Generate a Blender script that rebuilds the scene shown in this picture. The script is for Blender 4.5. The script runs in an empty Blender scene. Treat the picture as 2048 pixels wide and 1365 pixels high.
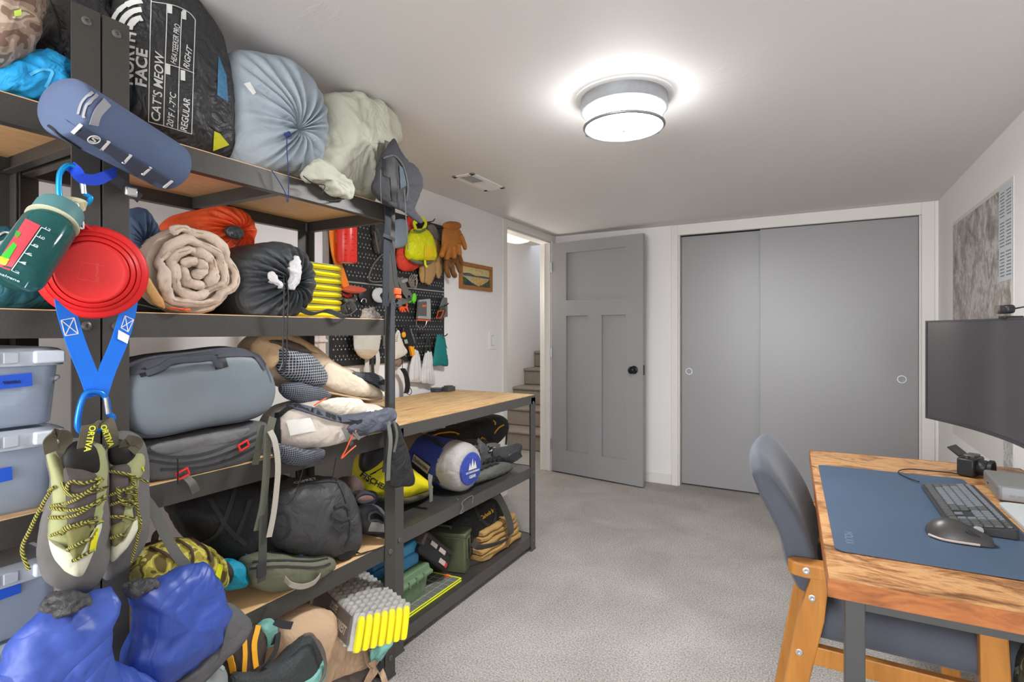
import bpy, bmesh, math, random
from mathutils import Vector, Matrix, noise
from mathutils.bvhtree import BVHTree
SC = bpy.context.scene
COL = SC.collection
PI = math.pi
# ------------------------------------------------------------------ camera, light, exposure
EYE = Vector((0.0, 0.0, 1.25)); YAW = math.radians(29.3); FPX = 1078.0
cd = bpy.data.cameras.new('camera'); cam = bpy.data.objects.new('camera', cd); COL.objects.link(cam)
cam.location = EYE; cam.rotation_euler = (PI/2, 0, YAW)
cd.sensor_width = 36.0; cd.lens = FPX/2048*36.0; cd.shift_y = -19.5/2048; cd.clip_start = 0.02
SC.camera = cam
SC.view_settings.view_transform = 'Standard'; SC.view_settings.look = 'None'
SC.view_settings.gamma = 1.0; SC.view_settings.exposure = 0.10
SC.view_settings.use_curve_mapping = False
world = bpy.data.worlds.new('world'); SC.world = world; world.use_nodes = True
world.node_tree.nodes['Background'].inputs[0].default_value = (0.80, 0.88, 1.0, 1)
world.node_tree.nodes['Background'].inputs[1].default_value = 1.5
LAMP_STRENGTH = 155.0     # downward face of the ceiling light
LAMP_SIDE = 21.0          # frosted drum side
def area_lamp(name, loc, rot, sx, sy, power, col):
    l = bpy.data.lights.new(name, 'AREA'); l.shape = 'RECTANGLE'; l.size = sx; l.size_y = sy
    l.energy = power; l.color = col
    o = bpy.data.objects.new(name, l); COL.objects.link(o); o.location = loc; o.rotation_euler = rot
    return o
# added fill light, set in a made-up window far behind the camera
area_lamp('rear_fill_light', (-0.68, -3.42, 1.30), (PI/2, 0, 0), 2.3, 1.5, 138, (0.99, 0.995, 1.0))
lp = bpy.data.lights.new('hall_lamp', 'POINT'); lp.energy = 12; lp.color = (1, 0.93, 0.84); lp.shadow_soft_size = 0.12
lo = bpy.data.objects.new('hall_lamp', lp); COL.objects.link(lo); lo.location = (-2.55, 4.3, 1.6)

# ------------------------------------------------------------------ helpers
def V(*a): return Vector(a)
FX, FY = -math.sin(YAW), math.cos(YAW)
def P(u, v, x=None, y=None, z=None, pl=None):
    """the point of a real plane (x=, y=, z= or (point, normal)) on the sight line through a photo pixel"""
    a = (u-1024)/FPX; b = (663-v)/FPX
    d = Vector((FX + a*FY, FY - a*FX, b))
    if x is not None: t = (x-EYE.x)/d.x
    elif y is not None: t = (y-EYE.y)/d.y
    elif z is not None: t = (z-EYE.z)/d.z
    else: t = (pl[0]-EYE).dot(pl[1])/d.dot(pl[1])
    return EYE + d*t
def PP(pts, **k): return [P(p[0], p[1], **k) for p in pts]
def px(p):
    d = Vector(p)-EYE; f = d.x*FX+d.y*FY; l = d.x*FY-d.y*FX
    return 1024+FPX*l/f, 663-FPX*d.z/f
def catmull(pts, n=8, closed=False):
    pts = [Vector(p) for p in pts]; N = len(pts); out = []
    for i in range(N if closed else N-1):
        if closed: a, b, c, d = pts[i-1], pts[i], pts[(i+1) % N], pts[(i+2) % N]
        else: a, b, c, d = pts[max(i-1, 0)], pts[i], pts[i+1], pts[min(i+2, N-1)]
        for k in range(n):
            t = k/n; t2 = t*t; t3 = t2*t
            out.append(0.5*((2*b)+(c-a)*t+(2*a-5*b+4*c-d)*t2+(3*b-a-3*c+d)*t3))
    if not closed: out.append(pts[-1].copy())
    return out
def resample(pts, n, closed=True):
    pts = list(pts)
    if closed: pts = pts+[pts[0]]
    L = [0]
    for a, b in zip(pts, pts[1:]): L.append(L[-1]+(b-a).length)
    out = []; j = 0
    for i in range(n):
        s = L[-1]*i/(n if closed else n-1)
        while j < len(pts)-2 and L[j+1] < s: j += 1
        d = L[j+1]-L[j]
        out.append(pts[j].lerp(pts[j+1], (s-L[j])/d if d > 1e-9 else 0))
    return out
def crease(p):
    a = noise.noise(p); b = noise.noise(p*2.3+V(7.1, 3.3, 1.7))
    return (1-abs(a)*2.2)*.6+(1-abs(b)*2.2)*.4-.45
def rot_to(axis, up=None):
    z = Vector(axis).normalized(); u = Vector(up) if up else (V(0, 0, 1) if abs(z.z) < .95 else V(1, 0, 0))
    x = u.cross(z).normalized(); y = z.cross(x)
    return x, y, z
class MB:
    def __init__(s): s.v = []; s.f = []; s.mi = []
    def add(s, vs, fs, mi=0):
        b = len(s.v); s.v += [Vector(p) for p in vs]; s.f += [[i+b for i in f] for f in fs]; s.mi += [mi]*len(fs); return s
    def box(s, c, d, R=None, mi=0):
        c = Vector(c); vs = []
        for i in (-1, 1):
            for j in (-1, 1):
                for k in (-1, 1):
                    p = Vector((i*d[0]/2, j*d[1]/2, k*d[2]/2)); vs.append(c+(R @ p if R else p))
        return s.add(vs, [(0, 1, 3, 2), (4, 6, 7, 5), (0, 4, 5, 1), (2, 3, 7, 6), (0, 2, 6, 4), (1, 5, 7, 3)], mi)
    def bx(s, x0, x1, y0, y1, z0, z1, mi=0):
        return s.box(((x0+x1)/2, (y0+y1)/2, (z0+z1)/2), (abs(x1-x0), abs(y1-y0), abs(z1-z0)), None, mi)
    def bar(s, a, b, w, t, up=None, mi=0):
        a = Vector(a); b = Vector(b); x, y, z = rot_to(b-a, up); R = Matrix((x, y, z)).transposed()
        return s.box((a+b)/2, (w, t, (b-a).length), R, mi)
    def tube(s, pts, r, n=8, closed=False, mi=0):
        pts = [Vector(p) for p in pts]; N = len(pts); rr = r if callable(r) else (lambda i: r); rings = []
        up = None
        for i in range(N):
            if closed: t = pts[(i+1) % N]-pts[i-1]
            else: t = pts[min(i+1, N-1)]-pts[max(i-1, 0)]
            t = t.normalized() if t.length > 1e-9 else V(0, 0, 1)
            if up is None: up = t.orthogonal().normalized()
            up = (up-t*up.dot(t)); up = up.normalized() if up.length > 1e-6 else t.orthogonal().normalized()
            q = t.cross(up); R = rr(i)
            rings.append([pts[i]+(up*math.cos(a)+q*math.sin(a))*R for a in [2*PI*k/n for k in range(n)]])
        return s.loft(rings, caps=not closed, closed=closed, mi=mi)
    def ribbon(s, pts, w, t, side, n=None, closed=False, mi=0):
        pts = [Vector(p) for p in pts]; N = len(pts); rings = []
        for i in range(N):
            d = (pts[(i+1) % N]-pts[i-1]) if closed else pts[min(i+1, N-1)]-pts[max(i-1, 0)]
            d.normalize(); sd = Vector(side[i] if isinstance(side, list) else side)
            sd = sd-d*sd.dot(d); sd = sd.normalized() if sd.length > 1e-5 else d.orthogonal().normalized()
            q = d.cross(sd); W = w(i/(N-1)) if callable(w) else w
            rings.append([pts[i]+sd*W/2+q*t/2, pts[i]-sd*W/2+q*t/2, pts[i]-sd*W/2-q*t/2, pts[i]+sd*W/2-q*t/2])
        return s.loft(rings, caps=not closed, closed=closed, mi=mi)
    def loft(s, rings, caps=True, closed=False, mi=0):
        n = len(rings[0]); vs = [p for r in rings for p in r]; fs = []; m = len(rings)
        for i in range(m if closed else m-1):
            a = i*n; b = ((i+1) % m)*n
            for k in range(n):
                k2 = (k+1) % n; fs.append((a+k, a+k2, b+k2, b+k))
        if caps and not closed: fs.append(list(range(n))[::-1]); fs.append([(m-1)*n+k for k in range(n)])
        return s.add(vs, fs, mi)
    def lathe(s, prof, O, axis, n=32, up=None, fold=None, sx=1.0, mi=0, caps=True):
        x, y, z = rot_to(axis, up); O = Vector(O); rings = []
        for j, (r, h) in enumerate(prof):
            ring = []
            for k in range(n):
                a = 2*PI*k/n; R = r*(1+(fold(a, j) if fold else 0))
                ring.append(O+x*(R*math.cos(a)*sx)+y*(R*math.sin(a))+z*h)
            rings.append(ring)
        return s.loft(rings, caps=caps, mi=mi)
    def prism(s, poly, dv, mi=0):
        n = len(poly); poly = [Vector(p) for p in poly]; dv = Vector(dv)
        vs = poly+[p+dv for p in poly]; fs = [list(range(n))[::-1], [n+i for i in range(n)]]
        fs += [(i, (i+1) % n, n+(i+1) % n, n+i) for i in range(n)]
        return s.add(vs, fs, mi)
    def sheet(s, rows, t=0.002, mi=0):
        nu = len(rows[0]); nv = len(rows); vs = [p for r in rows for p in r]; fs = []
        for j in range(nv-1):
            for i in range(nu-1): fs.append((j*nu+i, j*nu+i+1, (j+1)*nu+i+1, (j+1)*nu+i))
        return s.add(vs, fs, mi)
    def sphere(s, c, r, n=12, m=8, mi=0):
        c = Vector(c); rr = Vector(r) if not isinstance(r, (int, float)) else V(r, r, r); rings = []
        for j in range(m+1):
            th = PI*(0.02+0.96*j/m)
            rings.append([c+V(rr.x*math.sin(th)*math.cos(a), rr.y*math.sin(th)*math.sin(a), rr.z*math.cos(th)) for a in [2*PI*k/n for k in range(n)]])
        return s.loft(rings, mi=mi)
    def puff(s, pts, n, df, db, center=None, N=72, K=12, p=2.4, gather=None, zmin=None, back='puff', smooth=True, fold_rim=0, lean=None, mi=0):
        """an inflated bag with the outline pts: bulges df to the front (along n) and db to the back"""
        n = Vector(n).normalized(); pts = [Vector(q) for q in pts]
        ol = resample(catmull(pts, 6, True) if smooth else pts, N)
        c = Vector(center) if center else sum(ol, V(0, 0, 0))/N
        prof = []
        for k in range(1, K+1):
            q = math.sin(k/K*PI/2) if k < K else 1.0
            prof.append((q, max(0, 1-q**p)**.5*df))
        def ring(q, h, front=True):
            out = []
            for k, o in enumerate(ol):
                a = 2*PI*k/N; hh = h
                if front and gather and q < 1:
                    kk, amp, dip = gather
                    hh = h-dip*math.exp(-(q/.2)**2)+amp*math.sin(kk*a+1.7*math.sin(3*a)+.8*math.sin(7*a))*min(1, q/.12)*(1-q)**.6
                qq = q
                if fold_rim and q > .5: qq = q*(1+fold_rim*math.sin(17*a+2*math.sin(5*a)))
                pt = c+(o-c)*qq+n*hh
                if lean is not None: pt = pt+Vector(lean)*hh
                if zmin is not None and pt.z < zmin: pt.z = zmin
                out.append(pt)
            return out
        rings = [ring(q, h) for q, h in prof]
        if back == 'cyl':
            rings += [ring(1.0, -db*t, False) for t in (.2, .45, .7, .88)]+[ring(.93, -db*.96, False), ring(.7, -db, False), ring(.05, -db, False)]
        else:
            for k in range(1, K):
                q = math.cos(k/K*PI/2); rings.append(ring(q, -max(0, 1-q**p)**.5*db, False))
        hc = df-(gather[2] if gather else 0)
        cf = c+n*hc+(Vector(lean)*hc if lean is not None else V(0, 0, 0)); b0 = len(s.v)
        s.loft(rings, caps=False, mi=mi)
        i0 = len(s.v); s.v.append(cf); s.v.append(c-n*db)
        if zmin is not None:
            s.v[-1].z = max(s.v[-1].z, zmin); s.v[-2].z = max(s.v[-2].z, zmin)
        m = len(rings)
        for k in range(N):
            s.f.append([i0, b0+(k+1) % N, b0+k]); s.mi.append(mi)
            s.f.append([i0+1, b0+(m-1)*N+k, b0+(m-1)*N+(k+1) % N]); s.mi.append(mi)
        return s
    def build(s, name, mat, parent=None, smooth=True, bevel=0, disp=None, sub=0, origin=None, angle=40, seg=2):
        vs = s.v
        me = bpy.data.meshes.new(name)
        if parent is not None: off = OFF[parent.name]
        else:
            if origin is None:
                lo = [min(p[i] for p in vs) for i in range(3)]; hi = [max(p[i] for p in vs) for i in range(3)]
                origin = V((lo[0]+hi[0])/2, (lo[1]+hi[1])/2, lo[2])
            off = Vector(origin)
        me.from_pydata([p-off for p in vs], [], s.f)
        mats = mat if isinstance(mat, (list, tuple)) else [mat]
        for m in mats: me.materials.append(m)
        if len(mats) > 1: me.polygons.foreach_set('material_index', s.mi)
        bm = bmesh.new(); bm.from_mesh(me)
        bmesh.ops.recalc_face_normals(bm, faces=bm.faces)
        if disp:
            amp, sc, seed = disp[:3]; st = disp[3] if len(disp) > 3 else (1, 1, 1)
            bm.normal_update(); sv = V(seed, seed*1.7, seed*.6); mv = []
            for v in bm.verts:
                w = v.co+off; q = V(w.x*st[0], w.y*st[1], w.z*st[2])*sc+sv
                mv.append(v.normal*(amp*crease(q)))
            zl = min(v.co.z for v in bm.verts)
            for v, d in zip(bm.verts, mv):
                v.co += d
                if v.co.z < zl: v.co.z = zl
        bm.to_mesh(me); bm.free()
        if smooth:
            me.shade_smooth()
            me.set_sharp_from_angle(angle=math.radians(angle))
        o = bpy.data.objects.new(name, me); COL.objects.link(o)
        if parent is not None: o.parent = parent; OFF[o.name] = off
        else: o.location = off; OFF[o.name] = off
        if bevel:
            b = o.modifiers.new('bevel', 'BEVEL'); b.width = bevel; b.segments = seg; b.limit_method = 'ANGLE'; b.angle_limit = math.radians(35)
            b.harden_normals = False
        if sub:
            b = o.modifiers.new('sub', 'SUBSURF'); b.levels = sub; b.render_levels = sub
        return o
OFF = {}
def tag(o, label, cat, group=None):
    o['label'] = label; o['category'] = cat
    if group: o['group'] = group
    return o
def thing(name, label, cat, loc, group=None):
    o = bpy.data.objects.new(name, None); COL.objects.link(o); o.location = loc; o.empty_display_size = .05
    OFF[o.name] = Vector(loc); return tag(o, label, cat, group)
def struct(o): o['kind'] = 'structure'; return o
def stuff(o): o['kind'] = 'stuff'; return o
def dup(o, off=None, parent=None):
    c = o.copy(); COL.objects.link(c)
    if parent is not None: c.parent = parent
    if off is not None: c.location = Vector(o.location)+Vector(off)
    OFF[c.name] = OFF[o.name]
    return c
def text(body, size, O, ex, ey, mat, name, parent, bold=0.0, align='CENTER', onto=None, shear=0.0, thick=0.0006, spacing=1.0, sx=1.0, lift=0.0012):
    cu = bpy.data.curves.new('t', 'FONT'); cu.body = body; cu.size = size; cu.align_x = align; cu.align_y = 'CENTER'
    cu.offset = bold*size; cu.shear = shear; cu.space_character = spacing; cu.resolution_u = 3
    to = bpy.data.objects.new('t', cu); COL.objects.link(to)
    bpy.context.view_layer.update()
    me = bpy.data.meshes.new_from_object(to.evaluated_get(bpy.context.evaluated_depsgraph_get()))
    bpy.data.objects.remove(to); bpy.data.curves.remove(cu)
    bm = bmesh.new(); bm.from_mesh(me); bpy.data.meshes.remove(me)
    ex = Vector(ex).normalized(); ey = Vector(ey); ey = (ey-ex*ey.dot(ex)).normalized(); ez = ex.cross(ey); O = Vector(O)
    if onto is not None:
        bmesh.ops.subdivide_edges(bm, edges=[e for e in bm.edges if e.calc_length() > size*.18], cuts=2)
        bmesh.ops.triangulate(bm, faces=bm.faces)
    for v in bm.verts:
        p = O+ex*(v.co.x*sx)+ey*v.co.y
        if onto is not None:
            h = onto.ray_cast(p+ez*.25, -ez)
            if h[0] is not None: p = h[0]+ez*lift
        v.co = p
    if onto is None and thick:
        r = bmesh.ops.extrude_face_region(bm, geom=bm.faces[:])
        for v in [g for g in r['geom'] if isinstance(g, bmesh.types.BMVert)]: v.co += ez*thick
    m = MB(); bm.verts.index_update(); m.add([v.co.copy() for v in bm.verts], [[v.index for v in f.verts] for f in bm.faces]); bm.free()
    return m.build(name, mat, parent, smooth=False)
def bvh(o, parent_off):
    me = o.data
    return BVHTree.FromPolygons([v.co+parent_off for v in me.vertices], [list(p.vertices) for p in me.polygons])

# ------------------------------------------------------------------ materials
KC = 1.12
def lin(c, k=None):
    k = KC if k is None else k
    return tuple(min(.92, (((x/255)/12.92) if x/255 <= .04045 else ((x/255+.055)/1.055)**2.4)*k) for x in c)+(1,)
MATS = {}
class NT:
    def __init__(s, name):
        s.m = bpy.data.materials.new(name); s.m.use_nodes = True; s.t = s.m.node_tree; s.b = s.t.nodes['Principled BSDF']
    def n(s, typ, **k):
        nd = s.t.nodes.new(typ)
        for a, b in k.items():
            if a.startswith('i_'):
                key = a[2:]; key = int(key) if key.isdigit() else key.replace('_', ' ')
                nd.inputs[key].default_value = b
            else: setattr(nd, a, b)
        return nd
    def l(s, a, b): s.t.links.new(a, b)
    def coord(s, scale=(1, 1, 1), rot=(0, 0, 0), kind='Object'):
        tc = s.n('ShaderNodeTexCoord'); mp = s.n('ShaderNodeMapping'); mp.inputs['Scale'].default_value = scale; mp.inputs['Rotation'].default_value = rot
        s.l(tc.outputs[kind], mp.inputs[0]); return mp.outputs[0]
    def ramp(s, fac, stops, interp='LINEAR'):
        r = s.n('ShaderNodeValToRGB'); r.color_ramp.interpolation = interp; e = r.color_ramp.elements
        while len(e) < len(stops): e.new(.5)
        for q, (p, c) in zip(e, stops): q.position = p; q.color = c
        s.l(fac, r.inputs[0]); return r.outputs[0]
    def noise(s, vec, scale, detail=3, rough=.55, dist=0):
        nd = s.n('ShaderNodeTexNoise'); nd.inputs['Scale'].default_value = scale; nd.inputs['Detail'].default_value = detail
        nd.inputs['Roughness'].default_value = rough; nd.inputs['Distortion'].default_value = dist; s.l(vec, nd.inputs['Vector']); return nd.outputs[0]
    def bump(s, h, strength, dist=.01, prev=None):
        b = s.n('ShaderNodeBump'); b.inputs['Strength'].default_value = strength; b.inputs['Distance'].default_value = dist
        s.l(h, b.inputs['Height'])
        if prev: s.l(prev, b.inputs['Normal'])
        return b.outputs[0]
    def out(s, col=None, normal=None, rough=None):
        if col is not None: s.l(col, s.b.inputs['Base Color'])
        if normal is not None: s.l(normal, s.b.inputs['Normal'])
        return s.m
    def p(s, **k):
        for a, b in k.items(): s.b.inputs[a.replace('_', ' ')].default_value = b
        return s
def mat(name, col, rough=.6, metal=0, var=.0, vs=8, bump=0, bs=40, bd=.004, spec=.4, emit=None, k=None, st=(1, 1, 1), sheen=0):
    if name in MATS: return MATS[name]
    t = NT(name); c = lin(col, k); t.p(Roughness=rough, Metallic=metal, Base_Color=c)
    t.b.inputs['Specular IOR Level'].default_value = spec
    if sheen: t.b.inputs['Sheen Weight'].default_value = sheen
    vec = t.coord(st) if (var or bump) else None
    if var:
        f = t.noise(vec, vs, 4)
        t.l(t.ramp(f, [(.3, tuple(x*(1-var) for x in c[:3])+(1,)), (.7, tuple(min(.95, x*(1+var)) for x in c[:3])+(1,))]), t.b.inputs['Base Color'])
    if bump: t.out(normal=t.bump(t.noise(vec, bs, 4), bump, bd))
    if emit:
        t.b.inputs['Emission Color'].default_value = lin(col, 1.0); t.b.inputs['Emission Strength'].default_value = emit
    MATS[name] = t.m; return t.m
def fab(name, col, rough=.75, wr=.5, ws=14, weave=0, var=.08, spec=.3, k=None, sheen=0, dist=1.2):
    """cloth: broad creases, optional weave"""
    if name in MATS: return MATS[name]
    t = NT(name); c = lin(col, k); t.p(Roughness=rough); t.b.inputs['Specular IOR Level'].default_value = spec
    if sheen: t.b.inputs['Sheen Weight'].default_value = sheen
    vec = t.coord()
    f = t.noise(vec, 6, 3)
    t.l(t.ramp(f, [(.3, tuple(x*(1-var) for x in c[:3])+(1,)), (.7, tuple(min(.95, x*(1+var)) for x in c[:3])+(1,))]), t.b.inputs['Base Color'])
    n1 = None
    if wr:
        n1 = t.bump(t.noise(vec, ws, 3, .5, dist), wr, .022)
        a1 = t.n('ShaderNodeMath', operation='SUBTRACT'); a1.inputs[1].default_value = .5; t.l(t.noise(vec, ws*.8, 2, .45, dist*1.3), a1.inputs[0])
        a2 = t.n('ShaderNodeMath', operation='ABSOLUTE'); t.l(a1.outputs[0], a2.inputs[0])
        a3 = t.n('ShaderNodeMath', operation='POWER'); a3.inputs[1].default_value = .6; t.l(a2.outputs[0], a3.inputs[0])
        n1 = t.bump(a3.outputs[0], wr*.5, .02, n1)
    if weave: n1 = t.bump(t.noise(vec, 500, 2), weave, .001, n1)
    if n1: t.out(normal=n1)
    MATS[name] = t.m; return t.m
def gridmat(name, base, line, scale, width=.12, rough=.7, yz=True):
    """thin woven grid lines on cloth"""
    t = NT(name); t.p(Roughness=rough)
    tc = t.n('ShaderNodeTexCoord'); sp = t.n('ShaderNodeSeparateXYZ'); t.l(tc.outputs['Object'], sp.inputs[0])
    outs = []
    for ax in ('Y', 'Z') if yz else ('X', 'Y'):
        m1 = t.n('ShaderNodeMath', operation='MULTIPLY'); m1.inputs[1].default_value = scale; t.l(sp.outputs[ax], m1.inputs[0])
        m2 = t.n('ShaderNodeMath', operation='FRACT'); t.l(m1.outputs[0], m2.inputs[0])
        m3 = t.n('ShaderNodeMath', operation='LESS_THAN'); m3.inputs[1].default_value = width; t.l(m2.outputs[0], m3.inputs[0]); outs.append(m3.outputs[0])
    mx = t.n('ShaderNodeMath', operation='MAXIMUM'); t.l(outs[0], mx.inputs[0]); t.l(outs[1], mx.inputs[1])
    t.out(t.ramp(mx.outputs[0], [(.2, lin(base)), (.8, lin(line))]), t.bump(t.noise(t.coord(), 16, 3, .5, 1.2), .4, .02))
    return t.m
def camo(name, cols, scale, wr=.3):
    t = NT(name); t.p(Roughness=.8); vec = t.coord()
    f = t.noise(vec, scale, 2, .5, .4); n = len(cols)
    t.out(t.ramp(f, [(.30+.4*i/n, lin(c)) for i, c in enumerate(cols)], 'CONSTANT'), t.bump(t.noise(vec, 14, 3, .5, 1.), wr, .02))
    return t.m
def woodmat(name, stops, st, scale, dist=1.5, rough=.45, bump=.08, spec=.4):
    t = NT(name); t.p(Roughness=rough); t.b.inputs['Specular IOR Level'].default_value = spec; vec = t.coord(st)
    f = t.noise(vec, scale, 6, .62, dist)
    t.out(t.ramp(f, [(p, lin(c)) for p, c in stops]), t.bump(f, bump, .004))
    return t.m
# ------------------------------------------------------------------ shared materials
M_wall = mat('wall_paint', (214, 212, 211), .85, bump=.06, bs=60, bd=.003, spec=.25, k=1.36)
M_trim = mat('trim_paint', (222, 219, 214), .5, spec=.4, k=1.15)
t = NT('ceiling_paint'); t.p(Roughness=.6, Base_Color=lin((208, 206, 204), 1.25)); vec = t.coord()
t.b.inputs['Specular IOR Level'].default_value = .35
t.out(normal=t.bump(t.ramp(t.noise(vec, 3.2, 7, .62, .6), [(.60, (0, 0, 0, 1)), (.66, (1, 1, 1, 1))]), .18, .004)); M_ceil = t.m
t = NT('carpet'); t.p(Roughness=.95); t.b.inputs['Specular IOR Level'].default_value = .1; vec = t.coord()
fa = t.noise(vec, 2.2, 4, .6, .5); fb = t.noise(vec, 150, 4, .75)
mx = t.n('ShaderNodeMix', data_type='RGBA', blend_type='OVERLAY'); mx.inputs[0].default_value = .85
t.l(t.ramp(fa, [(.3, lin((156, 151, 147))), (.5, lin((168, 163, 159))), (.7, lin((178, 174, 171)))]), mx.inputs[6])
t.l(t.ramp(fb, [(.28, (.06, .06, .06, 1)), (.72, (.94, .94, .94, 1))]), mx.inputs[7])
t.out(mx.outputs[2], t.bump(fb, .7, .006)); M_carpet = t.m
M_doorgrey = mat('door_grey', (133, 133, 134), .33, spec=.5, bump=.05, bs=90, bd=.002, k=1.4)
M_rack = mat('rack_steel', (70, 68, 65), .42, .25, var=.12, vs=300, bump=.08, bs=700, bd=.001, spec=.5, k=1.15)
M_rackblk = mat('bench_steel', (84, 82, 79), .42, .25, var=.1, vs=300, bump=.06, bs=700, bd=.001, spec=.5, k=1.1)
M_bolt = mat('bolt_zinc', (104, 103, 100), .4, .5)
M_dark = mat('dark_void', (22, 22, 22), .6)
M_chip = woodmat('shelf_board_wood', [(.25, (216, 172, 120)), (.5, (226, 186, 136)), (.75, (236, 204, 160))], (4, 1, 4), 9, 1.0, .55)
M_ply = woodmat('pine_plywood', [(.3, (150, 112, 68)), (.44, (190, 151, 100)), (.56, (206, 170, 120)), (.72, (222, 192, 146))], (9, .7, 9), 5, 2.2, .5)
t = NT('rustic_desk_wood'); t.p(Roughness=.38)
n1_ = t.noise(t.coord((1.6, 3.0, 3)), 3.4, 8, .66, 1.8); n2_ = t.noise(t.coord((5, 40, 30)), 3, 5, .6, .6)
m1_ = t.n('ShaderNodeMath', operation='MULTIPLY_ADD'); m1_.inputs[1].default_value = .22; t.l(n2_, m1_.inputs[0])
m2_ = t.n('ShaderNodeMath', operation='MULTIPLY'); m2_.inputs[1].default_value = .78; t.l(n1_, m2_.inputs[0]); t.l(m2_.outputs[0], m1_.inputs[2])
t.out(t.ramp(m1_.outputs[0], [(.32, lin((72, 46, 30))), (.41, lin((130, 88, 54))), (.48, lin((180, 130, 82))), (.54, lin((206, 160, 110))), (.62, lin((172, 124, 78))), (.70, lin((110, 74, 46)))]), t.bump(m1_.outputs[0], .1, .004)); M_rustic = t.m
M_rusticedge = woodmat('rustic_edge_wood', [(.25, (104, 60, 30)), (.5, (156, 94, 50)), (.8, (180, 118, 66))], (3, 10, 10), 3, 1.5, .42)
M_chairwood = woodmat('chair_wood', [(.3, (160, 106, 46)), (.6, (180, 122, 56)), (.8, (190, 134, 68))], (8, 8, 1), 4, 1.0, .35)
M_black = mat('black_plastic', (34, 34, 36), .42)
M_blackcloth = fab('black_cloth', (44, 44, 46), .8, .55, 16, .2)
M_blacknylon = fab('black_nylon', (52, 53, 56), .5, .75, 14, 0, spec=.5)
M_blackstrap = mat('black_webbing', (50, 50, 52), .8, bump=.3, bs=300, bd=.001)
M_greystrap = mat('grey_webbing', (104, 104, 98), .8, bump=.3, bs=300, bd=.001)
M_white = mat('white_paint', (244, 244, 242), .4)
M_print = mat('white_print', (214, 216, 212), .6)
M_silver = mat('bare_aluminium', (200, 202, 204), .25, .9)
M_orange = mat('orange_plastic', (250, 92, 44), .5)
M_red = mat('red_plastic', (222, 52, 44), .5)
M_neon = mat('neon_yellow', (222, 228, 30), .55)

# ------------------------------------------------------------------ room shell
XL, XR, YB, YF, H = -2.06, 0.71, 4.46, -3.45, 2.11
struct(MB().bx(-3.25, XR+.1, YF-.1, 8.0, -.06, 0).build('floor', M_carpet, smooth=False))
struct(MB().bx(XL-.1, XR+.1, YF-.1, YB+.9, H, H+.06).build('ceiling', M_ceil, smooth=False))
D0, D1, DT = 3.575, 4.38, 2.05
m = MB(); m.bx(XL-.1, XL, YF-.1, D0, 0, H).bx(XL-.1, XL, D1, YB+.1, 0, H).bx(XL-.1, XL, D0, D1, DT, H)
struct(m.build('wall_left', M_wall, smooth=False))
CX0, CX1, CT = -.961, .62, 2.025
m = MB(); m.bx(XL, CX0, YB, YB+.1, 0, H).bx(CX1, XR, YB, YB+.1, 0, H).bx(CX0, CX1, YB, YB+.1, CT, H)
struct(m.build('wall_back', M_wall, smooth=False))
struct(MB().bx(XR, XR+.1, YF-.1, YB+.9, 0, H).build('wall_right', M_wall, smooth=False))
m = MB(); wx0, wx1, wz0, wz1 = -1.88, .52, .50, 2.08
m.bx(XL, wx0, YF-.1, YF, 0, H).bx(wx1, XR, YF-.1, YF, 0, H).bx(wx0, wx1, YF-.1, YF, 0, wz0).bx(wx0, wx1, YF-.1, YF, wz1, H)
struct(m.build('wall_front', M_wall, smooth=False))
m = MB(); m.bx(XL, XR, YB+.85, YB+.9, 0, H)
struct(m.build('wall_closet', mat('closet_dark', (90, 90, 88), .9), smooth=False))
# unseen window frame behind the camera, made up to go with the fill light
w = MB(); 
for (a, b, c, d) in ((wx0, wx1, wz0, wz0+.05), (wx0, wx1, wz1-.05, wz1), (wx0, wx0+.05, wz0, wz1), (wx1-.05, wx1, wz0, wz1), (-.78, -.72, wz0, wz1)):
    w.bx(a, b, YF-.08, YF-.03, c, d)
struct(w.build('fill_window', M_trim, smooth=False))
# hall behind the doorway
m = MB(); m.bx(-3.2, -3.1, 2.6, 8.0, 0, 3.0).bx(-3.2, XL-.1, 2.5, 2.6, 0, 3.0).bx(-3.2, XL, 7.9, 8.0, 0, 4.0).bx(XL-.1, XL, YB+.1, 8.0, 0, 3.0)
struct(m.build('wall_hall', M_wall, smooth=False))
struct(MB().bx(-3.2, XL-.1, 2.5, 6.0, 2.32, 2.4).build('ceiling_hall', M_wall, smooth=False))
# doorway casing
cw = .062
m = MB(); m.bx(XL, XL+.014, D0-cw, D0, 0, H-.001).bx(XL, XL+.014, D1, YB, 0, H-.001).bx(XL, XL+.014, D0, D1, DT, H-.001)
m.bx(XL-.1, XL, D0-.0, D0+.014, 0, DT).bx(XL-.1, XL, D1-.014, D1, 0, DT).bx(XL-.1, XL, D0, D1, DT-.014, DT)
m.bx(XL-.06, XL-.045, D1-.026, D1-.012, 0, DT)
struct(m.build('trim_1', M_trim, smooth=False, bevel=.003))
m = MB(); m.bx(CX0-.052, CX0, YB-.014, YB, 0, H-.001).bx(CX1, CX1+.07, YB-.014, YB, 0, H-.001).bx(CX0, CX1, YB-.014, YB, CT, H-.001)
m.bx(CX0-.0, CX0+.012, YB, YB+.1, 0, CT).bx(CX1-.012, CX1, YB, YB+.1, 0, CT)
struct(m.build('trim_2', M_trim, smooth=False, bevel=.003))
struct(MB().bx(XL+.015, CX0-.053, YB-.012, YB, 0, .085).build('baseboard_back', M_trim, smooth=False, bevel=.003))
m = MB(); m.bx(XL, XL+.012, YF, D0-cw, 0, .085); struct(m.build('baseboard_left', M_trim, smooth=False, bevel=.003))
m = MB(); m.bx(XR-.012, XR, YF, YB, 0, .085); struct(m.build('baseboard_right', M_trim, smooth=False, bevel=.003))
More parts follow.
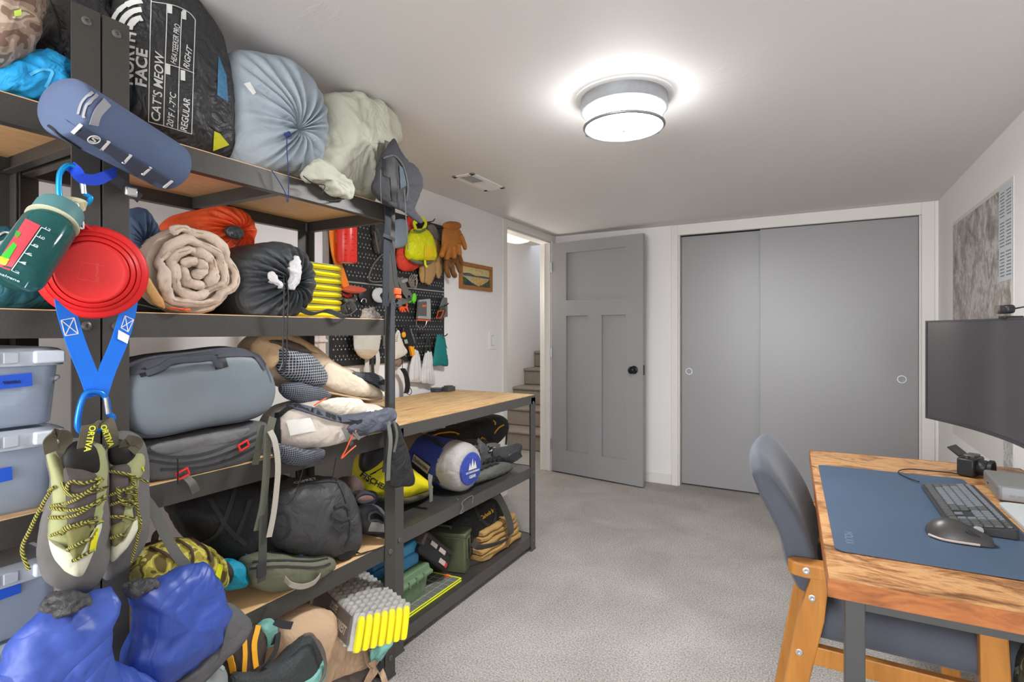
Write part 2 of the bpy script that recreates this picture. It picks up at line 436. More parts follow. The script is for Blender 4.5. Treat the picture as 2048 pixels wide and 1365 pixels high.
# closet sliding doors
def slide(name, x0, x1, y, px0):
    d = struct(MB().bx(x0, x1, y, y+.032, .012, CT-.006).build(name, M_doorgrey, smooth=False, bevel=.002))
    q = MB(); q.lathe([(.0265, -.004), (.0265, .003), (.021, .003), (.0195, -.002), (.001, -.003)], (px0, y-.001, .925), (0, -1, 0), 28)
    q.build('finger_pull', M_silver, d)
    return d
slide('door_2', CX0+.016, -.335, YB+.052, CX0+.075)
slide('door_3', -.36, CX1-.014, YB+.010, CX1-.105)
struct(MB().bx(CX0+.012, CX1-.012, YB+.02, YB+.08, CT-.004, CT).build('trim_3', M_dark, smooth=False))
# open panel door lying back against the wall
hx, hy = -2.035, 4.392; ex_, ey_ = -1.183, 4.272
dl = V(ex_-hx, ey_-hy, 0); DW = dl.length; du = dl.normalized(); dn = V(du.y, -du.x, 0)      # dn faces the room
Rd = Matrix((du, dn, V(0, 0, 1))).transposed()
def dbox(mb, a, b, z0, z1, d0, d1): return mb.box(V(hx, hy, 0)+du*((a+b)/2)+dn*((d0+d1)/2)+V(0, 0, (z0+z1)/2), (b-a, d1-d0, z1-z0), Rd)
door = struct(dbox(MB(), .002, DW-.002, .016, 2.026, -.006, .012).build('door_1', M_doorgrey, smooth=False))
ST, MS = .150, .130; zt0, zt1, zl0, zl1 = 1.52, 1.935, .205, 1.385
for a, b in ((0, ST), (DW-ST, DW)): dbox(MB(), a, b, .012, 2.03, -.006, .034).build('stile', M_doorgrey, door, smooth=False)
for z0, z1 in ((zt1, 2.03), (zl1, zt0), (.012, zl0)): dbox(MB(), ST, DW-ST, z0, z1, -.006, .034).build('rail', M_doorgrey, door, smooth=False)
mid = DW/2; dbox(MB(), mid-MS/2, mid+MS/2, zl0, zl1, -.006, .034).build('stile', M_doorgrey, door, smooth=False)
k0 = V(hx, hy, 0)+du*(DW-.075)+dn*.034+V(0, 0, .94)
kb = MB(); kb.lathe([(.033, 0), (.033, .006), (.028, .010), (.013, .012), (.013, .034), (.022, .038), (.029, .048), (.029, .056), (.022, .064), (.008, .067)], k0, dn, 28)
kb.build('door_knob', mat('oil_black', (30, 30, 31), .35, .5), door)
dbox(MB(), DW-.001, DW+.002, .90, .98, .004, .026).build('latch_plate', M_black, door, smooth=False)
for z in (.25, 1.06, 1.82):
    MB().tube([V(hx-.004, hy-.0, z-.045)+dn*.036, V(hx-.004, hy, z+.045)+dn*.036], .007, 10).build('hinge', M_silver, door)
# stairs up the hall
st = thing('staircase', 'carpeted stairs rising behind the open doorway', 'stairs', (-2.6, 5.0, 0))
M_stair = mat('stair_carpet', (150, 141, 132), .95, var=.08, vs=30, bump=.5, bs=250, bd=.004, spec=.1)
for i in range(7):
    y = 5.0+i*.275; z = .2*(i+1)
    m = MB(); m.bx(-3.098, XL-.101, y, 7.5 if i == 6 else y+.31, z-.2+.0, z-.03).bx(-3.098, XL-.101, y-.022, y+.3, z-.036, z)
    m.build('step', M_stair, st, bevel=.014)
# hall light
hl = thing('hall_ceiling_light', 'warm flush ceiling light seen through the top of the doorway', 'lamp', (-2.52, 4.6, 2.105))
MB().lathe([(.16, .16), (.16, .14), (.05, .12), (.05, .09)], (-2.52, 4.6, 2.105), (0, 0, 1), 28).build('canopy', mat('brass', (176, 130, 70), .35, .7), hl)
MB().lathe([(.05, .005), (.11, .02), (.155, .055), (.168, .085), (.165, .088)], (-2.52, 4.6, 2.105), (0, 0, 1), 28).build('glass_shade', mat('warm_glass', (255, 226, 180), .4, emit=1.6), hl)
MB().tube([V(-2.52+.17*math.cos(a), 4.6+.17*math.sin(a), 2.245) for a in [2*PI*k/32 for k in range(32)]], .006, 8, True).build('shade_ring', M_black, hl)
# ceiling light
LX, LY = -.612, 1.93
cl = thing('ceiling_light', 'round brushed-steel flush ceiling light with frosted drum glass', 'lamp', (LX, LY, 1.99))
M_steel = mat('brushed_steel', (150, 153, 156), .35, .6, var=.05, vs=60)
MB().lathe([(.176, H-.0005), (.176, H-.004), (.172, H-.006), (.150, H-.006)], (LX, LY, 0), (0, 0, 1), 64, caps=False).build('ceiling_plate', M_white, cl)
MB().lathe([(.156, H-.004), (.157, H-.050), (.153, H-.053), (.148, H-.053), (.146, H-.02)], (LX, LY, 0), (0, 0, 1), 64, caps=False).build('drum_pan', M_steel, cl)
def glass(nm, e):
    tm = NT(nm); tm.p(Roughness=.5, Base_Color=(.9, .9, .9, 1)); tm.b.inputs['Emission Color'].default_value = (.985, .995, 1, 1); tm.b.inputs['Emission Strength'].default_value = e; return tm.m
MB().lathe([(.136, H-.03), (.136, 2.004)], (LX, LY, 0), (0, 0, 1), 64, caps=False).build('frosted_drum', glass('lamp_glass_side', LAMP_SIDE), cl)
MB().lathe([(.1355, 2.003), (.132, 2.0), (.05, 1.998), (.002, 1.998)], (LX, LY, 0), (0, 0, 1), 64, caps=False).build('frosted_diffuser', glass('lamp_glass', LAMP_STRENGTH), cl)
def circ(r, z, n=64): return [V(LX+r*math.cos(2*PI*k/n), LY+r*math.sin(2*PI*k/n), z) for k in range(n)]
MB().tube(circ(.1425, 2.002), .0062, 10, True).build('lower_ring', M_steel, cl)
for a in (math.radians(52), math.radians(172), math.radians(112)):
    c, s = math.cos(a), math.sin(a); q = MB()
    q.bar((LX+.148*c, LY+.148*s, 2.0), (LX+.148*c, LY+.148*s, H-.045), .012, .007, (c, s, 0)); q.sphere((LX+.153*c, LY+.153*s, 2.006), .007)
    q.build('post', M_steel, cl)
MB().lathe([(.002, -.012), (.006, -.009), (.007, -.004), (.004, 0), (.004, .004)], (LX, LY, 1.995), (0, 0, 1), 14).build('finial', M_silver, cl)
# ceiling vent
vt = thing('ceiling_vent', 'white rectangular register grille in ceiling beside left wall', 'vent', (-1.76, 2.95, H))
va = P(905, 352, z=H); vb = P(1004, 375, z=H); vcx, vcy = -1.745, (va.y+vb.y)/2
cxv = [P(q[0], q[1], z=H) for q in ((905, 352), (946, 345), (1004, 376), (970, 381))]
x0 = min(p.x for p in cxv); x1 = max(p.x for p in cxv); y0 = min(p.y for p in cxv); y1 = max(p.y for p in cxv)
m = MB(); b_ = .028
m.bx(x0, x1, y0, y0+b_, H-.007, H).bx(x0, x1, y1-b_, y1, H-.007, H).bx(x0, x0+b_, y0, y1, H-.007, H).bx(x1-b_, x1, y0, y1, H-.007, H).bx(x0+b_, x1-b_, (y0+y1)/2-.008, (y0+y1)/2+.008, H-.006, H)
m.build('vent_frame', M_white, vt, smooth=False, bevel=.002)
MB().bx(x0+b_, x1-b_, y0+b_, y1-b_, H-.001, H-.0004).build('vent_backing', M_dark, vt, smooth=False)
sl = None; n_s = 9
for h in (0, 1):
    ya = y0+b_ if h == 0 else (y0+y1)/2+.008; yb_ = (y0+y1)/2-.008 if h == 0 else y1-b_
    for i in range(n_s):
        xx = x0+b_+(x1-x0-2*b_)*(i+.5)/n_s
        MB().box((xx, (ya+yb_)/2, H-.005), (.010, yb_-ya, .0016), Matrix.Rotation(.6 if h == 0 else -.6, 3, 'Y')).build('slat', M_white, vt, smooth=False)
# light switch
ls = thing('light_switch', 'white wall switch plate between painting and doorway', 'switch', P(984, 698, x=XL))
a = P(977, 664, x=XL); b = P(991, 699, x=XL)
MB().bx(XL, XL+.006, a.y, b.y, b.z, a.z).build('switch_plate', M_white, ls, bevel=.002)
c = (a+b)/2; MB().bx(XL+.006, XL+.010, c.y-.016, c.y+.016, c.z-.034, c.z+.034).build('rocker', M_white, ls, bevel=.002)
MB().bx(XL+.0055, XL+.0066, c.y-.019, c.y+.019, c.z-.037, c.z+.037).build('rocker_gap', mat('switch_gap', (150, 148, 146), .6), ls, smooth=False)
# painting
fa_ = P(917, 519, x=XL); fb_ = P(981, 583, x=XL); y0, y1, z0, z1 = fa_.y, fb_.y, P(950, 583, x=XL).z+.008, fa_.z-.012
pt = thing('framed_painting', 'small framed landscape painting of a lake between wooded hills', 'painting', (XL, (y0+y1)/2, z0))
M_frame = mat('frame_oak', (160, 106, 54), .5, var=.15, vs=30)
fw = .026
for (a, b, c, d) in ((y0, y1, z0, z0+fw), (y0, y1, z1-fw, z1), (y0, y0+fw, z0+fw, z1-fw), (y1-fw, y1, z0+fw, z1-fw)):
    MB().bx(XL+.001, XL+.020, a, b, c, d).build('frame_bar', M_frame, pt, bevel=.003)
A0, A1, B0, B1 = y0+fw, y1-fw, z0+fw, z1-fw
def ppt(a, b, x): return V(XL+x, A0+(A1-A0)*a, B0+(B1-B0)*b)
MB().bx(XL+.002, XL+.006, A0, A1, B0, B1).build('canvas', woodmat('painted_sky', [(.3, (150, 158, 120)), (.5, (216, 190, 128)), (.7, (176, 180, 140))], (1, 3, 9), 4, 1), pt, smooth=False)
def paint(poly, col, x, nm):
    MB().prism([ppt(a, b, x) for a, b in poly], (.0006, 0, 0)).build(nm, mat('paint_'+nm, col, .6, var=.25, vs=60), pt, smooth=False)
paint([(0, .42), (0, .62), (.25, .68), (.5, .58), (.8, .62), (1, .6), (1, .42)], (84, 92, 92), .006, 'far_ridge')
paint([(0, .0), (0, .50), (1, .50), (1, .0)], (186, 176, 140), .0067, 'lake')
paint([(.3, .46), (.45, .2), (.62, .1), (.8, .25), (.92, .46)], (206, 164, 96), .0074, 'shore')
paint([(0, 0), (0, .48), (.12, .40), (.3, .22), (.45, .1), (.6, .0)], (66, 82, 58), .0082, 'near_hill')
paint([(.55, 0), (.72, .12), (.9, .32), (1, .5), (1, 0)], (76, 88, 60), .0082, 'right_hill')
paint([(.1, 0), (.12, .12), (.2, .30), (.28, .14), (.36, .0)], (36, 66, 78), .009, 'fir')
# ------------------------------------------------------------------ shelving racks
PWID = .052
def rack(name, label, xf, xb, y0, y1, levels, height, M, board_mats, rail_h, cross=()):
    r = thing(name, label, 'shelf', ((xf+xb)/2, (y0+y1)/2, 0))
    for sx, xx in ((1, xf), (-1, xb)):
        for sy, yy in ((1, y0), (-1, y1)):
            m = MB()
            m.bx(xx-.0035*sx, xx, yy, yy+PWID*sy, 0, height)                     # broad face of the angle post
            m.bx(xx-.038*sx, xx-.0035*sx, yy, yy+.0035*sy, 0, height)           # its return
            m.bx(xx-.05*sx, xx+.003*sx, yy-.002*sy, yy+(PWID+.003)*sy, 0, .008)  # foot plate
            po = m.build('post', M, r, smooth=False, bevel=.0008)
            if sx == 1:
                for z in list(levels)+[height-.03]:
                    zz = z-rail_h*.55 if z in levels else z
                    if zz < .03: continue
                    q = MB().lathe([(.0095, -.001), (.0095, .002), (.006, .0045), (.0035, .0045), (.0025, .002), (.0005, .002)], (xx, yy+PWID*.5*sy, zz), (sx, 0, 0), 12)
                    q.build('bolt', M_bolt, po)
    for li, z in enumerate(levels):
        rh = rail_h
        for sx, xx in ((1, xf), (-1, xb)):
            m = MB(); m.bx(xx-.008*sx, xx-.0045*sx, y0+.004, y1-.004, z-rh, z-.0005).bx(xx-.03*sx, xx-.008*sx, y0+.004, y1-.004, z-rh, z-rh+.003)
            m.build('rail', M, r, smooth=False, bevel=.0008)
        for yy, sy in ((y0, 1), (y1, -1)):
            m = MB(); m.bx(xb+.04, xf-.04, yy+.005*sy, yy+.009*sy, z-rh, z+.004).bx(xb+.04, xf-.04, yy+.009*sy, yy+.028*sy, z-rh, z-rh+.003)
            m.build('end_rail', M, r, smooth=False)
        for c in cross:
            MB().bx(xb+.01, xf-.01, y0+(y1-y0)*c-.012, y0+(y1-y0)*c+.012, z-rh+.005, z-.013).build('cross_bar', M, r, smooth=False)
        MB().bx(xb+.006, xf-.0055, y0+.009, y1-.009, z-.012, z+.0015).build('shelf_board', board_mats[li], r, smooth=False)
    return r
XF, XBK = -1.33, -1.79
SH = (.105, .488, .893, 1.292, 1.702)
RY0, RY1 = .578, 1.502
rack('shelving_rack', 'dark steel shelving rack nearest the workbench, packed with camping bags', XF, XBK, RY0, RY1, SH, 1.93, M_rack, [M_chip]*5, .056, (.5,))
rack('shelving_rack', 'dark steel shelving rack at the picture edge holding clear plastic bins', XF, XBK, RY0-.004-.924, RY0-.004, SH, 1.93, M_rack, [M_chip]*5, .056, (.5,))
BXF, BXB, BY0, BY1 = -1.40, -2.0, 1.578, 2.77
wb = rack('workbench', 'black steel workbench with pine plywood top beside the doorway', BXF, BXB, BY0, BY1, (.082, .472), .872, M_rackblk, [mat('black_board', (58, 57, 56), .35, var=.25, vs=12)]*2, .054)
m = MB(); m.bx(BXF-.004, BXF, BY0, BY1, .836, .884).bx(BXB, BXB+.004, BY0, BY1, .836, .884).bx(BXB+.004, BXF-.004, BY1-.004, BY1, .836, .884).bx(BXB+.004, BXF-.004, BY0, BY0+.004, .836, .884)
m.build('top_frame', M_rackblk, wb, smooth=False, bevel=.001)
MB().bx(BXB+.005, BXF-.005, BY0+.005, BY1-.005, .868, .887).build('worktop', M_ply, wb, smooth=False)

# ------------------------------------------------------------------ desk and what stands on it
DA = V(.0245, 1.277, .745); DB = V(-.0196, 2.622, .745)
dy = (DB-DA).normalized(); dx = V(dy.y, -dy.x, 0); DL = (DB-DA).length; DD = .68
Rk = Matrix((dx, dy, V(0, 0, 1))).transposed()
def dk(a, b, z=0): return DA+dx*a+dy*b+V(0, 0, z)
desk = thing('desk', 'rustic wood desk with dark steel legs against the right wall', 'desk', dk(DD/2, DL/2, -.745))
MB().box(dk(DD/2, DL/2, -.019), (DD-.002, DL-.002, .036), Rk).build('desk_top', M_rustic, desk, smooth=False, bevel=.0012)
m = MB(); 
m.box(dk(.0, DL/2, -.019), (.0016, DL, .0375), Rk).box(dk(DD, DL/2, -.019), (.0016, DL, .0375), Rk).box(dk(DD/2, 0, -.019), (DD, .0016, .0375), Rk).box(dk(DD/2, DL, -.019), (DD, .0016, .0375), Rk)
m.build('edge_band', M_rusticedge, desk, smooth=False)
M_leg = mat('desk_leg_steel', (74, 76, 76), .45, .3)
for b in (.035, DL-.075):
    for a in (.030, DD-.07):
        MB().box(dk(a+.02, b+.02, -.039-.3525), (.036, .036, .7045), Rk).build('leg', M_leg, desk, smooth=False, bevel=.002)
    MB().box(dk(DD/2, b+.02, -.055), (DD-.10, .03, .03), Rk).build('cross_bar', M_leg, desk, smooth=False)
# desk mat
c0, c1, c2 = P(1632, 927, z=.748), P(1660, 1089, z=.748), P(1935, 962, z=.748)
def roundrect(x0, x1, y0, y1, r, z, n=5):
    out = []
    for cx, cy, a0 in ((x1-r, y1-r, 0), (x0+r, y1-r, 90), (x0+r, y0+r, 180), (x1-r, y0+r, 270)):
        for k in range(n+1):
            a = math.radians(a0+90*k/n); out.append(V(cx+r*math.cos(a), cy+r*math.sin(a), z))
    return out
MATX0, MATX1, MATY0, MATY1 = .0265, .452, 1.452, 2.34
RD = Matrix.Rotation(math.atan2(-dy.x, dy.y), 3, 'Z')
def rotd(pts, c): return [c+RD @ (p-c) for p in pts]
mc = V(.24, 1.9, .7455)
mtm = MB(); mtm.prism(rotd(roundrect(MATX0, MATX1, MATY0, MATY1, .02, .7455), mc), (0, 0, .0028))
M_mat = mat('mat_blue_grey', (70, 88, 110), .5, var=.06, vs=5, bump=.05, bs=400, bd=.001)
mato = thing('desk_mat', 'long slate blue desk mat under keyboard and mouse', 'mat', mc)
mtm.build('pad', M_mat, mato, smooth=False)
text('MOLXX', .026, P(1697, 1076, z=.7486), V(.35, -.94, 0)*-1 if False else V(0, -1, 0), V(1, 0, 0), mat('mat_emboss', (112, 130, 150), .4), 'embossed_mark', mato, thick=.0003)
# keyboard
kb = thing('keyboard', 'dark grey full-size keyboard on the desk mat', 'keyboard', (.362, 1.94, .749))
KX0, KX1, KY0, KY1 = .298, .430, 1.718, 2.155
ktilt = lambda x: .7515+(x-KX0)*.13
pts = roundrect(KX0, KX1, KY0, KY1, .010, 0)
m = MB(); n = len(pts); m.loft([[V(p.x, p.y, .749) for p in pts], [V(p.x, p.y, ktilt(p.x)+.006) for p in pts]])
m.build('key_tray', mat('keyboard_grey', (58, 60, 62), .45, .2), kb, bevel=.0015)
M_key = mat('key_grey', (112, 118, 124), .4); M_keyd = mat('key_dark', (82, 84, 84), .4)
protos = {}
def key(cx, cy, w, d, dark):
    kk = (round(w, 4), round(d, 4), dark)
    z = ktilt(cx)+.0062
    if kk not in protos:
        m = MB(); m.loft([[V(cx-d/2, cy-w/2, z), V(cx+d/2, cy-w/2, z+d*.13), V(cx+d/2, cy+w/2, z+d*.13), V(cx-d/2, cy+w/2, z)],
                          [V(cx-d/2+.001, cy-w/2+.001, z+.0035), V(cx+d/2-.001, cy-w/2+.001, z+.0035+d*.13), V(cx+d/2-.001, cy+w/2-.001, z+.0035+d*.13), V(cx-d/2+.001, cy+w/2-.001, z+.0035)]])
        o = m.build('key', M_keyd if dark else M_key, kb, smooth=False); protos[kk] = (o, cx, cy, z)
    else:
        o, ox, oy, oz = protos[kk]; dup(o, (cx-ox, cy-oy, z-oz), kb)
rows = [[(1, .5)]*0]
pitch = (KY1-KY0-.014)/22.6
rx = (KX1-KX0-.014)/6
layouts = [[1.25, 1.25, 1.25, 6.2, 1.25, 1.25, 1.25, 1.25, .2, 1, 1, 1, .2, 2, 1, 1],
           [2.25]+[1]*10+[2.75, .2, -1, 1, -1, .2, 1, 1, 1, 1], [1.75]+[1]*11+[2.25, .2, -1, -1, -1, .2, 1, 1, 1, 1],
           [1.5]+[1]*12+[1.5, .2, 1, 1, 1, .2, 1, 1, 1, 1], [1]*13+[2, .2, 1, 1, 1, .2, 1, 1, 1, 1], [1]*15+[.2, 1, 1, 1, .2, 1, 1, 1, 1]]
for ri, L in enumerate(layouts):
    y = KY1-.007; cx = KX0+.007+rx*(ri+.5)
    tot = sum(abs(q) for q in L); sc = (KY1-KY0-.014)/tot
    for q in L:
        w = abs(q)*sc
        if q >= 1: key(cx, y-w/2, w-.0028, rx*(.62 if ri == 5 else 1)-.0028, ri in (0,) or q > 1.2 or y < 1.80)
        y -= w
# mouse
mo = thing('computer_mouse', 'sculpted dark grey computer mouse on the desk mat', 'mouse', (.30, 1.655, .7485))
def mouse_rings(shrink=0, top=True):
    rings = []
    for i, (x, w, h, yc) in enumerate(((.240, .010, .012, 1.675), (.246, .030, .026, 1.672), (.262, .038, .042, 1.668), (.285, .040, .049, 1.662), (.310, .037, .043, 1.658), (.335, .033, .033, 1.655), (.356, .028, .022, 1.652), (.366, .018, .014, 1.650))):
        ring = []
        for k in range(20):
            a = 2*PI*k/20; c, s = math.cos(a), math.sin(a)
            ring.append(V(x, yc+w*c*(1-.25*max(0, s)), .7493+.0+max(0, s)**.8*h if s > 0 else .7493))
        rings.append(ring)
    return rings
MB().loft(mouse_rings()).build('shell', mat('mouse_graphite', (64, 63, 62), .38, .1), mo, sub=1)
MB().tube(catmull([(.243, 1.645, .754), (.262, 1.628, .753), (.285, 1.6215, .753), (.31, 1.6215, .753), (.335, 1.6225, .753)], 6), .0028, 8).build('thumb_rest', mat('mouse_rim', (176, 160, 152), .4), mo)
MB().lathe([(.010, -.0035), (.011, 0), (.010, .0035)], (.338, 1.654, .778), (0, 1, 0), 18).build('scroll_wheel', M_silver, mo)
MB().box((.325, 1.634, .772), (.03, .006, .008), Matrix.Rotation(.5, 3, 'Y')).build('side_button', M_black, mo, bevel=.002)
# charging cable
cab = catmull([P(1838, 964, z=.756), P(1815, 956, z=.752), P(1798, 947, z=.7505), P(1801, 941, z=.7505), P(1822, 939, z=.7495), P(1860, 942, z=.7475), P(1900, 946, z=.7475), P(1921, 949, z=.7475)], 8)
tag(MB().tube(cab, .0021, 8).build('charging_cable', M_black), 'thin black cable looping from keyboard to camera', 'cable')
# camera
cm = thing('camera', 'compact black camera with raised flip screen on the desk', 'camera', (.475, 2.47, .7455))
ca = P(1913, 951, z=.7455); 
cz = .7455; co = V(.452, 2.455, cz)
Rc = Matrix.Rotation(math.radians(-28), 3, 'Z')
def cmp(x, y, z): return co+Rc @ V(x, y, z)
MB().box(cmp(.03, .0, .032), (.05, .10, .062), Rc).build('camera_body', M_black, cm, bevel=.006)
MB().box(cmp(.03, .01, .066), (.032, .06, .010), Rc).build('top_plate', mat('camera_top', (92, 92, 92), .35, .5), cm, bevel=.002)
MB().lathe([(.026, 0), (.027, .01), (.027, .022), (.024, .026), (.030, .03), (.030, .04), (.024, .04), (.02, .034), (.001, .032)], cmp(.055, -.008, .033), Rc @ V(1, 0, 0), 28).build('lens', M_black, cm)
MB().lathe([(.008, 0), (.008, .008), (.006, .009), (.001, .009)], cmp(.03, -.035, .062), (0, 0, 1), 16).build('mode_dial', mat('dial_grey', (70, 70, 70), .4, .5), cm)
MB().box(cmp(-.008, .0, .078), (.006, .072, .045), Rc @ Matrix.Rotation(-.9, 3, 'Y')).build('flip_screen', M_black, cm, bevel=.002)
MB().box(cmp(.0045, .0, .03), (.002, .07, .045), Rc).build('rear_screen', mat('screen_glass', (120, 124, 128), .15), cm)
# dock box
db = thing('docking_station', 'grey metal docking box on the desk beside the black camera', 'dock', (.56, 2.2, .7455))
q0, q1 = V(.474, 2.10, 0), V(.487, 2.32, 0)
MB().prism([V(.474, 2.10, .7475), V(.62, 2.085, .7475), V(.632, 2.305, .7475), V(.487, 2.32, .7475)], (0, 0, .046)).build('dock_case', mat('dock_grey', (126, 126, 125), .4, .3), db, smooth=False, bevel=.006)
MB().prism([V(.483, 2.0975, .752), V(.612, 2.0842, .752), V(.612, 2.0842, .789), V(.483, 2.0975, .789)], (.0, -.0012, 0)).build('front_panel', mat('dock_front', (146, 149, 152), .35, .2), db, smooth=False)
m = MB()
for i in range(6):
    x = .505+i*.018; m.box((x, 2.0945-.0103*(x-.483)/.129-.001, .766), (.011, .0012, .005))
m.build('port', mat('port_dark', (140, 141, 142), .4), db, smooth=False)
m = MB(); m.box((.4815, 2.24, .767), (.0012, .016, .004), Matrix.Rotation(-.06, 3, 'Z')).build('slot', M_black, db, smooth=False)
# monitor
mn = thing('monitor', 'very wide curved black monitor standing on the desk', 'monitor', (.57, 1.92, .7455))
MC = V(-.72, 1.918, 0); MR = 1.225
def mpt(a, z, r=MR): return MC+V(math.cos(a)*r, math.sin(a)*r, z)
amax = .49; zb, ztp = .928, 1.289; NS = 28
def shell(r0, r1, z0, z1, a0=-amax, a1=amax):
    rings = []
    for i in range(NS+1):
        a = a0+(a1-a0)*i/NS; rings.append([mpt(a, z0, r0), mpt(a, z0, r1), mpt(a, z1, r1), mpt(a, z1, r0)])
    return MB().loft(rings)
shell(MR+.0015, MR+.020, zb, ztp).build('back_shell', mat('monitor_shell', (170, 170, 170), .4, .3), mn, angle=30)
M_scr = mat('screen_black', (62, 60, 64), .2, spec=.7, k=.9)
shell(MR-.0005, MR+.0012, zb+.010, ztp-.006, -amax+.006, amax-.006).build('screen', M_scr, mn, angle=30)
M_bez = mat('bezel_black', (60, 60, 62), .35, .3)
for z0, z1, a0, a1 in ((zb, zb+.010, -amax, amax), (ztp-.006, ztp, -amax, amax), (zb+.01, ztp-.006, amax-.006, amax), (zb+.01, ztp-.006, -amax, -amax+.006)):
    shell(MR-.003, MR+.0014, z0, z1, a0, a1).build('bezel', M_bez, mn, angle=30)
MB().bx(.535, .575, 1.87, 1.97, .79, 1.12).build('stand_neck', M_silver, mn, bevel=.01)
M_base = mat('stand_base_grey', (196, 200, 200), .4, .2)
MB().prism(roundrect(.462, .685, 1.72, 2.06, .03, .7462), (0, 0, .010)).build('stand_base', M_base, mn, smooth=False, bevel=.002)
MB().bx(.545, .575, 1.90, 1.94, .756, .80).build('stand_foot', M_silver, mn, bevel=.004)
# webcam
wc = thing('webcam', 'small black webcam clipped on top edge of the monitor', 'webcam', (.5, 2.0, ztp))
wa = math.asin((2.09-1.918)/MR); o_ = P(2010, 622, pl=(mpt(wa, 1.3), V(1, .0, 0)))
wp = o_; 
MB().box(wp+V(0, 0, .004), (.024, .074, .026), Matrix.Rotation(wa, 3, 'Z')).build('webcam_body', M_black, wc, bevel=.008, seg=3)
MB().lathe([(.012, 0), (.012, .006), (.009, .006), (.001, .003)], wp+V(-.012, .008, .004), (-1, -.1, 0), 20).build('webcam_lens', mat('webcam_lens_glass', (110, 108, 96), .15, .3), wc)
MB().box((wp.x+.012, wp.y-.005, ztp+.002), (.045, .04, .008), Matrix.Rotation(wa, 3, 'Z')).build('webcam_clip', M_black, wc, bevel=.002)
MB().tube(catmull([wp+V(.012, -.02, .004), wp+V(.05, -.05, .01), wp+V(.07, -.12, -.02), wp+V(.08, -.2, -.12)], 6), .0022).build('webcam_cable', M_black, wc)
# wall map
mp = thing('wall_map', 'large unframed relief map of mountains pinned to the right wall', 'poster', (XR, 3.47, .66))
MY0, MY1, MZ0, MZ1 = 2.915, 4.02, .655, 1.885
MB().bx(XR-.003, XR-.0005, MY0, MY1, MZ0, MZ1).build('map_sheet', mat('map_paper', (214, 211, 206), .6), mp, smooth=False)
t = NT('relief_print'); t.p(Roughness=.55); vec = t.coord((1, .8, 1.0), (.0, .0, 0))
f1 = t.noise(vec, 4.5, 10, .68, 1.2); f2 = t.noise(t.coord((1, 1.3, .9), (.35, 0, 0)), 9, 9, .7, 2.2)
mx = t.n('ShaderNodeMath', operation='ADD'); t.l(f1, mx.inputs[0]); t.l(f2, mx.inputs[1]); mh = t.n('ShaderNodeMath', operation='MULTIPLY'); mh.inputs[1].default_value = .5; t.l(mx.outputs[0], mh.inputs[0])
rl = t.ramp(mh.outputs[0], [(.36, lin((104, 96, 92))), (.44, lin((144, 136, 131))), (.50, lin((172, 164, 158))), (.56, lin((204, 202, 200))), (.62, lin((152, 145, 140)))])
t.out(rl, t.bump(mh.outputs[0], .35, .02))
MB().bx(XR-.0042, XR-.0032, MY0+.03, MY1-.015, 1.0, MZ1-.02).build('relief_print', t.m, mp, smooth=False)
MB().bx(XR-.0052, XR-.0043, MY0+.008, MY0+.19, MZ1-.42, MZ1-.012).build('legend', mat('legend_paper', (200, 206, 212), .6), mp, smooth=False)
M_ink = mat('ink_grey', (120, 122, 126), .7)
m = MB(); rnd = random.Random(3)
for i in range(26):
    z = MZ1-.045-i*.0142
    if i % 9 == 8: continue
    m.bx(XR-.0056, XR-.0053, MY0+.11, MY0+.11+.07*rnd.uniform(.7, 1), z, z+.005)
    m.bx(XR-.0056, XR-.0053, MY0+.02, MY0+.02+.075*rnd.uniform(.7, 1), z, z+.005)
m.build('legend_text', M_ink, mp, smooth=False)
m = MB()
for i in range(16):
    y = MY1-.06-i*.045; m.bx(XR-.0036, XR-.0032, y-.024, y, .78, .80+.05*rnd.random())
    m.bx(XR-.0036, XR-.0032, y-.03*rnd.random()-.004, y, .765, .769)
m.build('margin_text', mat('ink_pale', (186, 186, 184), .7), mp, smooth=False)
rows = []
MB().bx(XR-.0038, XR-.0032, MY0+.01, MY0+.13, .67, .86).build('inset_sketch', woodmat('sketch_print', [(.42, (206, 203, 198)), (.5, (120, 120, 118)), (.56, (206, 203, 198))], (1, 6, 2), 9, 2), mp, smooth=False)

# ------------------------------------------------------------------ chair at the desk
ch = thing('armchair', 'wooden armchair with slate grey upholstery pushed under the desk', 'chair', (.13, 1.84, 0))
M_uph = fab('slate_upholstery', (78, 82, 92), .85, .10, 5, .35, .06, sheen=.15)
CY0, CY1 = 1.60, 2.075
rear = [P(q[0], q[1], y=CY0) for q in ((1499, 926), (1516, 975), (1532, 1010), (1560, 1071), (1574, 1132), (1600, 1190))]
front = [P(q[0], q[1], y=CY0) for q in ((1541, 932), (1566, 967), (1587, 1001), (1614, 1055), (1634, 1110), (1656, 1175))]
rear = resample(catmull([(p.x, 0, p.z) for p in rear], 6), 14, False); front = resample(catmull([(p.x, 0, p.z) for p in front], 6), 14, False)
rings = []; NY = 16
for j in range(NY+1):
    s = j/NY*2-1; y = (CY0+CY1)/2+(CY1-CY0)/2*s
    e = abs(s); bow = -.020*(1-s*s)                 # the back wraps round the sitter
    pin = .10*max(0, (e-.93)/.07)**2; drop = .030*max(0, (e-.6)/.4)**2
    ring = []
    for i, p in enumerate(rear): ring.append((p, front[i]))
    loop = []
    for i in range(len(rear)):
        a, b = ring[i]; q = a.lerp(b, pin); loop.append(V(q.x+bow, y, q.z-drop*(1-i/13)))
    for i in reversed(range(len(rear))):
        a, b = ring[i]; q = b.lerp(a, pin); loop.append(V(q.x+bow, y, q.z-drop*(1-i/13)))
    top = (rear[0]+front[0])/2; loop.append(V(top.x+bow-.006, y, top.z+.022*(1-pin*2)-drop))
    rings.append(loop)
MB().loft(rings).build('backrest', M_uph, ch, bevel=.012, seg=3, angle=50)
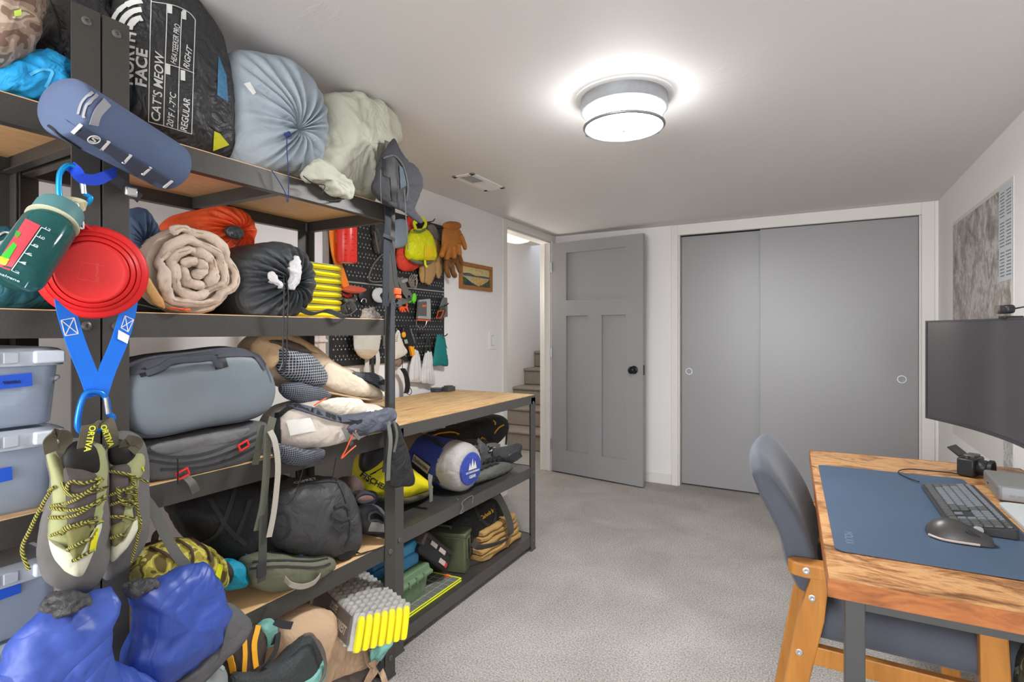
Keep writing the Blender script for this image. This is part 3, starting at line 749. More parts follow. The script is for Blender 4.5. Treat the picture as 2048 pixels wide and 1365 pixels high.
m = MB(); m.bx(-.02, .44, 1.59, 2.09, .452, .545); m.build('seat', M_uph, ch, bevel=.035, seg=4)
for yy in (1.575, 2.10):
    m = MB(); ar = [V(x, y, .625) for x, y in ((.42, yy-.026), (-.02, yy-.026), (-.048, yy-.020), (-.062, yy), (-.048, yy+.020), (-.02, yy+.026), (.42, yy+.026))]
    m.prism(ar, (0, 0, .036)).build('armrest', M_chairwood, ch, smooth=False, bevel=.005)
    m = MB(); m.loft([[V(x-w, yy-.016, z), V(x+w, yy-.016, z), V(x+w, yy+.016, z), V(x-w, yy+.016, z)] for x, z, w in ((-.105, 0, .020), (-.05, .30, .026), (-.008, .52, .030), (.012, .626, .020))])
    m.build('leg', M_chairwood, ch, smooth=False, bevel=.004)
    m = MB(); m.loft([[V(x-w, yy-.016, z), V(x+w, yy-.016, z), V(x+w, yy+.016, z), V(x-w, yy+.016, z)] for x, z, w in ((.375, 0, .019), (.352, .4, .028), (.345, .626, .024))])
    m.build('leg', M_chairwood, ch, smooth=False, bevel=.004)
    MB().bx(-.045, .35, yy-.012, yy+.012, .405, .452).build('side_rail', M_chairwood, ch, smooth=False, bevel=.003)
    for x, z in ((-.005, .575), (-.034, .43)):
        sgn = -1
        MB().lathe([(.0085, 0), (.0085, .002), (.004, .003), (.001, .0015)], (x, yy-.016, z), (0, -1, 0), 14).build('bolt', M_silver, ch)
    MB().lathe([(.0085, 0), (.0085, .002), (.004, .003), (.001, .0015)], (-.018, yy-.026, .645), (0, -1, 0), 14).build('bolt', M_silver, ch)
MB().bx(-.03, -.01, 1.60, 2.08, .41, .45).build('cross_rail', M_chairwood, ch, smooth=False)
MB().bx(.34, .36, 1.60, 2.08, .41, .45).build('cross_rail', M_chairwood, ch, smooth=False)
# ------------------------------------------------------------------ helpers for soft gear
def surf(o, t): return bvh(o, OFF[o.name])
def H(u, v, bv, lift=.001):
    d = (P(u, v, y=EYE.y+1) if False else P(u, v, x=-1.0 if u < 1600 else 1.0))-EYE
    d.normalize(); h = bv.ray_cast(EYE, d)
    if h[0] is None: return None, None
    n = h[1] if h[1].dot(d) < 0 else -h[1]
    return h[0]+n*lift, n
def band(name, pxs, bv, w, m, parent, t=.0016, lift=.0015, n=6, closed=False):
    """a strap or printed line lying on a surface"""
    pp = catmull([(a, b, 0) for a, b in pxs], n, closed) if len(pxs) > 2 or closed else [Vector((pxs[0][0], pxs[0][1], 0)).lerp(Vector((pxs[1][0], pxs[1][1], 0)), k/n) for k in range(n+1)]
    pts = []; sd = []
    for q in pp:
        h, nn = H(q.x, q.y, bv, lift)
        if h is not None: pts.append(h); sd.append(nn)
    if len(pts) < 2: return None
    side = []
    for i in range(len(pts)):
        d = pts[min(i+1, len(pts)-1)]-pts[max(i-1, 0)]; side.append(sd[i].cross(d))
    return MB().ribbon(pts, w, t, side).build(name, m, parent)
def patch(name, quad, bv, m, parent, nu=10, nv=10, lift=.0012):
    """a label, print or panel lying on a surface; quad = four photo corners"""
    a, b, c, d = [Vector((q[0], q[1], 0)) for q in quad]; vs = []; ok = []
    for j in range(nv+1):
        for i in range(nu+1):
            s, t_ = i/nu, j/nv; q = a.lerp(b, s).lerp(d.lerp(c, s), t_)
            h, nn = H(q.x, q.y, bv, lift); vs.append(h if h is not None else V(0, 0, 0)); ok.append(h is not None)
    fs = []
    for j in range(nv):
        for i in range(nu):
            f = (j*(nu+1)+i, j*(nu+1)+i+1, (j+1)*(nu+1)+i+1, (j+1)*(nu+1)+i)
            if all(ok[k] for k in f): fs.append(f)
    if not fs: return None
    used = sorted({k for f in fs for k in f}); idx = {k: i for i, k in enumerate(used)}
    mb = MB(); mb.add([vs[k] for k in used], [[idx[k] for k in f] for f in fs]); return mb.build(name, m, parent)
def decal(body, p0, p1, size, bv, m, name, parent, bold=.01, shear=0, fit=True, flip=False, lift=.0015):
    """lettering on a surface reading from photo point p0 to p1"""
    h0, n0 = H(p0[0], p0[1], bv); h1, n1 = H(p1[0], p1[1], bv)
    if h0 is None or h1 is None: return None
    ex = h1-h0; nn = (n0+n1).normalized(); ey = nn.cross(ex)
    if flip: ey = -ey
    L = ex.length; sxx = 1.0
    if fit:
        cu = bpy.data.curves.new('m', 'FONT'); cu.body = body; cu.size = size; to = bpy.data.objects.new('m', cu); COL.objects.link(to)
        bpy.context.view_layer.update(); sxx = L/max(1e-4, to.dimensions.x); bpy.data.objects.remove(to); bpy.data.curves.remove(cu)
    return text(body, size, (h0+h1)/2, ex, ey, m, name, parent, bold, onto=bv, shear=shear, sx=sxx, lift=lift)
def cord(name, pxs, m, parent, r=.0018, x=None, n=6, **k):
    pts = [q if isinstance(q, Vector) else P(q[0], q[1], x=(q[2] if len(q) > 2 else x)) for q in pxs]
    return MB().tube(catmull(pts, n), r, 7).build(name, m, parent)
def strap(name, pxs, m, parent, w=.022, x=None, side=(0, 1, 0), t=.0018, n=6):
    pts = [q if isinstance(q, Vector) else P(q[0], q[1], x=(q[2] if len(q) > 2 else x)) for q in pxs]
    return MB().ribbon(catmull(pts, n), w, t, side).build(name, m, parent)
def base(pts): 
    return V(sum(p.x for p in pts)/len(pts), sum(p.y for p in pts)/len(pts), min(p.z for p in pts))
def bag(name, label, cat, pxs, x, m, df=.05, db=.08, group=None, disp=(.006, 16, 1), part='body', n=(1, 0, 0), **k):
    pts = PP(pxs, x=x); t = thing(name, label, cat, base(pts), group)
    if isinstance(k.get('center'), tuple): k['center'] = P(k['center'][0], k['center'][1], x=x)
    b = MB().puff(pts, n, df, db, **k).build(part, m, t, disp=disp, angle=70)
    return t, b, surf(b, t)
def sub(name, pxs, x, m, parent, df=.03, db=.03, disp=(.004, 18, 2), n=(1, 0, 0), **k):
    if isinstance(k.get('center'), tuple): k['center'] = P(k['center'][0], k['center'][1], x=x)
    b = MB().puff(PP(pxs, x=x), n, df, db, **k).build(name, m, parent, disp=disp, angle=70)
    return b, surf(b, parent)
def loop(name, pxs, x, m, parent, r=.004, n=5):
    return MB().tube(catmull(PP(pxs, x=x), n, True), r, 10, True).build(name, m, parent)

# ------------------------------------------------------------------ top shelf
M_sackblk = fab('sack_black', (46, 46, 49), .45, .8, 13, 0, .15, spec=.5, dist=1.8)
t, b, bv = bag('sleeping_bag', 'big black storage sack with white printed size chart on the top shelf', 'sleeping bag',
   [(228, 235), (200, 120), (212, 30), (250, -45), (330, -65), (385, 0), (428, 70), (448, 150), (457, 230), (456, 318), (400, 330), (330, 310), (262, 270)], -1.46, M_sackblk, .10, .24, p=3, disp=(.007, 11, 3), zmin=SH[4], N=110, K=18)
for q in (((297, 243), (299, 120), (303, -5)), ((383, 268), (386, 150), (390, 40)), ((327, 251), (330, 130), (334, 8)), ((355, 260), (358, 140), (363, 24))): band('chart_line', q, bv, .0016, M_print, t, .0008)
for q in (((297, 243), (340, 255), (383, 268)), ((330, 127), (360, 136), (388, 147)), ((303, 4), (350, 12), (378, 26), (390, 40))): band('chart_line', q, bv, .0016, M_print, t, .0008)
decal("CAT'S MEOW", (311, 243), (320, 108), .026, bv, M_print, 'lettering', t, .012, .15)
decal("20°F / -7°C", (339, 253), (346, 187), .020, bv, M_print, 'lettering', t, .012, .15)
decal("REGULAR", (367, 262), (374, 198), .022, bv, M_print, 'lettering', t, .012, .15)
decal("HEATSEEKER PRO", (346, 127), (355, 50), .018, bv, M_print, 'lettering', t, .006, .15)
decal("RIGHT", (372, 137), (379, 95), .021, bv, M_print, 'lettering', t, .012, .15)
for (a, b_) in (((331, 148), (340, 128)), ((361, 160), (370, 140)), ((335, 26), (344, 8)), ((364, 38), (372, 20))):
    patch('chart_tab', [(a[0], a[1]), (b_[0], a[1]+2), (b_[0], b_[1]+2), (a[0], b_[1])], bv, M_print, t, 3, 3)
decal("NORTH", (256, 168), (262, 66), .034, bv, M_print, 'lettering', t, .03)
decal("FACE", (283, 172), (285, 100), .030, bv, M_print, 'lettering', t, .03)
for R_ in (60, 42, 24):
    pts = [(284-R_*math.cos(a), 60-R_*.95*math.sin(a)) for a in [PI/2*k/8 for k in range(9)]]
    band('dome_logo', pts, bv, .013, M_print, t, .0008, .002)
M_meshblue = mat('mesh_blue', (70, 124, 164), .6, bump=.6, bs=300, bd=.002, var=.2, vs=120)
patch('mesh_panel', [(436, 110), (452, 150), (456, 205), (434, 190)], bv, M_meshblue, t)
patch('yellow_flash', [(428, 262), (440, 268), (458, 290), (426, 302)], bv, mat('mesh_yellow', (204, 204, 40), .6, bump=.6, bs=300), t)

t, b, bv = bag('stuff_sack', 'black nylon sack behind the rack post beside the size-chart sack', 'bag',
   [(72, 150), (58, 95), (70, 35), (110, -40), (170, -50), (214, 15), (214, 120), (200, 215), (140, 215), (95, 190)], -1.50, M_sackblk, .08, .2, p=3, disp=(.010, 11, 7), zmin=SH[4])
band('seam', [(95, -10), (120, 60), (118, 130)], bv, .004, M_black, t)
M_camobrown = camo('camo_brown', [(110, 88, 76), (150, 128, 112), (176, 158, 142), (132, 110, 92), (190, 178, 162)], 22)
t, b, bv = bag('camo_jacket', 'rolled brown camouflage jacket in the top corner of the rack', 'jacket',
   [(0, 142), (-45, 150), (-60, 60), (-50, -50), (40, -60), (80, -20), (74, 55), (52, 112)], -1.40, M_camobrown, .07, .16, disp=(.012, 14, 4))
patch('lime_tag', [(28, 22), (42, 18), (44, 30), (30, 34)], bv, mat('lime', (176, 206, 80), .6), t, 3, 3)
t, b, bv = bag('stuff_sack', 'bright cyan blue cloth bundle lying on the top shelf beside the post', 'bag',
   [(-30, 175), (-10, 140), (40, 114), (90, 104), (130, 124), (152, 158), (160, 215), (95, 215), (30, 205), (-20, 195)], -1.40, fab('cyan_cloth', (36, 150, 210), .6, .8, 12, 0, .15, dist=1.6), .06, .12, disp=(.013, 15, 9), zmin=SH[4])
band('cord_edge', [(60, 150), (85, 140), (105, 145), (90, 175)], bv, .005, mat('cyan_trim', (80, 176, 226), .5), t)

M_pale = fab('pale_blue_sack', (158, 170, 180), .55, .45, 11, 0, .14, k=1.1)
t, b, bv = bag('stuff_sack', 'pale blue-grey drawstring sack gathered with a navy cord on the top shelf', 'bag',
   [(455, 112), (520, 106), (585, 126), (628, 178), (645, 240), (640, 302), (612, 352), (552, 352), (470, 340), (457, 250)], -1.42, M_pale, .09, .26, center=(572, 266), gather=(19, .015, .034), N=190, K=16, p=2.2, disp=(.003, 14, 5), zmin=SH[4])
t['label'] = 'pale blue-grey drawstring sack gathered with a navy cord on the top shelf'
M_navycord = mat('navy_cord', (34, 52, 110), .6)
h, nn = H(572, 268, bv, .004)
MB().tube([h+V(0, -.006, -.006), h+V(.006, 0, 0), h+V(0, .006, .006)], .007, 8).build('cord_lock', M_navycord, t)
cord('drawcord', [h, P(574, 300, x=-1.30), P(577, 350, x=-1.305), P(576, 404, x=-1.31), P(570, 385, x=-1.31), P(556, 360, x=-1.31), P(543, 341, x=-1.315)], M_navycord, t, .0014)
patch('care_tag', [(487, 168), (500, 164), (512, 186), (506, 190)], bv, mat('tag_white', (226, 226, 222), .6), t, 4, 4)

M_cream = fab('cream_cloth', (192, 193, 178), .75, .6, 9, 0, .05, k=1.1, dist=1.2)
t, b, bv = bag('pillowcase', 'crumpled cream white cloth sack at the end of the top shelf', 'bag',
   [(640, 240), (645, 195), (700, 184), (760, 206), (790, 246), (794, 285), (762, 312), (748, 380), (735, 412), (690, 405), (640, 385), (606, 360), (622, 300)], -1.43, M_cream, .08, .16, p=2.6, disp=(.017, 10, 6), N=110, K=18, zmin=SH[4])
b2, bv2 = sub('gathered_mouth', [(606, 345), (632, 318), (660, 330), (682, 352), (704, 372), (700, 396), (670, 392), (640, 366), (614, 362)], -1.31, M_cream, t, .03, .03, (.012, 26, 5))
cord('tie_cord', [(606, 352, -1.30), (625, 366, -1.29), (650, 372, -1.285), (642, 392, -1.29), (660, 402, -1.30), (690, 398, -1.31)], M_black, t, .0015)

# cap on the post
t = thing('cap', 'dark grey sun cap hung over the post at the end of the rack', 'hat', P(795, 440, x=-1.31))
M_cap = fab('cap_charcoal', (58, 58, 62), .8, .4, 14, .25)
co = [(788, 279), (800, 302), (818, 324), (834, 335), (842, 352), (844, 370), (838, 394), (830, 410), (815, 420), (795, 416), (775, 408), (752, 390), (744, 372), (752, 350), (762, 316), (774, 296)]
nc = V(.86, -.5, 0).normalized()
b = MB().puff(PP(co, x=-1.27), nc, .022, .075, center=P(800, 372, x=-1.27), p=3, N=90, K=14).build('crown', M_cap, t, disp=(.007, 16, 2), angle=70); bv = surf(b, t)
patch('brim_opening', [(764, 316), (790, 314), (790, 360), (766, 352)], bv, M_dark, t, 6, 6, .002)
patch('brim_opening', [(779, 350), (792, 352), (795, 404), (783, 404)], bv, M_dark, t, 6, 6, .0025)
patch('mesh_lining', [(797, 330), (806, 338), (812, 372), (800, 378)], bv, mat('cap_lining', (66, 80, 88), .7), t, 6, 6, .003)
band('brim_seam', [(766, 318), (776, 313), (790, 314), (806, 334), (814, 372), (812, 402)], bv, .005, mat('cap_seam', (84, 84, 86), .8), t, .004, .003)
MB().puff(PP([(776, 404), (806, 400), (834, 400), (830, 418), (838, 430), (847, 442), (840, 447), (824, 438), (806, 424), (786, 414)], x=-1.262), nc, .008, .006, N=48, K=6).build('brim', M_cap, t)
cord('chin_cord', [(809, 380, -1.235), (811, 420, -1.24), (814, 470, -1.25), (816, 500, -1.26)], M_greystrap, t, .0020)
cord('chin_cord', [(761, 340, -1.245), (761, 370, -1.245), (763, 408, -1.25)], M_greystrap, t, .0013)

# straps hanging down the end post
t = thing('webbing_strap', 'wide black webbing strap hanging down the right post of the rack', 'strap', P(775, 620, x=-1.30))
M_ndk = mat('strap_nightblue', (40, 44, 52), .75, bump=.25, bs=300, bd=.001)
strap('webbing', [(773, 402, -1.31), (776, 440, -1.30), (773, 500, -1.295), (772, 560, -1.295), (771, 613, -1.295)], M_ndk, t, .032)
strap('slider', [(766, 470, -1.29), (790, 480, -1.29)], M_black, t, .012, side=(0, 0, 1))
t = thing('webbing_strap', 'narrow black strap with an orange side-release buckle beside the end post', 'strap', P(795, 615, x=-1.28))
strap('webbing', [(780, 480, -1.30), (787, 520, -1.29), (791, 560, -1.285), (796, 580, -1.28)], M_blackstrap, t, .022)
bk = MB().box(P(795, 583, x=-1.278), (.010, .032, .022)); bk.box(P(797, 594, x=-1.278), (.008, .028, .012)); bk.build('buckle', M_orange, t, bevel=.003)
strap('webbing_tail', [(798, 598, -1.28), (800, 606, -1.27), (794, 612, -1.26), (790, 606, -1.27)], M_blackstrap, t, .018)
t = thing('webbing_strap', 'long dark grey strap running down the right post below the middle shelf', 'strap', P(785, 800, x=-1.31))
strap('webbing', [(786, 600, -1.318), (784, 680, -1.315), (783, 760, -1.315), (784, 806, -1.315)], mat('strap_slate', (64, 66, 72), .8, bump=.3, bs=300, bd=.001), t, .020)

# ------------------------------------------------------------------ gear hung on the post between the racks
M_slate = fab('slate_neoprene', (88, 102, 132), .85, .05, 20, .35, .05)
M_slated = fab('slate_dark', (70, 76, 92), .85, .05, 20, .35, .05)
A = P(128, 212, x=-1.18); B = P(339, 333, x=-1.278); ax = (B-A).normalized(); L = (B-A).length; R0 = .056
t = thing('insulated_flask_pouch', 'slate blue cylindrical pouch with a row of webbing loops hung on the post', 'pouch', (A+B)/2-V(0, 0, R0))
b = MB().lathe([(.001, -.003), (.03, -.003), (R0*.92, -.002), (R0*.985, .003), (R0, .010), (R0, L*.5), (R0, L-.012), (R0*.97, L), (R0*.85, L+.008), (.03, L+.012), (.001, L+.012)], A, ax, 48).build('body', M_slate, t, angle=60)
bv = surf(b, t)
def ringpt(a0, a1): return (a0, a1)
patch('dark_panel', [(130, 238), (165, 262), (345, 366), (322, 392)], bv, M_slated, t, 20, 8, .0012)
for a, b_, w in (((184, 186), (158, 230), .005), ((193, 190), (168, 236), .005), ((213, 205), (186, 250), .016)):
    band('stripe', [a, ((a[0]+b_[0])/2-5, (a[1]+b_[1])/2-2), b_], bv, w, mat('stripe_grey', (150, 152, 160), .7), t, .001, .0022)
for a, b_ in (((163, 248), (146, 265)), ((216, 281), (202, 297)), ((260, 308), (246, 324)), ((300, 333), (285, 347)), ((343, 360), (328, 373))):
    band('webbing_loop', [a, b_], bv, .0055, mat('loop_white', (222, 222, 222), .7), t, .003, .003, 3)
band('loop_web', [(160, 262), (210, 292), (262, 322), (330, 362)], bv, .020, M_slated, t, .003, .002)
h, nn = H(186, 276, bv, .0045)
u_ = ax; w_ = nn.cross(u_)
MB().tube([h+u_*.0095*math.cos(a)+w_*.0095*math.sin(a) for a in [2*PI*k/24 for k in range(24)]], .0011, 6, True).build('logo_ring', M_print, t)
MB().ribbon(catmull([h+u_*p+w_*q for p, q in ((.004, .006), (-.003, .005), (-.004, .001), (.003, -.001), (.004, -.005), (-.004, -.006))], 5), .0028, .001, nn.cross(u_)).build('logo_mark', M_print, t)
band('piping', [(98, 252), (130, 276), (200, 322), (300, 382)], bv, .004, M_black, t, .003)

def facing(p, k=.55): d = EYE-p; d.z *= .4; return d.normalized()
M_cyanmetal = mat('anodised_cyan', (22, 150, 214), .25, .5)
t = thing('carabiner', 'cyan blue carabiner clipped above the water bottle', 'carabiner', P(150, 412, x=-1.24))
loop('carabiner_body', [(130, 334), (119, 350), (118, 385), (124, 403), (140, 411), (160, 412), (177, 405), (181, 395), (171, 388), (167, 378), (163, 355), (155, 338), (142, 331)], -1.24, M_cyanmetal, t, .0048)
MB().tube(PP([(166, 362), (168, 388)], x=-1.236), .0045, 10).build('gate', M_silver, t)
M_bluewebd = mat('royal_webbing', (22, 66, 196), .7, bump=.4, bs=260, bd=.001)
t = thing('webbing_loop', 'royal blue webbing loop threaded through the cyan carabiner', 'strap', P(190, 366, x=-1.25))
strap('webbing', [(140, 332, -1.245), (152, 342, -1.235), (163, 356, -1.232), (190, 360, -1.235), (214, 352, -1.24), (232, 345, -1.26)], M_bluewebd, t, .021, side=(0, .2, 1))
t = thing('webbing_strap', 'black pouch strap with a plastic slider under the slate pouch', 'strap', P(258, 400, x=-1.3))
strap('webbing', [(225, 355, -1.30), (250, 372, -1.295), (268, 386, -1.295), (280, 398, -1.30)], M_blackstrap, t, .022, side=(0, .4, 1))
MB().box(P(262, 384, x=-1.285), (.010, .024, .020)).build('slider', M_silver, t, bevel=.003)

# water bottle
gm = NT('bottle_teal'); gm.p(Base_Color=lin((70, 150, 150)), Roughness=.08); gm.b.inputs['Transmission Weight'].default_value = .75; gm.b.inputs['IOR'].default_value = 1.3
A = P(27, 560, x=-1.175); B = P(123, 418, x=-1.235); ax = (B-A).normalized(); L = (B-A).length
t = thing('water_bottle', 'teal translucent water bottle with red sticker hanging from a carabiner', 'bottle', (A.x, A.y, A.z-.04))
RB = .0405
b = MB().lathe([(.001, 0), (RB*.8, 0), (RB*.95, .006), (RB, .014), (RB, L*.70), (RB*.97, L*.74), (RB*.84, L*.775), (RB*.82, L*.80), (RB*.78, L*.80), (RB*.78, L*.775), (RB*.9, L*.74), (RB*.93, L*.70), (RB*.93, .014), (RB*.7, .005), (.001, .005)], A, ax, 48).build('bottle_wall', gm.m, t, angle=50)
MB().lathe([(.001, .006), (RB*.7, .006), (RB*.92, .015), (RB*.92, L*.5), (.001, L*.5)], A, ax, 40).build('water', mat('teal_water', (24, 92, 90), .25), t, angle=50)
bv = surf(b, t)
MB().lathe([(RB*.86, L*.805), (RB*.93, L*.81), (RB*.93, L*.97), (RB*.88, L), (RB*.4, L*1.005), (.001, L*1.005)], A, ax, 72, fold=lambda a, j: .012*(1 if math.sin(36*a) > 0 else 0) if j in (1, 2) else 0).build('cap', mat('cap_teal', (88, 136, 140), .5), t, angle=50)
MB().lathe([(RB*.80, L*.785), (RB*1.02, L*.788), (RB*1.02, L*.803), (RB*.80, L*.805)], A, ax, 40).build('neck_ring', mat('ring_cream', (206, 204, 176), .6), t)
q = B+ax*.004; MB().ribbon(catmull([q-V(0, .02, 0), q+ax*.02+V(0, .004, .0), q+V(.01, .03, .01), P(150, 420, x=-1.225)], 6), .016, .003, (0, .3, 1)).build('cap_strap', mat('strap_cream', (208, 204, 168), .6), t)
patch('sticker', [(52, 438), (81, 452), (20, 541), (-8, 530)], bv, mat('sticker_red', (226, 70, 84), .5), t, 8, 12, .001)
patch('plant_picture', [(28, 486), (35, 492), (18, 520), (2, 515)], bv, mat('sticker_green', (60, 186, 60), .5), t, 6, 6, .0016)
patch('plant_picture', [(34, 462), (44, 468), (36, 478), (30, 472)], bv, mat('sticker_leaf', (86, 150, 60), .5), t, 4, 4, .0016)
patch('plant_picture', [(2, 514), (20, 520), (12, 531), (-4, 526)], bv, mat('sticker_yellow', (226, 214, 40), .5), t, 5, 5, .0018)
M_scale = mat('scale_white', (206, 220, 220), .5)
band('scale_line', [(83, 456), (54, 498), (24, 540)], bv, .0013, M_scale, t, .0006)
for i, s in enumerate('12 10 8 6 4 2'.split()):
    a = (83-11.8*i, 456+16.8*i); band('scale_tick', [a, (a[0]+15, a[1]+7)], bv, .0012, M_scale, t, .0006, n=3)
    decal(s, (a[0]+6, a[1]+1), (a[0]+16, a[1]+6), .008, bv, M_scale, 'scale_figure', t, .01)
decal('nalgene', (-2, 545), (40, 562), .011, bv, M_scale, 'lettering', t, .02)
h, nn = H(56, 566, bv, .001)
if h is not None:
    w_ = nn.cross(ax); 
    for r_ in (.0095, .006, .0025): MB().tube([h+ax*r_*math.cos(a)+w_*r_*math.sin(a) for a in [2*PI*k/24 for k in range(24)]], .0008, 6, True).build('round_logo', M_scale, t)
t = thing('carabiner', 'small silver snap clip joining bottle and red bowl', 'carabiner', P(158, 456, x=-1.225))
loop('clip_body', [(146, 412), (143, 424), (150, 440), (160, 456), (166, 456), (164, 440), (158, 420), (152, 406)], -1.222, M_silver, t, .0028)
MB().tube(PP([(150, 412), (154, 430)], x=-1.216), .003, 8).build('gate', M_silver, t)

# red bowl
c = P(186, 545, x=-1.235); nb = V(.9, -.42, -.08).normalized()
t = thing('folding_bowl', 'red collapsible silicone bowl hung bottom-out on the post', 'bowl', c-V(0, 0, .092))
M_redsil = mat('red_silicone', (226, 40, 42), .45, spec=.35, k=1.0)
R_ = .0905
prof = [(R_*.90, -.008), (R_, -.002), (R_*1.005, .001), (R_*.96, .005), (R_*.87, .010), (R_*.86, .009), (R_*.84, .017), (R_*.78, .021), (R_*.765, .016), (R_*.75, .024), (R_*.67, .028), (R_*.655, .023), (R_*.64, .031), (R_*.60, .0335), (R_*.55, .032), (R_*.5, .0305), (R_*.02, .0305)]
MB().lathe(prof, c, nb, 80).build('bowl', M_redsil, t, angle=60)
ex, ey, _z = rot_to(nb)
cc = c+nb*.0308
MB().tube([cc+ex*a+ey*b_ for a, b_ in ((.022, .012), (-.016, .018), (-.022, -.014), (.016, -.020))], .0006, 5, True).build('embossed_square', mat('red_emboss', (240, 96, 88), .45), t)
text('OUTWARD', .007, cc-ex*-.008, ey, -ex, mat('red_emboss', (240, 96, 88), .45), 'embossed_word', t, thick=.0006)
hp = P(152, 460, x=-1.23); MB().ribbon(catmull([c+(hp-c)*.85, hp+V(0, -.002, .004), hp+V(0, .012, .012), c+(P(185, 458, x=-1.23)-c)*.95], 5), .016, .004, nb).build('hang_tab', M_redsil, t)

# blue sling
M_blueweb = mat('sling_blue', (20, 112, 224), .65, bump=.5, bs=180, bd=.0015)
t = thing('webbing_sling', 'bright blue webbing sling in a V below the red bowl', 'strap', P(195, 795, x=-1.25))
l1 = strap('webbing', [(128, 560, -1.262), (131, 612, -1.252), (150, 680, -1.25), (178, 752, -1.25), (192, 792, -1.245)], M_blueweb, t, .031, t=.0028, side=(0, 1, .25))
l2 = strap('webbing', [(264, 560, -1.262), (256, 620, -1.252), (240, 680, -1.25), (213, 745, -1.25), (198, 792, -1.245)], M_blueweb, t, .031, t=.0028, side=(0, 1, -.25))
for o, qs in ((l1, ((122, 641), (148, 636), (156, 668), (130, 672))), (l2, ((250, 632), (267, 640), (256, 664), (242, 656)))):
    bv = surf(o, t); a, b_, c_, d_ = qs
    for p0, p1 in ((a, b_), (b_, c_), (c_, d_), (d_, a), (a, c_), (b_, d_)): band('stitching', [p0, p1], bv, .0016, M_print, t, .0008, .0006, 5)
bv = surf(l2, t); patch('white_tag', [(236, 660), (258, 672), (254, 688), (234, 678)], bv, M_white, t, 3, 3, .002)
t = thing('carabiner', 'royal blue carabiner holding the climbing shoes on the sling', 'carabiner', P(190, 866, x=-1.235))
loop('carabiner_body', [(174, 786), (162, 808), (155, 845), (160, 862), (172, 866), (196, 860), (218, 849), (226, 836), (217, 826), (213, 800), (200, 786)], -1.235, mat('anodised_blue', (30, 118, 216), .25, .4), t, .0055)
MB().tube(PP([(211, 796), (216, 828)], x=-1.23), .004, 10).build('gate', M_silver, t)

# climbing shoes
M_rubber = mat('shoe_rubber', (104, 102, 100), .75, var=.08, vs=30)
M_sage = fab('shoe_sage', (158, 162, 118), .8, .15, 18, .2)
M_bone = fab('shoe_bone', (204, 206, 184), .8, .15, 18, .2)
M_tongue = fab('shoe_tongue', (84, 78, 76), .85, .2, 20, .3)
M_olive = fab('shoe_olive', (120, 118, 74), .85, .2, 20, .3)
t_ = NT('lace_rope'); t_.p(Roughness=.8); wv = t_.n('ShaderNodeTexWave', wave_type='BANDS', bands_direction='DIAGONAL'); wv.inputs['Scale'].default_value = 110; wv.inputs['Distortion'].default_value = 3
t_.l(t_.coord(), wv.inputs['Vector']); t_.out(t_.ramp(wv.outputs[0], [(.45, lin((52, 50, 30))), (.55, lin((168, 162, 70)))])); M_lace = t_.m
def shoe(label, x, sole, upper, toe, tongue, hole, laces, loops, n, left):
    pts = PP(sole, x=x); t = thing('climbing_shoe', label, 'shoe', base(pts), 'climbing shoes hung on the post')
    n = Vector(n).normalized()
    MB().puff(pts, n, .050, .045, p=2.2, N=80).build('rubber_rand', M_rubber, t, disp=(.002, 18, 1), angle=70)
    b = MB().puff(PP(upper, x=x+.018), n, .048, .02, p=2.3, N=72).build('upper', M_sage, t, disp=(.003, 20, 2), angle=70); bv = surf(b, t)
    b3 = MB().puff(PP(toe, x=x+.030), n, .044, .012, p=2.3, N=60).build('toe_patch', M_bone, t, disp=(.002, 20, 3), angle=70)
    b4 = MB().puff(PP(hole, x=x+.045), n, .020, .01, p=2.5, N=40).build('lining', M_dark, t)
    b2 = MB().puff(PP(tongue[0], x=x+.050), n, .030, .012, p=2.5, N=48).build('tongue', M_tongue, t, disp=(.002, 20, 3)); 
    b5 = MB().puff(PP(tongue[1], x=x+.052), n, .034, .012, p=2.5, N=48).build('tongue_base', M_olive, t)
    vs = []; fs = []
    for o in (b, b3, b2, b5):
        off = OFF[o.name]; k = len(vs); vs += [v.co+off for v in o.data.vertices]; fs += [[i+k for i in p.vertices] for p in o.data.polygons]
    bv2 = BVHTree.FromPolygons(vs, fs)
    for lc in laces:
        pp = catmull([(a, b_, 0) for a, b_ in lc], 5); pts = []
        for q in pp:
            h, nn = H(q.x, q.y, bv2, .004)
            if h is None: h = P(q.x, q.y, x=(pts[-1].x if pts else x+.05))
            pts.append(h)
        MB().tube(pts, .0030, 7).build('lace', M_lace, t)
    for lp, w, m in loops:
        MB().ribbon(catmull([P(a, b_, x=x+dx_) for a, b_, dx_ in lp], 6), w, .002, (0, 1, .2)).build('pull_loop', m, t)
    return t, bv, bv2
M_loopt = mat('loop_tape', (92, 88, 74), .8); 
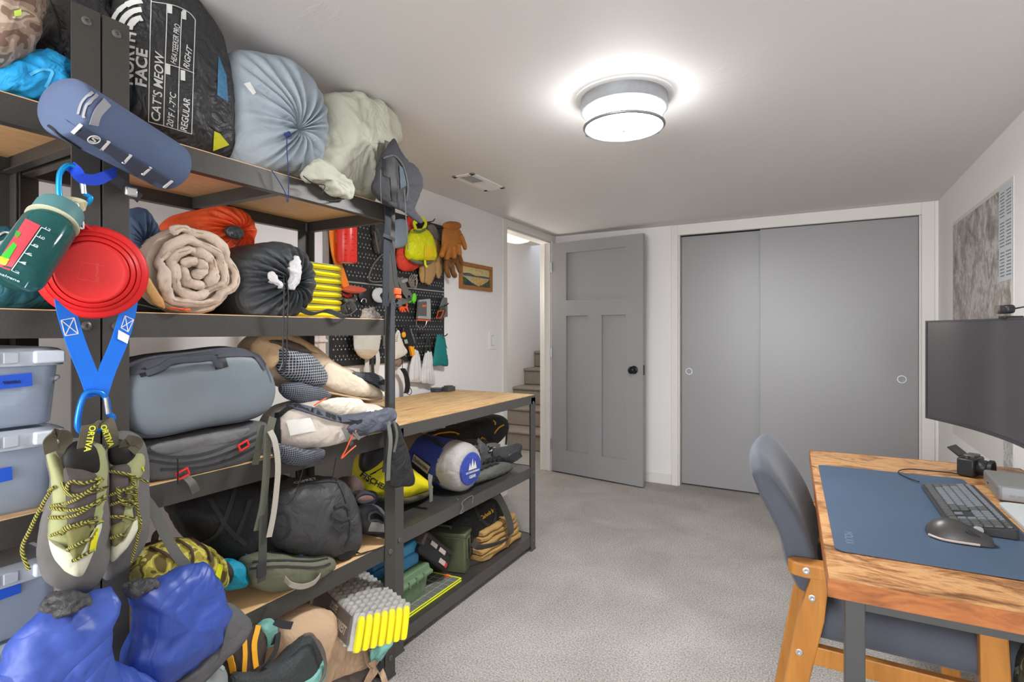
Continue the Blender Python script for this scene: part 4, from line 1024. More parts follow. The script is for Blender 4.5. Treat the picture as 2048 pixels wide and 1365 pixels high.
tL, bvL, bvL2 = shoe('left climbing shoe, grey rubber and sage upper with yellow-black laces', -1.20,
   [(92, 909), (115, 885), (140, 875), (188, 882), (214, 905), (220, 980), (222, 1055), (219, 1117), (204, 1159), (169, 1188), (127, 1182), (88, 1159), (73, 1109), (79, 1055), (95, 994), (99, 955)],
   [(94, 910), (108, 902), (122, 915), (150, 905), (185, 892), (200, 888), (212, 910), (214, 960), (207, 1030), (196, 1080), (178, 1122), (160, 1146), (128, 1130), (100, 1098), (96, 1060), (102, 1000), (100, 955)],
   [(97, 1075), (125, 1080), (140, 1105), (160, 1118), (178, 1085), (198, 1040), (204, 1050), (192, 1090), (178, 1125), (161, 1152), (128, 1138), (104, 1106)],
   ([(128, 940), (150, 932), (182, 940), (196, 960), (190, 1020), (178, 1060), (140, 1060), (132, 1010)], [(130, 1050), (150, 1040), (180, 1040), (178, 1080), (162, 1112), (148, 1120), (136, 1090)]),
   [(124, 915), (140, 888), (170, 882), (194, 900), (198, 945), (160, 950), (132, 945)],
   [[(114, 972), (100, 985), (82, 1015), (60, 1060), (44, 1100), (58, 1140)], [(130, 966), (145, 990), (175, 985), (210, 975)], [(106, 1012), (150, 1000), (200, 960)], [(108, 1016), (150, 1020), (205, 1000)], [(104, 1035), (150, 1030), (205, 992)],
    [(138, 990), (140, 965), (165, 968), (198, 958)], [(106, 1070), (140, 1055), (190, 1035)], [(120, 1068), (160, 1050), (205, 1045)], [(132, 1102), (160, 1085), (180, 1078)], [(145, 1120), (165, 1110), (182, 1100)]],
   [([(103, 905, .05), (100, 882, .06), (112, 868, .07), (128, 872, .06), (132, 884, .05), (118, 905, .05)], .020, M_loopt), ([(166, 915, .05), (170, 890, .06), (178, 858, .065), (186, 850, .05), (186, 862, .03)], .024, M_loopt)], (.9, -.42, .05), True)
h = 0
patch('yellow_tab', [(184, 1057), (194, 1058), (186, 1103), (174, 1101)], bvL2, mat('tab_yellow', (222, 218, 24), .6), tL, 4, 6, .004)
tR, bvR, bvR2 = shoe('right climbing shoe, partly behind its mate, grey rubber with pale sage upper', -1.26,
   [(208, 900), (222, 872), (250, 862), (282, 876), (297, 920), (299, 1000), (300, 1050), (290, 1090), (262, 1132), (225, 1158), (205, 1155), (200, 1110), (205, 1050), (205, 980)],
   [(212, 910), (228, 885), (255, 905), (282, 905), (290, 925), (280, 965), (268, 1010), (272, 1050), (258, 1085), (225, 1110), (214, 1080), (214, 1000)],
   [(216, 1090), (240, 1070), (262, 1040), (274, 1030), (280, 1050), (262, 1085), (240, 1108), (222, 1122)],
   ([(218, 950), (232, 930), (255, 930), (262, 950), (252, 1010), (240, 1050), (222, 1050)], [(220, 1050), (245, 1040), (250, 1055), (240, 1085), (225, 1090)]),
   [(215, 900), (232, 878), (262, 890), (272, 910), (250, 930), (222, 930)],
   [[(218, 945), (250, 950), (290, 963), (294, 965)], [(222, 990), (245, 980), (262, 975)], [(222, 1010), (250, 1000), (268, 1010)], [(225, 1032), (250, 1035), (268, 1040)], [(258, 955), (268, 985), (276, 1030), (274, 1080), (262, 1125)], [(232, 975), (240, 1005), (262, 1012), (266, 990), (248, 985)], [(225, 1075), (240, 1070), (246, 1072)]],
   [([(195, 855, .05), (212, 842, .06), (222, 870, .07), (224, 895, .06)], .024, M_loopt), ([(246, 895, .06), (258, 880, .07), (276, 888, .06), (262, 904, .06)], .020, M_loopt)], (.9, -.42, .05), False)
M_ylw = mat('lettering_yellow', (214, 216, 50), .6)
for o, (p0, p1), tt in ((None, ((176, 918-25), (183, 862)), tL), (None, ((222, 892), (206, 852)), tR)):
    xx = -1.20+.0675 if tt is tL else -1.26+.073
    a = P(p0[0], p0[1], x=xx); b_ = P(p1[0], p1[1], x=xx)
    text('ORTIVA', .013, (a+b_)/2, a-b_, (a-b_).cross(V(-.9, .42, 0)), M_ylw, 'lettering', tt, .02, thick=.001)
band('lettering_bar', [(283, 935), (290, 955), (296, 990)], bvR, .004, M_ylw, tR)

# blue insulated booties
M_down = fab('bootie_blue', (56, 82, 166), .45, .8, 8, 0, .08, spec=.5, dist=.7)
M_bsole = fab('bootie_sole', (92, 92, 94), .8, .4, 12, .2)
t, b, bv = bag('insulated_bootie', 'blue down bootie at the bottom corner with its opening under the shoes', 'shoe',
   [(84, 1215), (112, 1192), (160, 1194), (200, 1178), (224, 1172), (218, 1225), (204, 1285), (226, 1326), (296, 1356), (330, 1392), (300, 1450), (150, 1460), (-10, 1450), (5, 1330), (42, 1268)], -1.17, M_down, .055, .07, 'blue down booties hung on the post', (.013, 13, 2), p=2.6, N=100)
sub('elastic_opening', [(80, 1215), (110, 1190), (150, 1186), (180, 1196), (150, 1212), (118, 1232)], -1.15, mat('elastic_black', (70, 70, 72), .5, bump=.8, bs=70, bd=.01), t, .035, .02, (.010, 34, 3))
t, b, bv = bag('insulated_bootie', 'blue down bootie with grey sole, toe pointing at the camouflage shoe', 'shoe',
   [(262, 1182), (300, 1168), (365, 1138), (412, 1130), (430, 1160), (450, 1205), (458, 1236), (430, 1290), (345, 1360), (286, 1390), (252, 1332), (272, 1280), (276, 1225)], -1.23, M_down, .055, .07, 'blue down booties hung on the post', (.013, 13, 8), p=2.6, N=100)
sub('sole', [(446, 1206), (480, 1222), (498, 1242), (488, 1270), (430, 1325), (350, 1400), (300, 1420), (300, 1385), (370, 1330), (430, 1270)], -1.245, M_bsole, t, .05, .04, (.006, 12, 4))
sub('elastic_opening', [(245, 1180), (270, 1165), (300, 1158), (312, 1168), (280, 1184), (256, 1196)], -1.20, mat('elastic_black', (70, 70, 72), .5), t, .03, .02, (.009, 34, 3))
# ------------------------------------------------------------------ plastic bins on the far-left rack
pm = NT('bin_plastic'); pm.p(Base_Color=lin((196, 208, 222)), Roughness=.25)
trn = pm.n('ShaderNodeBsdfTransparent'); trn.inputs[0].default_value = (.86, .90, .96, 1); mxs = pm.n('ShaderNodeMixShader'); mxs.inputs[0].default_value = .40
pm.l(trn.outputs[0], mxs.inputs[1]); pm.l(pm.b.outputs[0], mxs.inputs[2]); pm.l(mxs.outputs[0], pm.t.nodes['Material Output'].inputs[0]); M_bin = pm.m
M_lid = mat('bin_lid', (178, 186, 196), .4)
M_tape = mat('blue_tape', (34, 84, 196), .6)
YR = P(131, 760, x=-1.35).y
def plasbin(label, z0, z1, tape, content=None):
    t = thing('storage_bin', label, 'bin', (-1.55, YR-.2, z0), 'clear plastic bins on the rack')
    x0, x1, y0, y1 = -1.74, -1.35, YR-.42, YR; zt = z1-.03; w = .0025
    m = MB(); rings = []
    def rr(ins, z): return roundrect(x0+ins, x1-ins, y0+ins, y1-ins, .03, z, 5)
    m.loft([rr(.014, z0+.001), rr(.012, z0+.004), rr(.003, zt), rr(.003+w, zt), rr(.014+w, z0+.005)], caps=True).build('tub', M_bin, t, angle=50)
    MB().loft([rr(.003, zt-.012), rr(-.004, zt-.010), rr(-.005, z1-.012), rr(.004, z1-.006), rr(.012, z1-.004), rr(.014, z1-.010), rr(.05, z1-.012)]).build('lid', M_lid, t, angle=40)
    m = MB()
    for i in range(5): m.bx(x1+.004, x1+.0075, y1-.10-i*.028, y1-.077-i*.028, zt-.004, z1-.013)
    m.build('lid_rib', M_lid, t, bevel=.002)
    MB().bx(x1-.001, x1+.014, y1-.055, y1-.004, zt-.006, z1-.010).build('latch', mat('latch_clear', (206, 214, 224), .3), t, bevel=.004)
    if tape:
        ya = P(-40, tape[1], x=-1.35).y; yb_ = P(tape[0], tape[1], x=-1.35).y; zc = P(tape[0], tape[1], x=-1.35).z
        MB().box((-1.3515+.002, (ya+yb_)/2, zc), (.0012, yb_-ya, .026), Matrix.Rotation(.05, 3, 'X')).build('tape_label', M_tape, t, smooth=False)
    if tape and len(tape) > 2:
        pts = [(6+i*1.55, 766-2.6*math.sin(i*1.9)-i*.1, -1.3475) for i in range(24)]
        cord('handwriting', pts, mat('marker_ink', (20, 34, 90), .6), t, .0008)
    return t
t = plasbin('clear bin with handwritten blue tape, upper one on the middle shelf', 1.062, 1.222, (64, 761, 1))
t = plasbin('clear bin with a short blank blue tape, lower one on the middle shelf', .8935, 1.061, (24, 948))
t = plasbin('clear bin with rounded blue tape beside the toe of the climbing shoe', .652, .800, (41, 1174))
t = plasbin('clear bin at the bottom of the stack next to the blue bootie', .4885, .651, (14, 1330))
t = thing('folded_cloth', 'white gridded cloth folded inside the upper clear bin', 'cloth', P(50, 800, x=-1.37))
MB().puff(PP([(-20, 800), (30, 775), (110, 752), (113, 760), (60, 795), (25, 822), (-20, 825)], x=-1.375), (1, 0, 0), .012, .05).build('cloth', gridmat('grid_white', (226, 226, 226), (150, 152, 156), 90, .15), t, disp=(.004, 30, 2))
t, b, bv = bag('stuff_sack', 'teal sack with a white logo behind the water bottle on the shelf', 'bag',
   [(-60, 480), (0, 456), (45, 462), (80, 500), (112, 560), (119, 612), (40, 640), (-60, 640)], -1.42, fab('teal_sack', (38, 92, 104), .55, .8, 12, 0, .15), .05, .14, disp=(.01, 14, 3), zmin=SH[3])
patch('white_logo', [(-4, 486), (12, 478), (20, 492), (4, 500)], bv, M_print, t, 4, 4)
band('white_logo', [(-6, 474), (10, 466), (26, 470)], bv, .004, M_print, t)

# ------------------------------------------------------------------ second shelf: rolls and sacks
zs = SH[3]
t, b, bv = bag('stuff_sack', 'navy drawstring sack half hidden by the post on the second shelf', 'bag',
   [(246, 470), (252, 425), (285, 417), (310, 445), (313, 480), (303, 512), (282, 526), (258, 515)], -1.43, fab('navy_sack', (62, 78, 104), .5, .4, 12, 0, .1), .05, .2, center=(268, 497), gather=(15, .006, .02), back='cyl', N=120, disp=(.003, 14, 2))
h, nn = H(266, 497, bv, .003); MB().lathe([(.010, 0), (.010, .006), (.006, .010), (.001, .010)], h if h is not None else P(266, 497, x=-1.4), (1, -.3, 0), 16).build('cord_lock', M_black, t)
t, b, bv = bag('stuff_sack', 'plain black soft bag under the navy sack and quilt roll', 'bag',
   [(225, 540), (262, 520), (300, 552), (332, 596), (345, 640), (240, 640)], -1.45, M_blackcloth, .05, .14, disp=(.008, 14, 12), zmin=zs)
band('cord_trim', [(262, 606), (290, 612), (318, 618)], bv, .003, mat('cord_green', (96, 128, 120), .7), t)
# quilt roll
qc = P(381, 533, x=-1.355); qa = P(286, 535, x=-1.355); qb = P(476, 535, x=-1.355); ry = (qb.y-qa.y)/2; rz = P(381, 445, x=-1.355).z-qc.z
qc.y = (qa.y+qb.y)/2; qc.z = zs+rz
t = thing('quilt_roll', 'rolled beige quilt showing its spiral end on the second shelf', 'quilt', (qc.x, qc.y, zs))
M_quilt = fab('quilt_beige', (206, 188, 172), .6, .5, 12, .1, .06, spec=.4, dist=1.4)
rnd = random.Random(4)
def qpt(a, rho, x): return V(x, qc.y+math.cos(a)*ry*rho, max(zs+.0, qc.z+math.sin(a)*rz*rho))
NA = 72; rings = []
for rho, x in ((.15, -1.372), (.8, -1.37), (.93, -1.36), (.985, -1.372), (1.0, -1.40), (1, -1.5), (1, -1.6), (1, -1.7), (.95, -1.76), (.3, -1.77)):
    rings.append([qpt(2*PI*k/NA, rho*(1+.012*math.sin(5*2*PI*k/NA+1)), x) for k in range(NA)])
MB().loft(rings).build('outer_wrap', M_quilt, t, disp=(.006, 14, 3), angle=70)
turns = 3.6; NP = 190; pts = []; 
for i in range(NP+1):
    s = i/NP; a = 2.2-2*PI*turns*(1-s)+.15*math.sin(9*s*6); rho = .07+.83*s**.9
    rho *= 1+.05*math.sin(3.1*a+2)+.03*math.sin(5.3*a+s*9)+.018*math.sin(11*a)
    pts.append(qpt(a, rho, -1.348-.008*math.sin(5*a)))
rr_ = lambda i: .0095+.0045*math.sin(i*.37)*.6+.002*math.sin(i*1.3)
MB().tube(pts, lambda i: .0115+.0022*math.sin(i*.43), 12).build('rolled_layer', M_quilt, t, disp=(.0075, 30, 5), angle=80)
pts2 = [p+V(.010, 0, 0)+(p-qc)*.02 for p in pts[60:]]
MB().tube(pts2, .0018, 6).build('edge_binding', mat('quilt_binding', (176, 152, 128), .6), t)
b2, _ = sub('loose_flap', [(283, 545), (300, 560), (318, 590), (330, 618), (316, 612), (296, 590), (285, 566)], -1.345, fab('quilt_tan', (194, 150, 96), .6, .4, 14), t, .012, .012)
t = thing('strap_buckle', 'small orange strap end poking out under the beige quilt roll', 'strap', P(360, 620, x=-1.33))
strap('webbing', [(338, 617, -1.325), (352, 618, -1.32), (366, 620, -1.32)], M_orange, t, .010, side=(1, 0, .3)); MB().box(P(372, 620, x=-1.32), (.02, .012, .006)).build('buckle', M_orange, t, bevel=.002)
t, b, bv = bag('stuff_sack', 'orange drawstring sack lying behind the quilt roll', 'bag',
   [(384, 448), (408, 422), (445, 412), (485, 424), (504, 452), (505, 482), (488, 506), (462, 510), (430, 508), (398, 486)], -1.52, fab('orange_sack', (216, 84, 42), .55, .45, 12, 0, .1), .05, .2, center=(468, 462), gather=(17, .013, .035), back='cyl', N=136, disp=(.004, 14, 2))
h, nn = H(467, 466, bv, .002); 
if h is None: h = P(467, 466, x=-1.49)
MB().lathe([(.017, 0), (.020, .004), (.017, .008), (.012, .004), (.001, .001)], h, (1, -.2, 0), 20, sx=1.4).build('dark_mouth', M_blacknylon, t); cord('drawcord', [h+V(.01, 0, 0), h+V(.012, .01, -.02), h+V(.01, .0, -.035), h+V(.008, -.01, -.02)], M_black, t, .0014)
t, b, bv = bag('stuff_sack', 'black drawstring sack with white cloth peeking out on the second shelf', 'bag',
   [(468, 545), (480, 508), (520, 487), (568, 487), (606, 512), (620, 555), (614, 600), (586, 632), (540, 642), (490, 640), (470, 602)], -1.38, fab('sack_charcoal', (60, 64, 68), .45, .5, 12, 0, .1, spec=.5), .075, .34, center=(558, 565), gather=(21, .016, .050), back='cyl', N=168, K=16, disp=(.003, 14, 4), zmin=zs)
M_inner = fab('inner_white', (214, 212, 214), .7, .5, 14)
sub('white_cloth', [(578, 535), (592, 512), (600, 530), (598, 560), (586, 580), (576, 572), (584, 552)], -1.303, M_inner, t, .014, .02, (.006, 40, 2))
sub('white_cloth', [(538, 548), (546, 545), (556, 562), (566, 572), (564, 578), (548, 570), (540, 560)], -1.306, M_inner, t, .012, .02, (.005, 40, 4))
sub('dark_mouth', [(546, 540), (560, 525), (578, 535), (582, 555), (572, 572), (556, 560)], -1.318, M_dark, t, .006, .02)
cord('drawcord', [(566, 545, -1.31), (568, 590, -1.295), (567, 640, -1.30), (566, 700, -1.305), (568, 745, -1.31)], M_black, t, .0022)
cord('drawcord', [(572, 555, -1.31), (577, 600, -1.295), (574, 650, -1.30), (574, 700, -1.305), (569, 745, -1.31)], M_black, t, .0022)
# yellow folded pad
ya = P(598, 560, x=-1.42).y; yb_ = P(685, 560, x=-1.42).y; ztop = P(650, 528, x=-1.42).z
t = thing('folding_pad', 'bright yellow accordion-fold sleeping pad on the second shelf', 'sleeping pad', (-1.55, (ya+yb_)/2, zs))
M_pady = mat('pad_yellow', (232, 218, 28), .55, var=.04, vs=20); M_padgrey = mat('pad_grey', (150, 150, 120), .6)
NL = 8; hl_ = (ztop-zs)/NL; pan = None
for i in range(NL):
    z0 = zs+i*hl_; m = MB(); rings = []
    tilt = (.004 if i % 2 else -.004)
    for j in range(9):
        y = ya+(yb_-ya)*j/8; e = .0 if 0 < j < 8 else .004
        prof = [(-1.70, z0+.001), (-1.43+e*-2, z0+.001), (-1.415, z0+hl_*.22), (-1.410, z0+hl_*.5), (-1.415, z0+hl_*.8), (-1.43, z0+hl_-.0015), (-1.70, z0+hl_-.0015)]
        rings.append([V(x-e*3, y, z+tilt*(j/8-.5)*.6) for x, z in prof])
    m.loft(rings).build('pad_panel', M_pady, t, angle=50)
    MB().bx(-1.70, -1.419, ya+.004, yb_-.003, z0+hl_-.0022, z0+hl_+.0008).build('panel_back', M_padgrey, t, smooth=False)
t = thing('webbing_strap', 'dark strap coiled on the second shelf in front of the yellow pad', 'strap', P(650, 640, x=-1.33))
strap('webbing', [(598, 618, -1.335), (625, 628, -1.33), (650, 622, -1.33), (668, 626, -1.32), (690, 634, -1.31), (708, 622, -1.32), (700, 606, -1.33), (686, 612, -1.34), (690, 628, -1.33)], mat('strap_charcoal', (76, 80, 80), .75, bump=.3, bs=300), t, .022, side=(1, 0, .5))
t, b, bv = bag('tissue', 'crumpled white tissue on the second shelf end', 'tissue', [(722, 636), (728, 622), (738, 614), (748, 620), (758, 634), (756, 641), (730, 641)], -1.40, M_inner, .02, .02, disp=(.012, 40, 3), zmin=zs)
band('fold', [(730, 632), (740, 620), (752, 634)], bv, .002, mat('tissue_shade', (196, 196, 198), .7), t)

# ------------------------------------------------------------------ middle shelf
zs = SH[2]
M_case = fab('case_bluegrey', (112, 122, 130), .5, .10, 7, .15, .05, spec=.45)
M_casedark = fab('case_slate', (82, 84, 92), .7, .15, 12, .2)
t, b, bv = bag('duffel_case', 'large blue-grey soft-shell case with dark handle on the middle shelf', 'bag',
   [(225, 800), (240, 745), (290, 720), (380, 708), (465, 699), (510, 712), (538, 750), (545, 785), (532, 818), (495, 838), (410, 852), (310, 872), (262, 866), (232, 840)], -1.37, M_case, .05, .33, p=6, disp=(.003, 6, 2), N=110, lean=(0, 0, 0))
ed = resample(catmull(PP([(225, 800), (240, 745), (290, 720), (380, 708), (465, 699), (510, 712), (538, 750), (545, 785), (532, 818), (495, 838), (410, 852), (310, 872), (262, 866), (232, 840)], x=-1.355), 6, True), 110)
MB().tube(ed, .0055, 8, True).build('edge_piping', M_casedark, t)
ed2 = [p+V(-.045, 0, 0) for p in ed]; MB().tube(ed2, .008, 8, True).build('zip_tape', mat('zip_dark', (54, 56, 58), .6), t)
band('top_panel', [(262, 742), (330, 725), (420, 710), (500, 708), (530, 735)], bv, .03, M_casedark, t, .002, .001)
for q in ([(274, 742), (310, 728), (320, 744), (282, 756)], [(424, 712), (448, 708), (456, 734), (430, 740)]): patch('handle_patch', q, bv, M_black, t, 5, 5, .002)
hp = [H(292, 748, bv)[0], H(312, 738, bv)[0]+V(.02, 0, .002), H(330, 722, bv)[0]+V(.035, 0, .0), H(380, 718, bv)[0]+V(.038, 0, .0), H(410, 716, bv)[0]+V(.03, 0, .0), H(428, 728, bv)[0]+V(.008, 0, 0), H(444, 732, bv)[0]]
MB().ribbon(catmull(hp, 6), .020, .010, (0, 0, 1)).build('handle', fab('handle_slate', (70, 72, 80), .8, .2, 14, .2), t, sub=1)

M_packgrey = fab('pack_grey', (92, 92, 94), .75, .35, 12, .25, .08)
t, b, bv = bag('backpack', 'dark grey backpack lying flat under the blue-grey case', 'backpack',
   [(240, 900), (300, 876), (400, 858), (500, 842), (528, 850), (535, 880), (505, 915), (450, 940), (390, 955), (330, 962), (260, 962)], -1.40, M_packgrey, .075, .33, p=3, disp=(.006, 9, 3), zmin=zs, N=100)
for q in ([(292, 905), (340, 915), (420, 905), (520, 862)], [(300, 922), (360, 928), (440, 912), (525, 872)], [(320, 940), (400, 935), (470, 915), (520, 888)]): band('zip', q, bv, .006, mat('zip_dark', (54, 56, 58), .6), t, .003)
sub('front_pocket', [(300, 895), (360, 880), (460, 862), (500, 858), (480, 880), (400, 900), (330, 908)], -1.335, fab('pack_grey_light', (110, 110, 112), .75, .3, 12, .25), t, .012, .03)
for u_, v_, a in ((366, 950, .3), (488, 893, .35)):
    c = P(u_, v_, x=-1.305); R_ = Matrix.Rotation(a, 3, 'X')
    m = MB()
    for dy_, dz_, sy, sz in ((0, .010, .030, .004), (0, -.006, .030, .004), (-.013, .002, .004, .018), (.013, .002, .004, .018)): m.box(c+R_ @ V(0, dy_, dz_), (.006, sy, sz), R_)
    m.build('red_buckle', M_red, t, bevel=.001)
cord('zip_cord', [(355, 918, -1.30), (356, 940, -1.298), (355, 968, -1.30)], M_black, t, .0018)
strap('strap_tail', [(372, 955, -1.31), (385, 968, -1.30), (392, 985, -1.315)], M_greystrap, t, .018)
strap('side_strap', [(522, 850, -1.30), (518, 890, -1.29), (510, 930, -1.295)], mat('olive_webbing', (92, 94, 82), .8, bump=.3, bs=300), t, .02)

M_tan = fab('pack_tan', (190, 160, 122), .75, .35, 12, .15, .06)
M_sand = fab('pack_sand', (204, 182, 158), .7, .4, 12, .1, .06)
M_rip = gridmat('ripstop_grid', (40, 44, 54), (186, 190, 196), 115, .17)
M_rip2 = gridmat('ripstop_fine', (36, 40, 50), (120, 124, 134), 170, .2)
t, b, bv = bag('backpack', 'tan and black ripstop hiking backpack on top of the middle shelf pile', 'backpack',
   [(497, 700), (515, 672), (560, 664), (610, 682), (660, 724), (712, 748), (768, 785), (766, 802), (740, 806), (690, 800), (630, 790), (560, 770), (505, 745)], -1.47, M_sand, .06, .22, p=3, disp=(.006, 10, 3), N=110)
sub('top_lid', [(500, 700), (520, 673), (562, 665), (605, 680), (640, 706), (600, 700), (560, 690), (545, 730), (520, 745), (503, 728)], -1.42, M_tan, t, .03, .05, (.006, 12, 3))
sub('side_pocket', [(552, 700), (575, 696), (612, 706), (640, 728), (654, 752), (646, 772), (612, 772), (575, 760), (556, 735)], -1.40, M_rip, t, .035, .04, (.005, 14, 4))
sub('dark_flap', [(540, 682), (570, 680), (600, 690), (622, 706), (600, 708), (560, 694)], -1.395, mat('flap_brown', (72, 62, 52), .7, bump=.4, bs=60), t, .02, .03)
band('lid_seam', [(508, 712), (525, 690), (548, 682)], bv, .007, M_black, t)
sub('hip_belt', [(560, 772), (600, 764), (650, 780), (662, 792), (640, 806), (600, 808), (566, 792)], -1.385, M_rip2, t, .03, .03, (.004, 14, 5))
sub('lower_panel', [(655, 728), (700, 746), (766, 786), (768, 798), (700, 790), (650, 772), (640, 760)], -1.40, fab('pack_ivory', (214, 200, 178), .7, .35, 12, .1), t, .025, .03)
MB().tube(catmull([P(a, b_, x=-1.375) for a, b_ in ((640, 782), (690, 792), (740, 800), (764, 798))], 6), .003, 8).build('edge_piping', M_tan, t)
sub('strap_bundle', [(704, 748), (730, 744), (760, 752), (772, 770), (764, 784), (740, 768), (712, 760)], -1.41, M_rip2, t, .02, .03)
MB().box(P(768, 765, x=-1.37), (.03, .03, .012), Matrix.Rotation(.3, 3, 'X')).build('side_buckle', M_black, t, bevel=.003)

t, b, bv = bag('backpack', 'light grey and slate backpack with orange cords on the middle shelf edge', 'backpack',
   [(545, 872), (555, 840), (580, 815), (640, 800), (720, 806), (770, 815), (788, 832), (780, 856), (745, 862), (690, 885), (630, 905), (575, 905), (550, 895)], -1.375, fab('pack_stone', (196, 186, 176), .7, .35, 12, .1), .075, .2, p=3, disp=(.006, 11, 6), zmin=zs, N=110)
sub('cream_panel', [(640, 806), (680, 796), (720, 800), (732, 822), (700, 832), (660, 826)], -1.315, fab('pack_cream', (220, 212, 196), .65, .4, 14), t, .02, .03)
band('black_trim', [(560, 832), (590, 815), (640, 828), (700, 845), (760, 842), (788, 830)], bv, .016, M_blackcloth, t, .006, .004)
band('black_trim', [(580, 812), (620, 822), (680, 838), (740, 830)], bv, .022, fab('slate_cloth', (84, 88, 100), .7, .4, 14), t, .008, .003)
sub('gathered_pouch', [(690, 858), (715, 838), (755, 822), (784, 818), (792, 836), (775, 856), (735, 870), (705, 872)], -1.305, fab('slate_cloth', (84, 88, 100), .7, .4, 14), t, .022, .03, (.008, 26, 7))
patch('clear_window', [(572, 842), (620, 836), (632, 862), (580, 872)], bv, mat('window_vinyl', (222, 220, 214), .3), t, 8, 8, .003)
patch('compression_strap', [(551, 828), (561, 826), (562, 888), (550, 890)], bv, M_blackstrap, t, 4, 8, .004)
sub('mesh_pocket', [(543, 888), (575, 892), (620, 902), (645, 898), (642, 915), (608, 930), (575, 928), (550, 912)], -1.30, M_rip2, t, .035, .04, (.005, 20, 3))
cord('orange_cord', [(712, 862, -1.28), (705, 872, -1.275), (698, 886, -1.275), (692, 900, -1.28), (683, 917, -1.285), (700, 902, -1.28), (712, 892, -1.28)], M_orange, t, .0022)
cord('orange_cord', [(628, 812, -1.30), (640, 804, -1.295), (652, 797, -1.30)], M_orange, t, .0022)
MB().tube(PP([(708, 866), (718, 878)], x=-1.272), .006, 8).build('cord_lock', M_silver, t)
strap('olive_strap', [(686, 855, -1.29), (694, 872, -1.28), (704, 890, -1.285)], M_greystrap, t, .014)
cord('dark_cord', [(610, 925, -1.29), (600, 960, -1.30), (585, 1000, -1.305), (565, 1012, -1.305)], M_black, t, .0014)
M_olweb = mat('olive_webbing', (92, 94, 82), .8, bump=.3, bs=300, bd=.001)
t = thing('webbing_strap', 'dark olive strap hanging from middle shelf down over the lower shelf', 'strap', P(525, 1170, x=-1.29))
strap('webbing', [(546, 835, -1.29), (536, 880, -1.275), (532, 950, -1.275), (526, 1010, -1.28), (514, 1062, -1.285)], M_olweb, t, .022)
strap('webbing', [(528, 1000, -1.285), (526, 1060, -1.28), (525, 1120, -1.28), (523, 1164, -1.285)], mat('olive_dark_webbing', (70, 72, 66), .8, bump=.3, bs=300, bd=.001), t, .024)
MB().box(P(523, 1140, x=-1.275), (.004, .028, .036)).build('strap_keeper', M_blackstrap, t, bevel=.001)
t = thing('webbing_strap', 'pale grey strap curling down beside the dark olive strap', 'strap', P(540, 1080, x=-1.27))
strap('webbing', [(540, 862, -1.275), (550, 885, -1.265), (556, 930, -1.262), (553, 980, -1.265), (547, 1030, -1.268), (538, 1075, -1.27)], mat('pale_webbing', (172, 166, 156), .8, bump=.3, bs=300, bd=.001), t, .017)
t, b, bv = bag('hip_belt', 'black padded belt hanging off the end of the middle shelf', 'belt',
   [(782, 850), (795, 848), (812, 890), (822, 930), (829, 968), (805, 974), (780, 972), (782, 930), (786, 890)], -1.285, M_blackcloth, .008, .01, disp=(.004, 14, 2), smooth=True)
strap('webbing', [(776, 840, -1.29), (781, 880, -1.272), (778, 920, -1.268), (776, 962, -1.27)], M_greystrap, t, .019)
strap('webbing', [(788, 842, -1.275), (794, 870, -1.268), (788, 905, -1.266)], M_olweb, t, .011)
strap('webbing', [(768, 850, -1.30), (772, 900, -1.29), (768, 945, -1.29)], M_blackstrap, t, .018)

# ------------------------------------------------------------------ fourth shelf
zs = SH[1]
M_blk2 = fab('pack_black', (38, 38, 40), .7, .5, 12, .2, .1)
t, b, bv = bag('backpack', 'large black backpack lying deep on the fourth shelf behind the daypack', 'backpack',
   [(352, 1025), (375, 1000), (420, 975), (500, 962), (580, 955), (600, 1000), (590, 1080), (560, 1125), (500, 1150), (440, 1130), (395, 1085)], -1.50, M_blk2, .09, .2, p=3, disp=(.012, 9, 3), zmin=zs)
for q in ([(420, 1000), (450, 1050), (490, 1090)], [(470, 980), (440, 1060), (400, 1090)], [(500, 1000), (470, 1080)]): band('strap', q, bv, .012, M_blackstrap, t, .003, .003)
patch('blue_lining', [(490, 1106), (512, 1112), (515, 1122), (494, 1118)], bv, mat('lining_blue', (40, 130, 186), .6), t, 5, 4, .004)
t, b, bv = bag('daypack', 'black daypack with white lettering along its top on the fourth shelf', 'backpack',
   [(540, 1040), (548, 1000), (575, 968), (630, 955), (672, 958), (694, 985), (706, 1020), (712, 1065), (700, 1105), (640, 1116), (580, 1110), (543, 1085)], -1.41, fab('daypack_charcoal', (64, 64, 66), .55, .7, 8, .15, .06, dist=1.6), .095, .16, p=2.8, disp=(.007, 9, 7), zmin=zs, N=100)
decal('OSPREY', (588, 968), (632, 958), .020, bv, M_print, 'lettering', t, .012)
for q in ([(560, 985), (600, 972), (650, 965), (672, 966)], [(672, 962), (690, 1000), (700, 1060), (690, 1095)], [(545, 1035), (570, 1028), (578, 1060), (560, 1085)]): band('seam', q, bv, .007, M_blackstrap, t, .004, .002)
for q in ([(668, 1015), (685, 1010), (698, 1020)], [(662, 1030), (680, 1040), (700, 1036)], [(664, 1050), (680, 1062), (695, 1050)]): band('webbing', q, bv, .010, M_blackstrap, t, .004, .004)
sub('side_pocket', [(672, 1085), (700, 1070), (712, 1080), (706, 1110), (684, 1122), (670, 1110)], -1.36, M_blk2, t, .025, .03)
cord('top_cord', [(664, 962, -1.33), (668, 940, -1.33), (672, 915, -1.325)], M_black, t, .0016)
strap('strap_end', [(706, 1100, -1.36), (720, 1108, -1.345), (742, 1102, -1.34), (762, 1094, -1.34)], M_blackstrap, t, .018, side=(1, 0, .2))
